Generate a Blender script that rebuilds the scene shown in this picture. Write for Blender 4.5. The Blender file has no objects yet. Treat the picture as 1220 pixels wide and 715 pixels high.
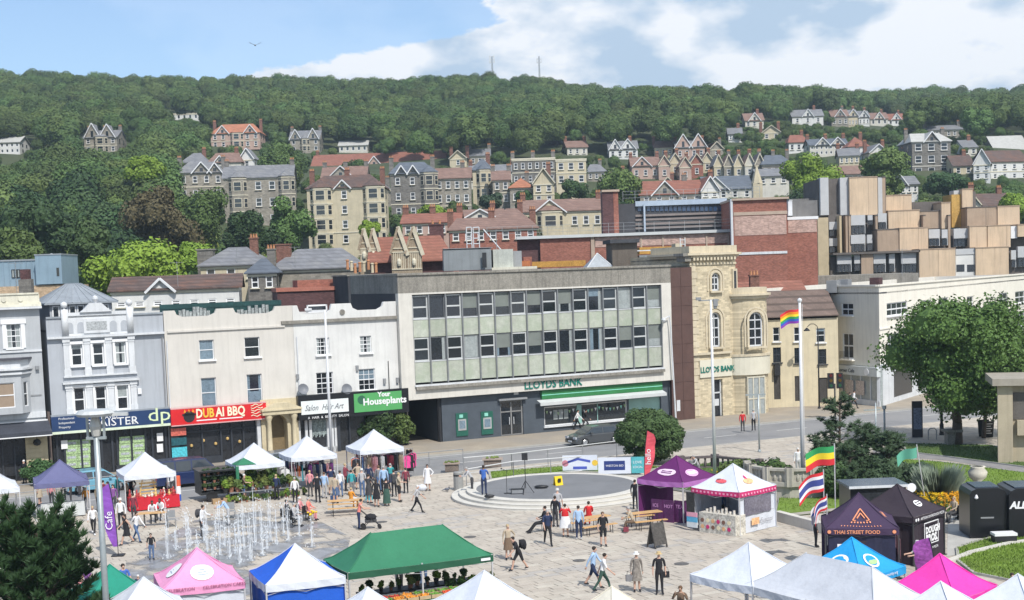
import bpy,math,random
from math import radians,sin,cos,pi,sqrt,atan2,hypot
from mathutils import Vector,Matrix
random.seed(11)
SC=bpy.context.scene
COL=SC.collection

# ------------------------------------------------------------------ camera
F=1650.0;PPX,PPY=610.0,457.0
CAMZ=13.1
PITCH=math.atan(130.0/F);ROLL=radians(-2.0)
CROT=Matrix.Rotation(radians(90)-PITCH,3,'X')@Matrix.Rotation(ROLL,3,'Z')
cd=bpy.data.cameras.new('camera');cam=bpy.data.objects.new('camera',cd);COL.objects.link(cam)
cam.location=(0,0,CAMZ);cam.rotation_euler=CROT.to_euler()
cd.sensor_width=36;cd.sensor_fit='HORIZONTAL';cd.lens=36*F/1220
cd.shift_y=(PPY-357.5)/1220;cd.clip_start=1;cd.clip_end=9000
SC.camera=cam

# ------------------------------------------------------------------ sky, sun, exposure
SUN_EL=radians(50);SX,SY=.42,-.91 # towards the sun, seen from above
sun_dir=Vector((SX*cos(SUN_EL),SY*cos(SUN_EL),sin(SUN_EL))).normalized()
W=bpy.data.worlds.new('World');SC.world=W;W.use_nodes=True
nt=W.node_tree;N=nt.nodes;L=nt.links;N.clear()
out=N.new('ShaderNodeOutputWorld');bg=N.new('ShaderNodeBackground');bg.inputs[1].default_value=.135
sky=N.new('ShaderNodeTexSky');sky.sky_type='NISHITA';sky.sun_disc=False
sky.sun_elevation=SUN_EL;sky.sun_rotation=atan2(SX,SY);sky.altitude=50;sky.air_density=1.0;sky.dust_density=.6;sky.ozone_density=1.6
geo=N.new('ShaderNodeTexCoord');sep=N.new('ShaderNodeSeparateXYZ');L.new(geo.outputs['Generated'],sep.inputs[0])
def wmath(op,a,b=None,c=None,clamp=False):
    n=N.new('ShaderNodeMath');n.operation=op;n.use_clamp=clamp
    for i,x in enumerate((a,b,c)):
        if x is None:continue
        if isinstance(x,(int,float)):n.inputs[i].default_value=x
        else:L.new(x,n.inputs[i])
    return n.outputs[0]
X_,Y_,Z_=sep.outputs[0],sep.outputs[1],sep.outputs[2]
# clouds: noise over the direction, flattened so banks lie along the horizon
comb=N.new('ShaderNodeCombineXYZ');L.new(X_,comb.inputs[0]);L.new(Y_,comb.inputs[1]);L.new(wmath('MULTIPLY',Z_,1.9),comb.inputs[2])
n1=N.new('ShaderNodeTexNoise');n1.inputs['Scale'].default_value=5.5;n1.inputs['Detail'].default_value=9;n1.inputs['Roughness'].default_value=.62
L.new(comb.outputs[0],n1.inputs['Vector'])
n2=N.new('ShaderNodeTexNoise');n2.inputs['Scale'].default_value=10;n2.inputs['Detail'].default_value=6;n2.inputs['Roughness'].default_value=.52
L.new(comb.outputs[0],n2.inputs['Vector'])
az=N.new('ShaderNodeMath');az.operation='ARCTAN2';L.new(X_,az.inputs[0]);L.new(Y_,az.inputs[1])
def wramp(v,a,b,c,d):
    r=N.new('ShaderNodeMapRange');r.interpolation_type='SMOOTHSTEP'
    for i,x in enumerate((a,b,c,d)):r.inputs[1+i].default_value=x
    L.new(v,r.inputs[0]);return r.outputs[0]
bias=wramp(az.outputs[0],-.08,.03,-.17,.115)
low=wmath('MULTIPLY',wmath('MINIMUM',wmath('MAXIMUM',wmath('MULTIPLY',wmath('SUBTRACT',wmath('MULTIPLY_ADD',az.outputs[0],.10,.176),Z_),16.0),0.0),.3),wramp(az.outputs[0],-.22,-.15,0,1))
dens=wmath('ADD',wmath('ADD',n1.outputs[0],bias),low)
cr=N.new('ShaderNodeMapRange');cr.interpolation_type='SMOOTHSTEP';cr.inputs[1].default_value=.49;cr.inputs[2].default_value=.54
L.new(dens,cr.inputs[0])
cramp=N.new('ShaderNodeValToRGB');cramp.color_ramp.elements[0].position=.43;cramp.color_ramp.elements[0].color=(3.7,4.7,5.9,1)
cramp.color_ramp.elements[1].position=.55;cramp.color_ramp.elements[1].color=(7.4,7.5,7.7,1)
L.new(n2.outputs[0],cramp.inputs[0])
tint=N.new('ShaderNodeMix');tint.data_type='RGBA';tint.blend_type='MULTIPLY';tint.inputs[0].default_value=1
L.new(sky.outputs[0],tint.inputs[6]);tint.inputs[7].default_value=(.98,1.06,1.16,1)
mx=N.new('ShaderNodeMix');mx.data_type='RGBA'
L.new(wmath('MULTIPLY_ADD',cr.outputs[0],.80,.13),mx.inputs[0]);L.new(tint.outputs[2],mx.inputs[6]);L.new(cramp.outputs[0],mx.inputs[7])
L.new(mx.outputs[2],bg.inputs[0]);L.new(bg.outputs[0],out.inputs[0])
sl=bpy.data.lights.new('sun','SUN');sl.energy=4.4;sl.angle=radians(.6);sl.color=(1,.955,.89)
sun=bpy.data.objects.new('sun',sl);COL.objects.link(sun);sun.location=(60,-80,120)
sun.rotation_euler=sun_dir.to_track_quat('Z','Y').to_euler()
SC.view_settings.view_transform='Standard';SC.view_settings.look='None'
SC.view_settings.exposure=0.10;SC.view_settings.gamma=1
SC.cycles.use_denoising=True;SC.cycles.max_bounces=5;SC.cycles.transparent_max_bounces=8
SC.cycles.volume_bounces=0;SC.cycles.caustics_reflective=False;SC.cycles.caustics_refractive=False

# ------------------------------------------------------------------ photograph measure -> place
def ray(px,py):return CROT@Vector(((px-PPX)/F,-(py-PPY)/F,-1.0))
CAM=Vector((0,0,CAMZ))
def G(px,py,z=0.0):
    d=ray(px,py);return CAM+d*((z-CAMZ)/d.z)
def D(px,py,Y):
    d=ray(px,py);return CAM+d*(Y/d.y)
_hp=[(-50,0),(150,0),(200,3),(260,17),(350,37),(450,58),(600,87),(760,103),(900,108),(1400,108),(9000,98)]
def terrain(X,Y):
    for(a,h),(b,g)in zip(_hp,_hp[1:]):
        if Y<=b:z=h+(g-h)*(Y-a)/(b-a);break
    else:z=110
    if z<=0:return 0.0
    z*=1-.00058*max(-500,min(500,X))
    z-=3.0*math.exp(-((X-40)/150)**2)*min(1,max(0,(Y-430)/150))
    return z+min(1,z/20)*(2.2*sin(X*.021+Y*.013)+1.6*sin(X*.047-Y*.03+1))
def T(px,py):# where the ray meets the terrain
    d=ray(px,py);Y=120.0
    while Y<1500:
        p=CAM+d*(Y/d.y)
        if p.z<=terrain(p.x,p.y):return p
        Y+=2
    return CAM+d*(900/d.y)

class Frame:# a vertical plane: local x along it, local -y towards the viewer
    def __init__(s,o,ang):s.o=Vector((o[0],o[1],o[2]if len(o)>2 else 0));s.a=ang;s.u=Vector((cos(ang),sin(ang),0));s.n=Vector((sin(ang),-cos(ang),0))
    def sz(s,px,py,out=0.0):
        d=ray(px,py);o=s.o+s.n*out
        t=(o-CAM).dot(s.n)/d.dot(s.n);p=CAM+d*t
        return(p-s.o).dot(s.u),p.z-s.o.z
    def R(s,x0,y0,x1,y1,out=0.0):# pixel box -> (x0, x1, z0, z1) on the plane
        xm,ym=(x0+x1)/2,(y0+y1)/2
        return s.sz(x0,ym,out)[0],s.sz(x1,ym,out)[0],s.sz(xm,y1,out)[1],s.sz(xm,y0,out)[1]
    def P(s,a,d,z=0):return s.o+s.u*a+s.n*d+Vector((0,0,z))

# ------------------------------------------------------------------ materials
MATS={}
def mat(key,col=None,rough=.8,var=.12,scale=1.2,streak=0.0,metal=0.0,bump=0.0,spec=.4,coat=0.0,emis=None,rnd=0.0,bands=None,brick=None,trans=0.0,sub=None,fine=6.0):
    if key in MATS:return MATS[key]
    m=bpy.data.materials.new(key);m.use_nodes=True;t=m.node_tree;n=t.nodes;l=t.links
    b=n['Principled BSDF'];b.inputs['Roughness'].default_value=rough;b.inputs['Metallic'].default_value=metal
    b.inputs['Specular IOR Level'].default_value=spec;b.inputs['Coat Weight'].default_value=coat
    if trans:b.inputs['Transmission Weight'].default_value=trans
    if emis:b.inputs['Emission Color'].default_value=(*emis[:3],1);b.inputs['Emission Strength'].default_value=emis[3]
    tc=n.new('ShaderNodeTexCoord')
    def mixc(fac,a,c2,mode='MIX'):
        x=n.new('ShaderNodeMix');x.data_type='RGBA';x.blend_type=mode
        for i,v in((0,fac),(6,a),(7,c2)):
            if isinstance(v,(int,float)):x.inputs[i].default_value=v
            elif isinstance(v,tuple):x.inputs[i].default_value=(*v[:3],1)
            else:l.new(v,x.inputs[i])
        return x.outputs[2]
    def noise(sc,detail=5,mapping=None,ro=.6):
        z=n.new('ShaderNodeTexNoise');z.inputs['Scale'].default_value=sc;z.inputs['Detail'].default_value=detail;z.inputs['Roughness'].default_value=ro
        if mapping:
            mp=n.new('ShaderNodeMapping');mp.inputs['Scale'].default_value=mapping;l.new(tc.outputs['Object'],mp.inputs[0]);l.new(mp.outputs[0],z.inputs['Vector'])
        else:l.new(tc.outputs['Object'],z.inputs['Vector'])
        return z.outputs[0]
    def ramp(s,a,c):
        r=n.new('ShaderNodeMapRange');r.inputs[1].default_value=a;r.inputs[2].default_value=c;l.new(s,r.inputs[0]);return r.outputs[0]
    lo=tuple(c*(1-var)for c in col);hi=tuple(min(1,c*(1+var))for c in col)
    c=mixc(ramp(noise(scale),.35,.65),lo,hi)
    if sub:c=mixc(ramp(noise(scale*.45,6),.45,.62),c,sub)
    if fine:c=mixc(.5*min(1,var*4),c,mixc(ramp(noise(fine*1.7,3),.3,.7),tuple(x*(1-var)for x in lo),tuple(min(1,x*(1+var))for x in hi)))
    if streak:
        c=mixc(ramp(noise(2.2,6,(1.6,1.6,.10),.7),.48,.75),c,mixc(streak,c,tuple(x*.35 for x in col)))
    if brick:# (size, mortar colour, second colour)
        bt=n.new('ShaderNodeTexBrick');bt.inputs['Scale'].default_value=brick[0];bt.inputs['Mortar Size'].default_value=.012
        bt.inputs['Row Height'].default_value=.3;bt.inputs['Brick Width'].default_value=.8
        bt.inputs['Color1'].default_value=(.75,.75,.75,1);bt.inputs['Color2'].default_value=(1.2,1.2,1.2,1);bt.inputs['Mortar'].default_value=(*brick[1],1)
        sx=n.new('ShaderNodeSeparateXYZ');l.new(tc.outputs['Object'],sx.inputs[0]);ad=n.new('ShaderNodeMath');l.new(sx.outputs[0],ad.inputs[0]);l.new(sx.outputs[1],ad.inputs[1])
        cx=n.new('ShaderNodeCombineXYZ');l.new(ad.outputs[0],cx.inputs[0]);l.new(sx.outputs[2],cx.inputs[1]);l.new(cx.outputs[0],bt.inputs['Vector'])
        c=mixc(1.0,c,bt.outputs[0],'MULTIPLY')
    if bands:# tile courses down a roof: (courses per metre of height, strength)
        sx=n.new('ShaderNodeSeparateXYZ');l.new(tc.outputs['Object'],sx.inputs[0])
        def mth(op,a,bb):
            q=n.new('ShaderNodeMath');q.operation=op
            for i,v in enumerate((a,bb)):
                if isinstance(v,(int,float)):q.inputs[i].default_value=v
                else:l.new(v,q.inputs[i])
            return q.outputs[0]
        fr=mth('FRACT',mth('MULTIPLY',sx.outputs[2],bands[0]),0)
        dk=mth('MULTIPLY',mth('LESS_THAN',fr,.3),bands[1])
        row=mth('FLOOR',mth('MULTIPLY',sx.outputs[2],bands[0]),0)
        cx=n.new('ShaderNodeCombineXYZ');l.new(mth('FLOOR',mth('MULTIPLY',mth('ADD',sx.outputs[0],sx.outputs[1]),2.6),0),cx.inputs[0]);l.new(row,cx.inputs[1])
        wn=n.new('ShaderNodeTexWhiteNoise');l.new(cx.outputs[0],wn.inputs[0])
        c=mixc(dk,c,tuple(x*.35 for x in col));c=mixc(mth('MULTIPLY',wn.outputs[0],.45),c,tuple(x*.5 for x in col))
    if rnd:
        oi=n.new('ShaderNodeObjectInfo');hs=n.new('ShaderNodeHueSaturation')
        mr=n.new('ShaderNodeMapRange');mr.inputs[3].default_value=1-rnd;mr.inputs[4].default_value=1+rnd;l.new(oi.outputs['Random'],mr.inputs[0]);l.new(mr.outputs[0],hs.inputs['Value'])
        mh=n.new('ShaderNodeMapRange');mh.inputs[3].default_value=.5-rnd*.08;mh.inputs[4].default_value=.5+rnd*.05
        fr=n.new('ShaderNodeMath');fr.operation='MULTIPLY';fr.inputs[1].default_value=7.31;l.new(oi.outputs['Random'],fr.inputs[0]);f2=n.new('ShaderNodeMath');f2.operation='FRACT';l.new(fr.outputs[0],f2.inputs[0])
        l.new(f2.outputs[0],mh.inputs[0]);l.new(mh.outputs[0],hs.inputs['Hue']);l.new(c,hs.inputs['Color']);c=hs.outputs[0]
    l.new(c,b.inputs['Base Color'])
    if bump:
        bp=n.new('ShaderNodeBump');bp.inputs['Strength'].default_value=bump;bp.inputs['Distance'].default_value=.05
        l.new(noise(scale*6,4),bp.inputs['Height']);l.new(bp.outputs[0],b.inputs['Normal'])
    MATS[key]=m;return m

# ------------------------------------------------------------------ mesh building
class MB:
    def __init__(s):s.v=[];s.f=[];s.m=[];s.M=None
    def add(s,vs,fs,mi=0):
        k=len(s.v)
        if s.M is not None:vs=[s.M@Vector(v)for v in vs]
        s.v+=[tuple(v)for v in vs];s.f+=[tuple(i+k for i in f)for f in fs];s.m+=[mi]*len(fs);return s
    def box(s,x0,x1,y0,y1,z0,z1,mi=0):
        return s.add([(x0,y0,z0),(x1,y0,z0),(x1,y1,z0),(x0,y1,z0),(x0,y0,z1),(x1,y0,z1),(x1,y1,z1),(x0,y1,z1)],
                     [(0,3,2,1),(4,5,6,7),(0,1,5,4),(1,2,6,5),(2,3,7,6),(3,0,4,7)],mi)
    def cbox(s,cx,cy,cz,sx,sy,sz,mi=0):return s.box(cx-sx/2,cx+sx/2,cy-sy/2,cy+sy/2,cz-sz/2,cz+sz/2,mi)
    def quad(s,a,b,c,d,mi=0):return s.add([a,b,c,d],[(0,1,2,3)],mi)
    def poly(s,pts,mi=0):return s.add(pts,[tuple(range(len(pts)))],mi)
    def prism(s,pts,y0,y1,mi=0):# outline in x,z extruded along y
        n=len(pts);return s.add([(x,y0,z)for x,z in pts]+[(x,y1,z)for x,z in pts],
                     [tuple(range(n)),tuple(range(2*n-1,n-1,-1))]+[(i,i+n,(i+1)%n+n,(i+1)%n)for i in range(n)],mi)
    def slab(s,pts,z0,z1,mi=0):# outline in x,y extruded up
        n=len(pts);return s.add([(x,y,z0)for x,y in pts]+[(x,y,z1)for x,y in pts],
                     [tuple(range(n-1,-1,-1)),tuple(range(n,2*n))]+[(i,(i+1)%n,(i+1)%n+n,i+n)for i in range(n)],mi)
    def cyl(s,a,b,r0,r1=None,n=8,mi=0,cap=True):
        a=Vector(a);b=Vector(b);r1=r0 if r1 is None else r1;d=(b-a).normalized()
        x=d.orthogonal().normalized();y=d.cross(x);vs=[]
        for p,r in((a,r0),(b,r1)):
            for i in range(n):t=2*pi*i/n;vs.append(p+x*(r*cos(t))+y*(r*sin(t)))
        fs=[(i,(i+1)%n,(i+1)%n+n,i+n)for i in range(n)]
        if cap:fs+=[tuple(range(n-1,-1,-1)),tuple(range(n,2*n))]
        return s.add(vs,fs,mi)
    def tube(s,pts,r,n=6,mi=0):
        for a,b in zip(pts,pts[1:]):s.cyl(a,b,r,r,n,mi)
        return s
    def lathe(s,prof,c=(0,0,0),n=12,mi=0,ang=2*pi):
        vs=[];k=len(prof);full=abs(ang-2*pi)<1e-6;m=n if full else n+1
        for j in range(m):
            t=ang*j/n
            for r,z in prof:vs.append((c[0]+r*cos(t),c[1]+r*sin(t),c[2]+z))
        fs=[]
        for j in range(n):
            a=j*k;b=((j+1)%m)*k
            for i in range(k-1):fs.append((a+i,b+i,b+i+1,a+i+1))
        return s.add(vs,fs,mi)
    def ball(s,c,r,n=8,mi=0):
        if isinstance(r,(int,float)):r=(r,r,r)
        vs=[(c[0],c[1],c[2]-r[2])];h=n//2
        for i in range(1,h):
            a=-pi/2+pi*i/h
            for j in range(n):t=2*pi*j/n;vs.append((c[0]+r[0]*cos(a)*cos(t),c[1]+r[1]*cos(a)*sin(t),c[2]+r[2]*sin(a)))
        vs.append((c[0],c[1],c[2]+r[2]));fs=[]
        for j in range(n):fs.append((0,1+(j+1)%n,1+j))
        for i in range(h-2):
            a=1+i*n;b=a+n
            for j in range(n):fs.append((a+j,a+(j+1)%n,b+(j+1)%n,b+j))
        a=1+(h-2)*n;e=len(vs)-1
        for j in range(n):fs.append((a+j,a+(j+1)%n,e))
        return s.add(vs,fs,mi)
    def build(s,name,mats,parent=None,smooth=False,label=None):
        me=bpy.data.meshes.new(name);me.from_pydata(s.v,[],s.f)
        if not isinstance(mats,(list,tuple)):mats=[mats]
        for m in mats:me.materials.append(m)
        if len(mats)>1:me.polygons.foreach_set('material_index',s.m)
        if smooth:me.polygons.foreach_set('use_smooth',[True]*len(s.f))
        o=bpy.data.objects.new(name,me);COL.objects.link(o)
        if parent:o.parent=parent
        if label:o['label']=label
        return o

def tag(o,label=None,cat=None,group=None,kind=None):
    for k,v in(('label',label),('category',cat),('group',group),('kind',kind)):
        if v:o[k]=v
    return o
def thing(name,label,cat,loc=(0,0,0),rz=0.0,group=None):
    o=bpy.data.objects.new(name,None);o.empty_display_size=.3;COL.objects.link(o)
    o.location=loc;o.rotation_euler=(0,0,rz);return tag(o,label,cat,group)
KIDS={}
def kids(o):
    return[c for c in o.children]
def dup(o,loc=None,rz=None,label=None,parent=None,scale=None,ch=None):
    c=o.copy();COL.objects.link(c);c.parent=parent
    for k in(ch if ch is not None else kids(o)):dup(k,parent=c)
    if loc is not None:c.location=loc
    if rz is not None:c.rotation_euler=(0,0,rz)
    if label:c['label']=label
    if scale is not None:c.scale=(scale,)*3 if isinstance(scale,(int,float))else scale
    return c
def bake(objs):# evaluated meshes, worked out in a scratch scene of their own
    s=bpy.data.scenes.new('scratch')
    for o in objs:s.collection.objects.link(o)
    vl=s.view_layers[0];vl.update();dg=vl.depsgraph;r=[bpy.data.meshes.new_from_object(o.evaluated_get(dg))for o in objs]
    bpy.data.scenes.remove(s);return r
def text(body,parent,x,y,z,size,m,ext=.01,align='LEFT',rx=pi/2,name='lettering',xs=1.0,rz=0,bold=0.0,ry=0,shear=0):
    c=bpy.data.curves.new(name,'FONT');c.body=body;c.size=size;c.extrude=ext;c.align_x=align;c.offset=bold;c.shear=shear
    c.materials.append(m);c.resolution_u=2
    o=bpy.data.objects.new(name,c);me=bake([o])[0];bpy.data.objects.remove(o);me.name=name;o=bpy.data.objects.new(name,me);COL.objects.link(o);o.parent=parent;o.location=(x,y,z);o.rotation_euler=(rx,ry,rz);o.scale=(xs,1,1);return o

def wall_holes(mb,x0,x1,z0,z1,holes,y=0.0,depth=.25,mi=0,ri=None):
    """A wall face at y with rectangular openings and their reveals going back by depth."""
    xs=sorted({x0,x1,*[h[0]for h in holes],*[h[1]for h in holes]});zs=sorted({z0,z1,*[h[2]for h in holes],*[h[3]for h in holes]})
    xs=[x for x in xs if x0<=x<=x1];zs=[z for z in zs if z0<=z<=z1]
    for a,b in zip(xs,xs[1:]):
        for c,d in zip(zs,zs[1:]):
            mx_,mz=(a+b)/2,(c+d)/2
            if any(h[0]<mx_<h[1]and h[2]<mz<h[3]for h in holes):continue
            mb.quad((a,y,c),(b,y,c),(b,y,d),(a,y,d),mi)
    r=mi if ri is None else ri
    for a,b,c,d in holes:
        mb.quad((a,y,c),(a,y+depth,c),(b,y+depth,c),(b,y,c),r);mb.quad((a,y,d),(b,y,d),(b,y+depth,d),(a,y+depth,d),r)
        mb.quad((a,y,c),(a,y,d),(a,y+depth,d),(a,y+depth,c),r);mb.quad((b,y,c),(b,y+depth,c),(b,y+depth,d),(b,y,d),r)
    return mb

WHITE=mat('white_paint',(.74,.75,.76),.5,.04)
GLASS=mat('window_glass',(.018,.022,.028),.06,.3,.8,spec=.8,rnd=.3)
GLASSB=mat('curtained_glass',(.16,.22,.27),.12,.25,1.5,spec=.8)
GLASSG=mat('net_curtain_glass',(.30,.33,.33),.2,.2,2.0,spec=.7)
DARK=mat('dark_metal',(.02,.021,.024),.5,.2)
GREY=mat('grey_metal',(.30,.31,.32),.45,.12,metal=.3)

def window(par,x0,x1,z0,z1,y,style='sash',fm=None,gm=None,fw=.06,sill=True,nx=1,nz=2,surround=None,sillm=None):
    """frame mesh (the window part) > pane, sill, surround"""
    fm=fm or WHITE;gm=gm or GLASS;b=MB();t=.06
    b.box(x0,x0+fw,y,y+t,z0,z1);b.box(x1-fw,x1,y,y+t,z0,z1)
    b.box(x0+fw,x1-fw,y,y+t,z0,z0+fw);b.box(x0+fw,x1-fw,y,y+t,z1-fw,z1)
    g=fw*.6;X0,X1,Z0,Z1=x0+fw,x1-fw,z0+fw,z1-fw
    if style=='sash':zz=(z0+z1)/2;b.box(X0,X1,y+.01,y+t,zz-g*.8,zz+g*.8)
    if style=='grid':
        for i in range(1,nx):x=X0+(X1-X0)*i/nx;b.box(x-g/2,x+g/2,y+.015,y+t,Z0,Z1)
        for i in range(1,nz):
            z=Z0+(Z1-Z0)*i/nz;k=g if(nz%2==0 and i==nz//2)else g/2;b.box(X0,X1,y+.01,y+t-.004,z-k,z+k)
    o=b.build('window',fm,par)
    MB().quad((X0,y+.045,Z0),(X1,y+.045,Z0),(X1,y+.045,Z1),(X0,y+.045,Z1)).build('pane',gm,o)
    if fw<.1 and gm is GLASS and x1-x0>.75 and random.random()<.55:
        k=random.choice((.18,.3))*(x1-x0);c=MB()
        if random.random()<.4:c.box(X0,X1,y+.038,y+.044,Z0+(Z1-Z0)*random.choice((.5,.65,.8)),Z1)
        else:c.box(X0,X0+k,y+.038,y+.044,Z0,Z1).box(X1-k*.8,X1,y+.038,y+.044,Z0,Z1)
        c.build('curtain',random.choice((GLASSG,GLASSB)),o)
    if sill:MB().box(x0-.12,x1+.12,y-.28,y+.02,z0-.10,z0-.002).build('sill',sillm or fm,o)
    if surround:
        s=surround;q=MB();yy=y-.16
        q.box(x0-s,x0-.002,yy-.05,yy+.09,z0,z1);q.box(x1+.002,x1+s,yy-.05,yy+.09,z0,z1);q.box(x0-s*1.3,x1+s*1.3,yy-.09,yy+.088,z1+.002,z1+s*1.2)
        q.build('surround',sillm or fm,o)
    return o

def gable_roof(mb,x0,x1,y0,y1,z0,z1,hip0=0,hip1=0,mi=0,gi=None,over=.25,th=.14):
    """ridge along x; hips where hip>0; gable walls with material gi"""
    ym=(y0+y1)/2;a,b,c,d=x0-over,x1+over,y0-over,y1+over
    k=(z1-z0)/((y1-y0)/2);ze=z0-over*k*.0
    r0,r1=x0-over+hip0,x1+over-hip1
    for dz in(0,th):
        mb.quad((a,c,ze+dz),(b,c,ze+dz),(r1,ym,z1+dz),(r0,ym,z1+dz),mi)
        mb.quad((b,d,ze+dz),(a,d,ze+dz),(r0,ym,z1+dz),(r1,ym,z1+dz),mi)
        if hip0:mb.poly([(a,d,ze+dz),(a,c,ze+dz),(r0,ym,z1+dz)],mi)
        if hip1:mb.poly([(b,c,ze+dz),(b,d,ze+dz),(r1,ym,z1+dz)],mi)
    for(p,q)in(((a,c),(b,c)),((b,d),(a,d))):mb.quad((*p,ze),(*q,ze),(*q,ze+th),(*p,ze+th),mi)
    for h,X,rr in((hip0,a,r0),(hip1,b,r1)):
        if h:mb.quad((X,c,ze),(X,d,ze),(X,d,ze+th),(X,c,ze+th),mi)
        else:
            for yy in(c,d):mb.quad((X,yy,ze),(X,ym,z1),(X,ym,z1+th),(X,yy,ze+th),mi)
    if gi is not None:
        if not hip0:mb.poly([(x0,y0,z0),(x0,y1,z0),(x0,ym,z1)],gi)
        if not hip1:mb.poly([(x1,y1,z0),(x1,y0,z0),(x1,ym,z1)],gi)
    return mb
def chimney(par,x,y,z0,z1,w=.9,d=.6,m=None,pots=3,potm=None):
    m=m or mat('chimney_brick',(.20,.10,.075),.9,.25,3,brick=(4,(.3,.28,.25)))
    b=MB().box(x-w/2,x+w/2,y-d/2,y+d/2,z0,z1);b.box(x-w/2-.08,x+w/2+.08,y-d/2-.08,y+d/2+.08,z1,z1+.14)
    o=b.build('chimney',m,par);potm=potm or mat('clay_pot',(.42,.20,.10),.8,.2)
    for i in range(pots):
        X=x+(i-(pots-1)/2)*(w/max(1,pots));q=MB();q.lathe([(.13,0),(.10,.35),(.13,.4),(.09,.42)],(X,y,z1+.14),8);q.build('chimney_pot',potm,o)
    return o
# ================================================================== the parade of shops and banks
_o=G(529,526.3);_d=ray(3900,212);SA=atan2(_d.y,_d.x)
ST=Frame(_o,SA)
def bframe(px,py,fr=ST,out=0.0):
    x=fr.sz(px,py,out)[0];return Frame(fr.P(x,out),fr.a)
def btag(name,label,fr,cat='building',group=None):return thing(name,label,cat,fr.o,fr.a,group)

RENDER_G=mat('grey_render',(.41,.43,.45),.85,.08,.6,streak=.25)
RENDER_B=mat('blue_grey_render',(.39,.415,.45),.85,.06,.5,streak=.3)
RENDER_C=mat('cream_render',(.60,.575,.53),.85,.06,.5,streak=.22,sub=(.56,.535,.49))
RENDER_W=mat('white_render',(.66,.66,.64),.85,.08,.6,streak=.25,sub=(.58,.58,.57))
TRIMW=mat('white_stucco',(.60,.62,.64),.7,.08,1,streak=.35)
PCREAM=mat('cream_stucco',(.62,.60,.50),.8,.08,1,streak=.4)
SHOPD=mat('shop_interior',(.020,.022,.026),.25,.5,1.5,spec=.6)
FRAMED=mat('shop_frame',(.035,.04,.05),.4,.2)
CONC=mat('weathered_concrete',(.25,.235,.205),.9,.25,.8,streak=.7,sub=(.17,.16,.14))
LEAD=mat('lead_roof',(.30,.33,.36),.5,.12,1.2,streak=.3,metal=.2)
SLATE=mat('slate_roof',(.15,.155,.17),.7,.2,1,bands=(3.5,.5))
TILEB=mat('brown_tile_roof',(.12,.085,.075),.85,.35,1.2,bands=(3.2,.6),sub=(.22,.10,.06))
TILER=mat('red_tile_roof',(.28,.12,.085),.85,.2,1,bands=(3.2,.4),sub=(.26,.10,.07))
TILEP=mat('pinkish_tile_roof',(.25,.16,.13),.85,.2,1,bands=(3.2,.4),sub=(.20,.12,.10))
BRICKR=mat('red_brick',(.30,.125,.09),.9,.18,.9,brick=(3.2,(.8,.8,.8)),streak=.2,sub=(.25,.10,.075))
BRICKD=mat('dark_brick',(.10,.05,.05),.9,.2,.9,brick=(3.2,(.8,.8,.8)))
GOLDW=mat('gold_paint',(.75,.50,.06),.5,.1)
POSTER=mat('poster_teal',(.05,.35,.42),.5,.5,5)
PGREEN=mat('card_green',(.30,.42,.22),.5,.5,9)
BRONZE=mat('brown_stone',(.10,.056,.047),.55,.12,1.5,streak=.15)

def back_box(par,w,d,z1,m,roofm=None,z0=0.0,front=.30,name='wall'):
    """side and back walls and a flat roof behind a front wall"""
    b=MB();b.quad((0,0,z0),(0,d,z0),(0,d,z1),(0,0,z1));b.quad((w,d,z0),(w,0,z0),(w,0,z1),(w,d,z1));b.quad((w,d,z0),(0,d,z0),(0,d,z1),(w,d,z1))
    b.build(name,m,par)
    if roofm:MB().box(0,w,front,d,z1-.9,z1-.75).build('roof',roofm,par)
def strip(par,x0,x1,z0,z1,out,m,name='string_course',y1=-.002):
    return MB().box(x0,x1,-out,y1,z0,z1).build(name,m,par)

# ---------------------------------------------------------------- 1 grey corner building
f=bframe(-40,573);b1=btag('corner_building','pale grey rendered building with cream parapet and black shop awning',f)
W1=f.sz(56,520)[0];par1=f.R(0,353,55,365);H1=f.sz(28,366)[1]
w1=f.R(8,386,25,415);holes=[w1,(w1[0]-3.6,w1[1]-3.6,w1[2],w1[3])]
z_aw1,z_aw0=f.sz(30,502)[1],f.sz(30,518)[1]
b=MB();wall_holes(b,0,W1,z_aw1,H1,holes,0,.22);b.build('front_wall',RENDER_G,b1);back_box(b1,W1,9,H1+.3,RENDER_G,SLATE)
for h in holes:window(b1,*h,.14,'grid',nx=3,nz=4,surround=.28)
zt=f.sz(30,351)[1];MB().box(0,W1+.05,-.05,.3,H1,zt).build('parapet',PCREAM,b1)
for k,(dz,o_)in enumerate(((0,.45),(.16,.28),(.28,.14))):strip(b1,0,W1+.12,H1-.12+dz,H1+.03+dz,o_,PCREAM if k else TRIMW,'cornice')
strip(b1,0,W1,zt-.001,zt+.12,.12,PCREAM,'coping',.35)
q=MB();
for x in(W1-1.2,W1-2.3,W1-3.3,W1-4.3):q.cyl((x,-.05,H1+.55),(x,-.12,H1+.55),.16,.16,10)
q.build('moulding',PCREAM,b1)
zs=f.sz(40,418)[1];strip(b1,0,W1,zs-.06,zs+.08,.1,TRIMW)
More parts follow.
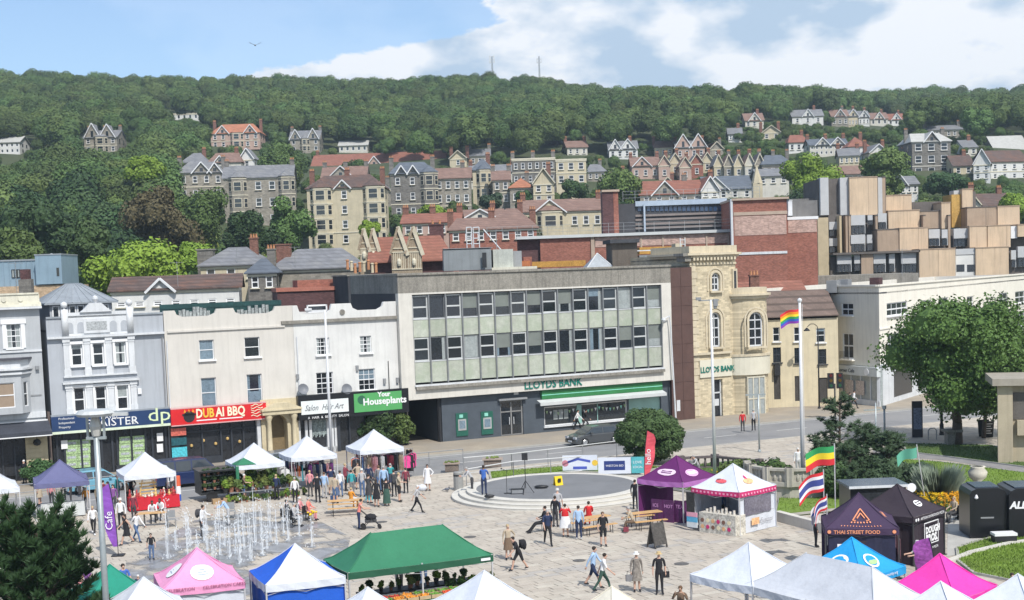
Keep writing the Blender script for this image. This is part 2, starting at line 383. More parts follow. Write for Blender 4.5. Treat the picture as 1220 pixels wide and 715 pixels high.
# canted bay
bx1=f.sz(36,460)[0];zb1,zb0=f.sz(20,441,.9)[1],f.sz(20,491,.9)[1];bo=.9
pts=[(bx1-4.6,0),(bx1-3.9,-bo),(bx1-.7,-bo),(bx1,0)]
for(o2,za,zb,m_,nm)in((.25,zb1,zb1+.14,TRIMW,'bay_cornice'),(.15,zb1-.3,zb1-.16,TRIMW,'bay_moulding'),(-.02,zb1+.14,zb1+.7,TRIMW,'bay_frieze'),(.22,zb1+.7,zb1+.82,mat('roof_felt',(.07,.07,.085),.8),'bay_roof')):
    MB().slab([(pts[0][0]-o2,-.003),(pts[1][0]-o2*.5,-bo-o2),(pts[2][0]+o2*.5,-bo-o2),(pts[3][0]+o2,-.003)],za,zb).build(nm,m_,b1)
zi1,zi0=f.sz(10,456,bo)[1],f.sz(10,486,bo)[1]
b=MB();b.M=Matrix.Translation((pts[1][0],-bo,0));wall_holes(b,0,3.2,zb0,zb1,[(.35,2.75,zi0,zi1)],0,.15)
for(A,B)in((pts[0],pts[1]),(pts[2],pts[3])):
    a_=atan2(B[1]-A[1],B[0]-A[0]);l_=hypot(B[0]-A[0],B[1]-A[1]);b.M=Matrix.Translation((A[0],A[1],0))@Matrix.Rotation(a_,4,'Z');wall_holes(b,0,l_,zb0,zb1,[(.3,l_-.3,zi0,zi1)],0,.12)
b.M=None;b.slab([pts[0],pts[1],pts[2],pts[3]],zb0-.12,zb0);bayo=b.build('bay_window',RENDER_G,b1)
wo=window(bayo,pts[1][0]+.35,pts[1][0]+2.75,zi0,zi1,-bo+.06,'grid',nx=2,nz=2,gm=mat('blind_glass',(.30,.23,.17),.3,.1),sill=False)
A,B=pts[2],pts[3];a_=atan2(B[1]-A[1],B[0]-A[0]);l_=hypot(B[0]-A[0],B[1]-A[1])
wo=window(bayo,.3,l_-.3,zi0,zi1,.05,'sash',sill=False);wo.matrix_basis=Matrix.Translation((A[0],A[1],0))@Matrix.Rotation(a_,4,'Z')
strip(b1,0,W1,zb0-.55,zb0-.13,.12,TRIMW,'fascia_band')
# shopfront
xp=f.sz(31,535)[0];b=MB();b.box(xp,W1,-.05,.3,0,z_aw1);
for i in range(9):b.box(xp-.02,W1-.3,-.09,-.05,.25+i*.33,.54+i*.33)
b.build('stone_pier',mat('cream_stone',(.52,.45,.30),.9,.12,1.5,streak=.2),b1)
b=MB().box(0,xp,.25,.35,0,z_aw1).build('shop_window',SHOPD,b1)
q=MB();[q.box(x,x+.1,.12,.26,0,z_aw1)for x in[xp*i/5 for i in range(5)]];q.build('glazing_bar',FRAMED,b1)
q=MB().prism([(0,z_aw1),(0,z_aw1-.12),(0,z_aw0+.0),(0,z_aw0)],0,0)
aw=MB();xe=W1+.15;aw.quad((0,0,z_aw1),(xe,0,z_aw1),(xe,-1.5,z_aw0+.28),(0,-1.5,z_aw0+.28));aw.box(0,xe,-1.53,-1.5,z_aw0+.03,z_aw0+.28);aw.poly([(xe,0,z_aw1),(xe,-1.5,z_aw0+.28),(xe,0,z_aw0+.5)])
awo=aw.build('awning',mat('charcoal_canvas',(.045,.05,.065),.8,.2),b1);MB().box(0,xe,-1.54,-1.495,z_aw0-.04,z_aw0+.029).box(0,xe,-.1,-.004,z_aw1-.05,z_aw1+.05).build('trim',WHITE,awo)
xh,zh=f.sz(44,527,.3);q=MB().ball((xh,-.35,zh),(.28,.28,.25),8).tube([(xh,-.05,zh+.5),(xh,-.35,zh+.5),(xh,-.35,zh+.2)],.015);q.build('lantern',DARK,b1)
MB().box(W1-.9,W1-.2,-.04,-.004,zh+3.2,zh+3.3).build('wall_vent',GREY,b1)
x_,z_=f.sz(44,438);MB().box(x_-.12,x_+.12,-.25,-.002,z_-.12,z_+.12).build('alarm_box',GREY,b1)

# ---------------------------------------------------------------- 2 blue-grey shop with white pilasters
f=bframe(66,569);b2=btag('estate_agent_building','blue grey building with white pilasters, pediment and navy shop sign',f)
f.o=f.o;xL=0.0;W2=f.sz(199,470)[0];H2=f.sz(170,375)[1]
zsg1,zsg0=f.sz(135,491)[1],f.sz(135,511.5)[1]
tw=[f.R(85,410,98.3,436),f.R(110.5,408.5,123.8,435),f.R(137,407,150,433.5)]
bw=[f.R(88,461.5,101.5,491),f.R(113.6,460,127,490),f.R(139.5,458.6,153,488)]
b=MB();wall_holes(b,0,W2,zsg1-.1,H2,tw+bw,0,.2);b.build('front_wall',RENDER_B,b2);back_box(b2,W2,10,H2-.05,RENDER_B,mat('roof_felt',None))
for h in tw+bw:window(b2,*h,.1,'sash',surround=.16,fw=.09)
cs=[f.sz(x,430)[0]for x in(79.5,104,130,157)];z1c,z1b=f.sz(115,401.5)[1],f.sz(115,446)[1];z2c,z2b=f.sz(115,456)[1],f.sz(115,492)[1]
for x in cs:
    for a,c in((z1b,z1c),(z2b,z2c)):
        q=MB().box(x-.2,x+.2,-.16,-.003,a,c);q.box(x-.26,x+.26,-.22,-.16,c-.28,c);q.box(x-.24,x+.24,-.2,-.16,a,a+.45);q.box(x-.22,x+.22,-.19,-.16,c-.45,c-.36);q.build('pilaster',TRIMW,b2)
strip(b2,-.02,W2,z1c,z1c+.14,.30,TRIMW,'cornice');strip(b2,cs[0]-.35,cs[3]+.35,z1c-.09,z1c-.002,.2,TRIMW,'cornice')
strip(b2,cs[0]-.4,cs[3]+.4,z2c+.02,z2c+.16,.36,TRIMW,'cornice');strip(b2,cs[0]-.3,cs[3]+.3,z2c+.17,z1b-.12,.08,RENDER_B,'spandrel');strip(b2,cs[0]-.3,cs[3]+.3,z1b-.11,z1b-.001,.26,TRIMW)
strip(b2,0,W2,H2,H2+.12,.1,LEAD,'coping',.4)
# attic with arcades, plaque, pediment, finials
zA0,zA1=z1c+.15,H2+.35
strip(b2,cs[0]-.2,cs[3]+.2,zA0,zA1,.1,TRIMW,'attic',.3)
for x in(cs[0],cs[3]):
    q=MB().box(x-.22,x+.22,-.26,-.1,zA0,zA1+.25);q.lathe([(.0,.55),(.2,.45),(.24,.3),(.18,.14),(.07,.08),(.1,0)],(x,-.15,zA1+.25),10);q.build('finial',TRIMW,b2,True)
xm=(cs[1]+cs[2])/2;q=MB().box(cs[1]-.15,cs[2]+.15,-.2,-.101,zA0+.15,zA0+1.15);q.build('plaque',TRIMW,b2);strip(b2,cs[1]+.05,cs[2]-.05,zA0+.35,zA0+.95,.215,mat('plaque_panel',(.34,.36,.37),.9,.35,6),'plaque_panel',-.2005)
q=MB().prism([(cs[1]-.35,zA1),(cs[2]+.35,zA1),(cs[2]+.1,zA1+.18),(xm+.4,zA1+.62),(xm-.4,zA1+.62),(cs[1]-.1,zA1+.18)],-.25,.1);q.lathe([(.0,.55),(.2,.42),(.22,.28),(.15,.12),(.1,0)],(xm,-.1,zA1+.62),10);q.build('pediment',TRIMW,b2)
for xa in((cs[0]+cs[1])/2,(cs[2]+cs[3])/2):
    for s in(-.38,.38):
        q=MB();pts=[(xa+s+.24*cos(t),zA0+.72+.24*sin(t))for t in[pi*i/6 for i in range(7)]]+[(xa+s-.24,zA0+.2),(xa+s+.24,zA0+.2)]
        q.prism(pts,-.13,-.1005);q.build('blind_arch',RENDER_B,b2)
# glazed lantern roof
lx0,lx1=f.sz(60,372)[0],f.sz(146,372)[0];lo_=f.sz(110,369,-3)[1]
LZ0=H2-.7;LZ1=LZ0+1.75
lan=MB().box(lx0+.3,lx1-.3,2.3,7.7,LZ0,LZ1).build('lantern_wall',RENDER_B,b2)
q=MB();X0,X1,Y0,Y1=lx0-.1,lx1+.1,1.9,8.1;zr=LZ1+1.35
ra,rb=(X0+X1)/2-.5,(X0+X1)/2+.5;ym=5.0
q.quad((X0,Y0,LZ1),(X1,Y0,LZ1),(rb,ym,zr),(ra,ym,zr));q.quad((X1,Y1,LZ1),(X0,Y1,LZ1),(ra,ym,zr),(rb,ym,zr));q.poly([(X0,Y1,LZ1),(X0,Y0,LZ1),(ra,ym,zr)]);q.poly([(X1,Y0,LZ1),(X1,Y1,LZ1),(rb,ym,zr)])
q.box(X0,X1,Y0,Y1,LZ1-.12,LZ1-.005);lr=q.build('lantern_roof',LEAD,b2)
q=MB()
for i in range(9):
    t=i/8;a=Vector((X0+(X1-X0)*t,Y0,LZ1));e=Vector((ra+(rb-ra)*t,ym,zr));q.cyl(a,e,.05,.05,4)
    a=Vector((X0,Y0+(Y1-Y0)*t,LZ1));q.cyl(a,(ra,ym,zr),.04,.04,4)
    a=Vector((X1,Y0+(Y1-Y0)*t,LZ1));q.cyl(a,(rb,ym,zr),.04,.04,4)
q.build('roll',LEAD,lr)
for i in range(7):
    x=lx0+.45+(lx1-lx0-.9)*i/7;window(b2,x,x+(lx1-lx0-.9)/7-.06,LZ0+.55,LZ1-.2,2.22,'plain',sill=False,fw=.09)
# sign and shopfront
NAVY=mat('navy_sign',(.018,.045,.125),.45,.08);LIME=mat('lime_stripe',(.42,.60,.18),.5)
sg=MB().box(-.12,W2+.02,-.55,-.12,zsg0+.18,zsg1).build('shop_sign',NAVY,b2)
MB().box(-.12,W2+.02,-.552,-.122,zsg0,zsg0+.178).build('stripe',mat('pale_stripe',(.62,.70,.55),.5),sg)
text('DAVID',sg,W2*.40,-.565,zsg0+.84,.38,WHITE);text('PLAISTER',sg,W2*.27,-.565,zsg0+.32,.80,WHITE,xs=1.12);text('LTD',sg,W2*.64,-.565,zsg0+.33,.26,WHITE)
text('dp',sg,W2*.80,-.565,zsg0+.42,1.35,mat('pale_lime',(.62,.72,.45),.5),xs=1.25)
for k in range(3):text(('Professional','Independent','Property')[k],sg,.35,-.565,zsg0+1.0-k*.3,.22,WHITE)
MB().box(-.12,W2+.02,-.5,-.002,zsg1+.002,zsg1+.1).build('sign_flashing',LEAD,b2)
b=MB().box(0,W2,.3,.4,0,zsg0+.1).build('shop_window',SHOPD,b2)
q=MB()
for px in(69,78,98,118,122,135,141,158,175,183,199):x=f.sz(px,540)[0];q.box(x-.07,x+.07,.16,.3,0,zsg0)
q.box(0,f.sz(118,540)[0],.05,.3,0,.45);q.box(f.sz(138,540)[0],f.sz(178,540)[0],.05,.3,0,.45);q.build('shop_frame',FRAMED,b2)
for cx_ in(86,101,150,166):
    for r_ in range(4):
        x,z=f.sz(cx_,529+r_*8.5-(cx_-86)*.07);q=MB().box(x-.42,x+.42,.22,.26,z-.24,z+.24).build('listing_board',PGREEN,b2)
        MB().box(x-.3,x+.3,.205,.219,z-.05,z+.12).build('photo',mat('photo_print',(.35,.38,.40),.4,.5,8),q)
for px,py in((77,530),(191,521),(191,534)):x,z=f.sz(px,py);MB().box(x-.22,x+.22,.1,.15,z-.3,z+.3).build('notice',WHITE,b2)
x,z=f.sz(166,466);MB().box(x-.13,x+.13,-.15,-.002,z-.2,z+.2).build('alarm_box',WHITE,b2)
for px in(62,197):x=f.sz(px,540)[0];
MB().box(f.sz(59,540)[0],-.13,-.12,.3,0,zsg1+.35).build('brown_pillar',mat('brown_pillar',(.11,.085,.075),.8,.2),b2)

# ---------------------------------------------------------------- 3 cream building, red restaurant sign
f=bframe(204.5,556.5);b3=btag('restaurant_building','cream rendered building with red restaurant sign and arched stone porch',f)
W3=f.sz(355,500)[0]-.02;W3t=f.sz(345,420)[0]
z1,z0=f.sz(260,483.5)[1],f.sz(260,502)[1]
ws=[f.R(237.5,405,255,429),f.R(291.5,401.7,309.5,425.4),f.R(240,450,258,486),f.R(294.5,445.7,312.5,482)]
zc=f.sz(270,375.5)[1];zp=f.sz(268,367.5)[1]
b=MB();wall_holes(b,0,W3,z1-.3,zc,ws,0,.22)
s1,s2,s3,s4=[f.sz(p,372)[0]for p in(208,258,278,328)]
def scallop(xa,xb,zt,zbm,r=.55):
    return[(xa,zt),(xa+r*.25,zt-(zt-zbm)*.65),(xa+r,zbm),(xb-r,zbm),(xb-r*.25,zt-(zt-zbm)*.65),(xb,zt)]
b.build('front_wall',RENDER_C,b3)
zb=zc+.02;b=MB().prism([(0,zc),(W3,zc),(W3,zp)]+[(x,z)for x,z in reversed(scallop(s3,s4,zp,zb))]+[(x,z)for x,z in reversed(scallop(s1,s2,zp,zb))]+[(0,zp)],0,.3);b.build('parapet',RENDER_C,b3)
back_box(b3,W3,10,zc,RENDER_C,mat('roof_felt',None))
for h,g_ in zip(ws,(GLASSB,GLASS,GLASSB,GLASS)):window(b3,*h,.12,'sash',gm=g_)
for h in ws[2:]:MB().box(h[0]+.1,h[1]-.1,.09,.115,h[2]+.1,(h[2]+h[3])/2-.15).build('curtain',GLASSB,b3)
zs=f.sz(270,392)[1];strip(b3,.2,W3t-.3,zs-.07,zs+.07,.12,RENDER_C)
hb=MB();hx0,hx1=-.1,f.sz(338,365)[0];zg=f.sz(268,363,-.5)[1]
hb.box(hx0,hx1,.6,.64,zc,zp+.1);hb.box(hx0,hx1,.56,.68,zp+.1,zp+.45);hb.build('roof_screen',mat('dark_green_tarpaulin',(.012,.05,.05),.5,.3),b3)
DEB=mat('roof_clutter',(.22,.24,.24),.7,.6,5)
for(p0,p1)in((s1,s2),(s3,s4)):
    for k in range(9):x=p0+.5+(p1-p0-1.0)*k/8;MB().box(x-.12,x+.1,.35,.5,zc-.1,zc+random.uniform(.25,.7)).build('roof_clutter',DEB,b3)
RED=mat('red_sign',(.60,.018,.022),.4,.08)
xs1=f.sz(315,490)[0];sg=MB().box(.03,xs1,-.5,-.12,z0,z1).build('shop_sign',RED,b3);MB().box(.03,xs1,-.51,-.1,z1+.002,z1+.09).box(.03,xs1,-.51,-.1,z0-.08,z0-.002).build('trim',mat('pink_white',(.6,.35,.35),.5),sg)
CRM=mat('letter_cream',(.80,.74,.55),.5,.04)
kx=xs1/11.0
text('D',sg,2.85*kx,-.515,z0+.42,.92,CRM,bold=.028,xs=.72);text('UB',sg,3.62*kx,-.515,z0+.42,.92,GOLDW,bold=.028,xs=.72);text('AI BBQ',sg,5.12*kx,-.515,z0+.42,.92,CRM,bold=.028,xs=.76)
MB().box(2.9*kx,5.2*kx,-.512,-.5,z0+.18,z0+.26).box(5.5*kx,8.2*kx,-.512,-.5,z0+.18,z0+.26).build('strapline',WHITE,sg)
q=MB().cyl((1.35,-.5,z0+.55),(1.35,-.515,z0+.55),.42,.42,14);q.box(.85,1.85,-.515,-.5,z0+.62,z0+.78);q.build('emblem',DARK,sg)
q=MB();
for dx in(-.3,0,.3):q.prism([(1.25+dx,z0+.85),(1.45+dx,z0+.85),(1.35+dx,z0+1.12)],-.515,-.5)
q.build('flame',mat('orange_flame',(.75,.28,.03),.5),sg)
q=MB()
for k in range(5):q.tube([(9.2*kx+.9*t/6,-.51,z0+.25+k*.2+.07*sin(t*1.6+k))for t in range(7)],.035,4)
q.build('squiggle',CRM,sg)
xs_=f.sz(312,540)[0];MB().box(.6,xs_,.35,.45,0,z0+.1).build('shop_window',SHOPD,b3)
q=MB();[q.box(x-.06,x+.06,.2,.36,0,z0)for x in(.65,2.4,3.8,4.6,5.5,xs_-.1)];q.box(.6,3.8,.1,.36,0,.5);q.box(.6,xs_,.2,.36,2.35,2.45);q.build('shop_frame',FRAMED,b3)
q=MB().box(.02,.6,-.1,.3,0,z0-.1);q.build('pilaster',DARK,b3)
for k,(za,m_)in enumerate(((z0-.8,'poster_red'),(z0-1.5,'poster_dark'),(z0-2.7,'poster_cyan'))):
    MB().box(.05,1.15,-.16,-.11,za,za+(.55 if k<2 else 1.05)).build('poster',mat(m_,((.5,.12,.09),(.02,.09,.11),(.07,.42,.50))[k],.4,.35,6),b3)
MB().box(xs_-.28,xs_,-.05,.3,0,z0-.1).build('white_column',TRIMW,b3)
q=MB()
for k in range(5):q.ball((1.6+k*.9,.3,1.4+.3*(k%2)),.13,6)
q.build('pendant_lamp',mat('brass_lamp',(.55,.38,.15),.4,.2),b3)
# porch
SAND=mat('pale_sandstone',(.55,.48,.33),.88,.12,1.4,streak=.3)
ox0,ox1=f.sz(322,530)[0],f.sz(343,530)[0];zar=f.sz(333,505)[1];zpt=f.sz(337,478)[1];px0=xs_+.02
xc=(ox0+ox1)/2;rr=(ox1-ox0)/2;arc=[(xc+rr*cos(pi*i/10),zar+rr*sin(pi*i/10))for i in range(11)]
pw=MB()
ztop=zpt-.9;seg=[(ox1,0)]+arc+[(ox0,0)]
pw.add([(px0,-.15,0),(px0,-.15,ztop),(W3,-.15,ztop),(W3,-.15,0)]+[(x,-.15,z)for x,z in seg],[(0,1,4+11,4+12)]+[(1,4+11-i,4+10-i)for i in range(5)]+[(1,2,4+6)]+[(2,4+6-i,4+5-i)for i in range(5)]+[(2,3,4,5)])
for(x,z),(x2,z2)in zip(seg,seg[1:]):pw.quad((x,-.15,z),(x,.8,z),(x2,.8,z2),(x2,-.15,z2))
pw.box(px0,W3,-.16,0,ztop+.001,z1+.2)
pw.build('porch_wall',SAND,b3);MB().box(ox0-.1,ox1+.1,.8,.85,0,zar+rr).build('porch_door',mat('dim_door',(.20,.15,.08),.6,.2),b3)
for px in(321,351):
    x=f.sz(px,512,.5)[0];q=MB().lathe([(.27,0),(.27,.2),(.2,.3),(.17,ztop-.5),(.25,ztop-.3),(.27,ztop-.2),(.27,ztop)],(x,-.5,0),12);q.build('column',SAND,b3,True)
q=MB().box(px0-.05,W3+.05,-.8,-.151,ztop,ztop+.3).box(px0-.12,W3+.1,-.9,-.151,ztop+.302,ztop+.42);q.prism([(px0-.1,ztop+.42),(W3+.1,ztop+.42),((px0+W3)/2+.5,ztop+.85),((px0+W3)/2-.5,ztop+.85)],-.85,-.151);q.build('entablature',SAND,b3)

# ---------------------------------------------------------------- 4 white building, black shop signs
f=bframe(356,542.5);b4=btag('white_parade_building','white painted building with scooped parapet above two black shop signs',f)
W4=f.sz(486,520,0)[0]-.05;xl4=f.sz(343,420)[0]
z1,z0=f.sz(418,466.5)[1],f.sz(418,495.5)[1]
ws=[f.R(377,402.4,392.5,423),f.R(429,400.2,442.5,420.5),f.R(377,443.6,397,469.5),f.R(427.4,439.4,447,465)]
zc=f.sz(405,373)[1];zp=f.sz(405,361.8)[1]
b=MB();wall_holes(b,0,W4,z1-.2,zc,ws,0,.2);b.build('front_wall',RENDER_W,b4);back_box(b4,W4,10,zc,RENDER_W,mat('roof_felt',None))
s1,s2,s3,s4=[f.sz(p,366)[0]for p in(354,395,418,457)]
b=MB().prism([(0,zc),(W4,zc),(W4,zp)]+[(x,z)for x,z in reversed(scallop(s3,s4,zp,zc+.15))]+[(x,z)for x,z in reversed(scallop(max(.2,s1),s2,zp,zc+.02))]+[(0,zp)],0,.3);b.build('parapet',RENDER_W,b4)
x0,x1_,za,zb=f.R(365.5,363,390,372.5,-1.0);q=MB();
for(a,c,d,e)in((x0,x1_,zb-.12,zb),(x0,x1_,za,za+.12),(x0,x0+.12,za,zb),(x1_-.12,x1_,za,zb)):q.box(a,c,1.0,1.08,d,e)
fo=q.build('roof_window',WHITE,b4);MB().box(x0+.1,x1_-.1,1.03,1.06,za+.1,zb-.1).build('pane',GLASS,fo)
for(h,nx,nz)in zip(ws,(3,3,3,3),(4,4,4,4)):window(b4,*h,.1,'grid',nx=nx,nz=nz)
zs=f.sz(405,381.5)[1];strip(b4,-.9,W4-.3,zs-.1,zs+.14,.2,CONC,'cornice')
xv,zv=f.sz(407.6,372);MB().cyl((xv,-.06,zv),(xv,-.003,zv),.22,.22,12).build('vent',CONC,b4)
for px,py,r_ in((360.5,464,.42),(412.5,464,.42)):
    x,z=f.sz(px,py,.3);q=MB();q.M=Matrix.Translation((x,-.35,z))@Matrix.Rotation(1.2,4,'X');q.lathe([(0,.0),(.2,.03),(r_,.12),(r_,.14),(.2,.05),(0,.02)],(0,0,0),14);q.M=None;q.cyl((x,-.35,z),(x,-.003,z-.2),.03);q.build('satellite_dish',mat('dish_grey',(.16,.17,.19),.5),b4)
for px,py in((354,449),(425,438.5),(457.6,454),(473,453)):x,z=f.sz(px,py);MB().box(x-.1,x+.1,-.18,-.003,z-.2,z+.2).build('wall_box',GREY,b4)
x=f.sz(475,420)[0];MB().cyl((x,-.12,z1),(x,-.12,zp-.3),.09,.09,8).build('downpipe',mat('rust_pipe',(.10,.085,.08),.8,.3),b4)
x=f.sz(463,450)[0];MB().cyl((x,-.05,z1),(x,-.05,f.sz(463,430)[1]),.03,.03,5).build('cable',DARK,b4)
BLK=mat('black_sign',(.012,.013,.016),.35,.15)
sg=MB().box(-.05,W4,-.6,-.12,z0,z1).build('shop_sign',BLK,b4)
a=f.R(358.5,474,415,492,.6);pw_=MB().box(a[0],a[1],-.66,-.602,a[2]-.02,a[3]-.15).build('sign_panel',mat('sign_white',(.70,.74,.74),.5,.04),sg)
text('Salon  Hair Art',pw_,a[0]+.25,-.672,a[2]+.26,.62,mat('script_grey',(.16,.17,.19),.6),xs=.80,shear=.4);text('A  HAIR  &  BEAUTY  SALON',sg,a[0]+.5,-.615,a[2]-.38,.26,WHITE)
a=f.R(421.5,467.5,478.5,489.5,.6);gp=MB().box(a[0],a[1],-.66,-.602,a[2],a[3]).build('sign_panel',mat('sign_green',(.085,.34,.11),.5,.05),sg)
text('Your',gp,(a[0]+a[1])/2+.5,-.672,a[2]+1.1,.5,WHITE,align='CENTER',bold=.02);text('Houseplants',gp,(a[0]+a[1])/2+.55,-.672,a[2]+.52,.72,WHITE,align='CENTER',bold=.022,xs=1.0)
q=MB().cyl((a[0]+.62,-.67,a[2]+.95),(a[0]+.62,-.66,a[2]+.95),.34,.34,12);q.build('emblem',mat('emblem_green',(.03,.13,.07),.5),gp)
q=MB().box(0,W4,.35,.45,0,z0+.1).build('shop_window',SHOPD,b4)
q=MB();
for px in(357.5,366,371,392,397,401,404):x=f.sz(px,520)[0];q.box(x-.1,x+.1,.1,.36,0,z0)
q.box(0,f.sz(404,520)[0],.1,.36,0,.4);q.build('shop_frame',TRIMW,b4)
q=MB();
for i in range(12):x=f.sz(373,520)[0]+i*.1;q.box(x,x+.06,.28,.34,1.2+.1*(i%3),2.6)
q.build('display',mat('window_display',(.30,.36,.36),.7,.5,6),b4)
q=MB();x=f.sz(418,520)[0];q.box(x-.05,x+.05,.15,.36,0,z0);x=f.sz(402,520)[0];q.box(x,x+.25,-.02,.36,0,z0);q.build('door_frame',FRAMED,b4)
# foliage of the houseplants shop is added with the plants

# ---------------------------------------------------------------- 5 the modern bank
f=bframe(487.5,530);b5=btag('bank_building','post-war bank block with concrete parapet, green marble panels and slate-blue ground floor',f)
UP=.55
W5=f.sz(802,452,UP)[0];xA=f.sz(480,440,UP)[0]-.15
zT=f.sz(640,323,UP)[1];zF1=f.sz(640,343.2,UP)[1];zF0=f.sz(640,465.3,UP)[1]
jl,jr=f.sz(492.5,400,UP)[0],f.sz(789.5,400,UP)[0]
zS=f.sz(640,449,UP)[1];gxp=f.sz(527,510)[0]+.05
r1t,r1b,p1b,r2b,p2b=[f.sz(640,y,UP)[1]for y in(346.5,373.5,395,422,447)]
q=MB().box(xA,W5,-UP,10,zF1,zT).box(xA-.05,W5+.02,-UP-.12,10,zT,zT+.16);q.build('parapet',CONC,b5)
q=MB().box(xA,jl,-UP,0,zF0,zF1-.002).box(jr,W5,-UP,0,zF0,zF1-.002).box(jl+.002,jr-.002,-UP,-.1,zF0,zS-.35).box(jl+.002,jr-.002,-UP,0,zF1-.14,zF1-.003)
q.build('surround',mat('pale_concrete',(.60,.58,.53),.85,.07,.8,streak=.25),b5)
MB().box(jl+.004,jr-.004,-UP-.28,-.1,zS-.34,zS-.1).build('ledge',CONC,b5);MB().box(jl-.05,jr+.05,-UP-.15,-.1,zS-.098,zS+.02).build('sill',TRIMW,b5)
MB().box(xA,W5,.1,10,zF0+.002,zF1-.01).box(gxp,W5,.6,10,0,zF0).build('core',mat('dark_core',(.05,.05,.055),.9),b5)
FR=mat('steel_frame',(.22,.23,.24),.4,.1,metal=.3);MARB=mat('green_marble',(.41,.435,.37),.5,.14,2.4,sub=(.33,.38,.29),rnd=.08,streak=.1)
bw_=(jr-jl)/16
for i in range(17):
    x=jl+i*bw_;MB().box(x-.055,x+.055,-UP+.05,.05,zS+.02,zF1-.14).build('mullion',FR,b5)
random.seed(5)
for i in range(16):
    a,c=jl+i*bw_+.06,jl+(i+1)*bw_-.06
    for(zt_,zb_)in((r1t,r1b),(p1b,r2b)):
        if i%2==0:window(b5,a,c,zb_+.02,zt_,-.32,'grid',nx=1,nz=2,fw=.10,sill=False,fm=mat('pale_frame',(.50,.52,.52),.5,.05))
        else:
            o=window(b5,a,c,zb_+.02,zt_,-.30,'plain',fw=.05,sill=False,fm=FR,gm=random.choice((GLASS,GLASS,GLASS,GLASSG)))
            if random.random()<.6:zz=zb_+(zt_-zb_)*.38;MB().box(a+.05,c-.05,-.272,-.262,zz,zt_-.06).build('blind',mat('grey_blind',(.17,.19,.175),.7,.1),o)
            elif random.random()<.6:MB().box(c-.3,c-.06,-.272,-.262,zb_+.06,zt_-.06).build('curtain',GLASSG,o)
    for(zt_,zb_)in((r1b,p1b),(r2b,p2b)):
        MB().box(a-.02,c+.02,-.36,-.24,zb_+.05,zt_-.05).build('marble_panel',MARB,b5)
        MB().box(a-.02,c+.02,-.40,-.24,zt_-.045,zt_+.015).build('panel_sill',TRIMW,b5)
SLB=mat('slate_blue_wall',(.068,.083,.102),.6,.15,1.0)
gx=lambda px,py=510:f.sz(px,py)[0]
za0,za1=f.sz(697,503)[1],f.sz(697,478.5)[1]
w_=(gx(649),gx(748),f.sz(697,504)[1],f.sz(697,481)[1]);dr=(gx(597),gx(624),0.0,f.sz(610,477)[1]);aq=(gx(750),gx(788),f.sz(769,496)[1],f.sz(769,474)[1])
xP=gx(527)
b=MB();wall_holes(b,xP,W5,0,zF0,[w_,dr,aq],0,.3);b.quad((xP,0,0),(xP,8,0),(xP,8,zF0),(xP,0,zF0));b.build('ground_floor_wall',SLB,b5)
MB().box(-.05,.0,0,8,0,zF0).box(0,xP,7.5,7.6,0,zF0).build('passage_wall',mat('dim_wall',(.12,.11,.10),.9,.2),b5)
MB().box(xP-.3,xP-.02,.1,.3,0,zF0).box(xP-.24,xP-.06,.0,.09,0,zF0-.8).build('downpipe',DARK,b5)
for(x0,y0)in((543,518),(573,516)):
    a=f.R(x0,y0-26,x0+14,y0);at_=MB().box(a[0],a[1],-.08,-.003,a[2]-.1,a[3]).build('cash_machine',mat('machine_green',(.02,.11,.08),.4),b5)
    MB().box(a[0]+.16,a[1]-.16,-.12,-.081,a[2]+.35,a[3]-.5).build('frame',mat('machine_frame',(.35,.36,.36),.4),at_);MB().box(a[0]+.26,a[1]-.26,-.13,-.121,a[2]+.5,a[3]-.62).build('screen',GLASSB,at_)
    MB().box(a[0]+.3,a[0]+.62,-.09,-.081,a[3]-.38,a[3]-.12).build('sign',mat('mint',(.25,.6,.5),.5),at_)
q=MB();X0,X1,Z1=dr[0],dr[1],dr[3]
for x in(X0,(X0+X1)/2-.06,X1-.12):q.box(x,x+.12,.15,.25,0,Z1)
for z in(0.0,1.9,Z1-.12):q.box(X0+.12,X1-.12,.17,.24,z,z+.1)
dd=q.build('door',mat('door_frame_grey',(.22,.22,.22),.5),b5);MB().quad((X0,.2,0),(X1,.2,0),(X1,.2,Z1),(X0,.2,Z1)).build('pane',GLASS,dd)
q=MB();[q.cyl((x,.1,.9),(x,.1,1.5),.03)for x in((X0+X1)/2-.2,(X0+X1)/2+.2)];q.build('handle',TRIMW,dd)
MB().box(X0-.25,X1+.25,-.35,-.003,Z1+.05,Z1+.2).build('door_canopy',GREY,b5);MB().box((X0+X1)/2+.2,(X0+X1)/2+.6,-.12,-.003,Z1+.45,Z1+.85).build('sign_plate',TRIMW,b5)
wo=window(b5,*w_,.1,'plain',fw=.1,sillm=TRIMW);q=MB()
for t in(.42,.64):x=w_[0]+(w_[1]-w_[0])*t;q.box(x-(.22 if t<.5 else .03),x+(.22 if t<.5 else .03),.08,.13,w_[2],w_[3])
q.build('poster',mat('aqua_glass',(.30,.50,.46),.2,.08),wo)
random.seed(3)
for k in range(22):
    x=w_[0]+.3+(w_[1]-w_[0]-.5)*k/21;z=w_[3]-.35-.18*abs(sin(k*.45));q=MB().add([(x-.11,.09,z),(x+.11,.09,z),(x,.09,z-.28)],[(0,1,2)]);q.build('pennant',(PGREEN,WHITE,mat('mint',None))[k%3],wo)
xx=w_[0]+.9
for k in range(3):MB().box(xx+k*.5,xx+.4+k*.5,.09,.11,w_[2]+.5,w_[2]+1.3).build('window_poster',GLASSG,wo)
MB().quad((aq[0],.15,aq[2]),(aq[1],.15,aq[2]),(aq[1],.15,aq[3]),(aq[0],.15,aq[3])).build('aqua_window',mat('aqua_glass',None),b5)
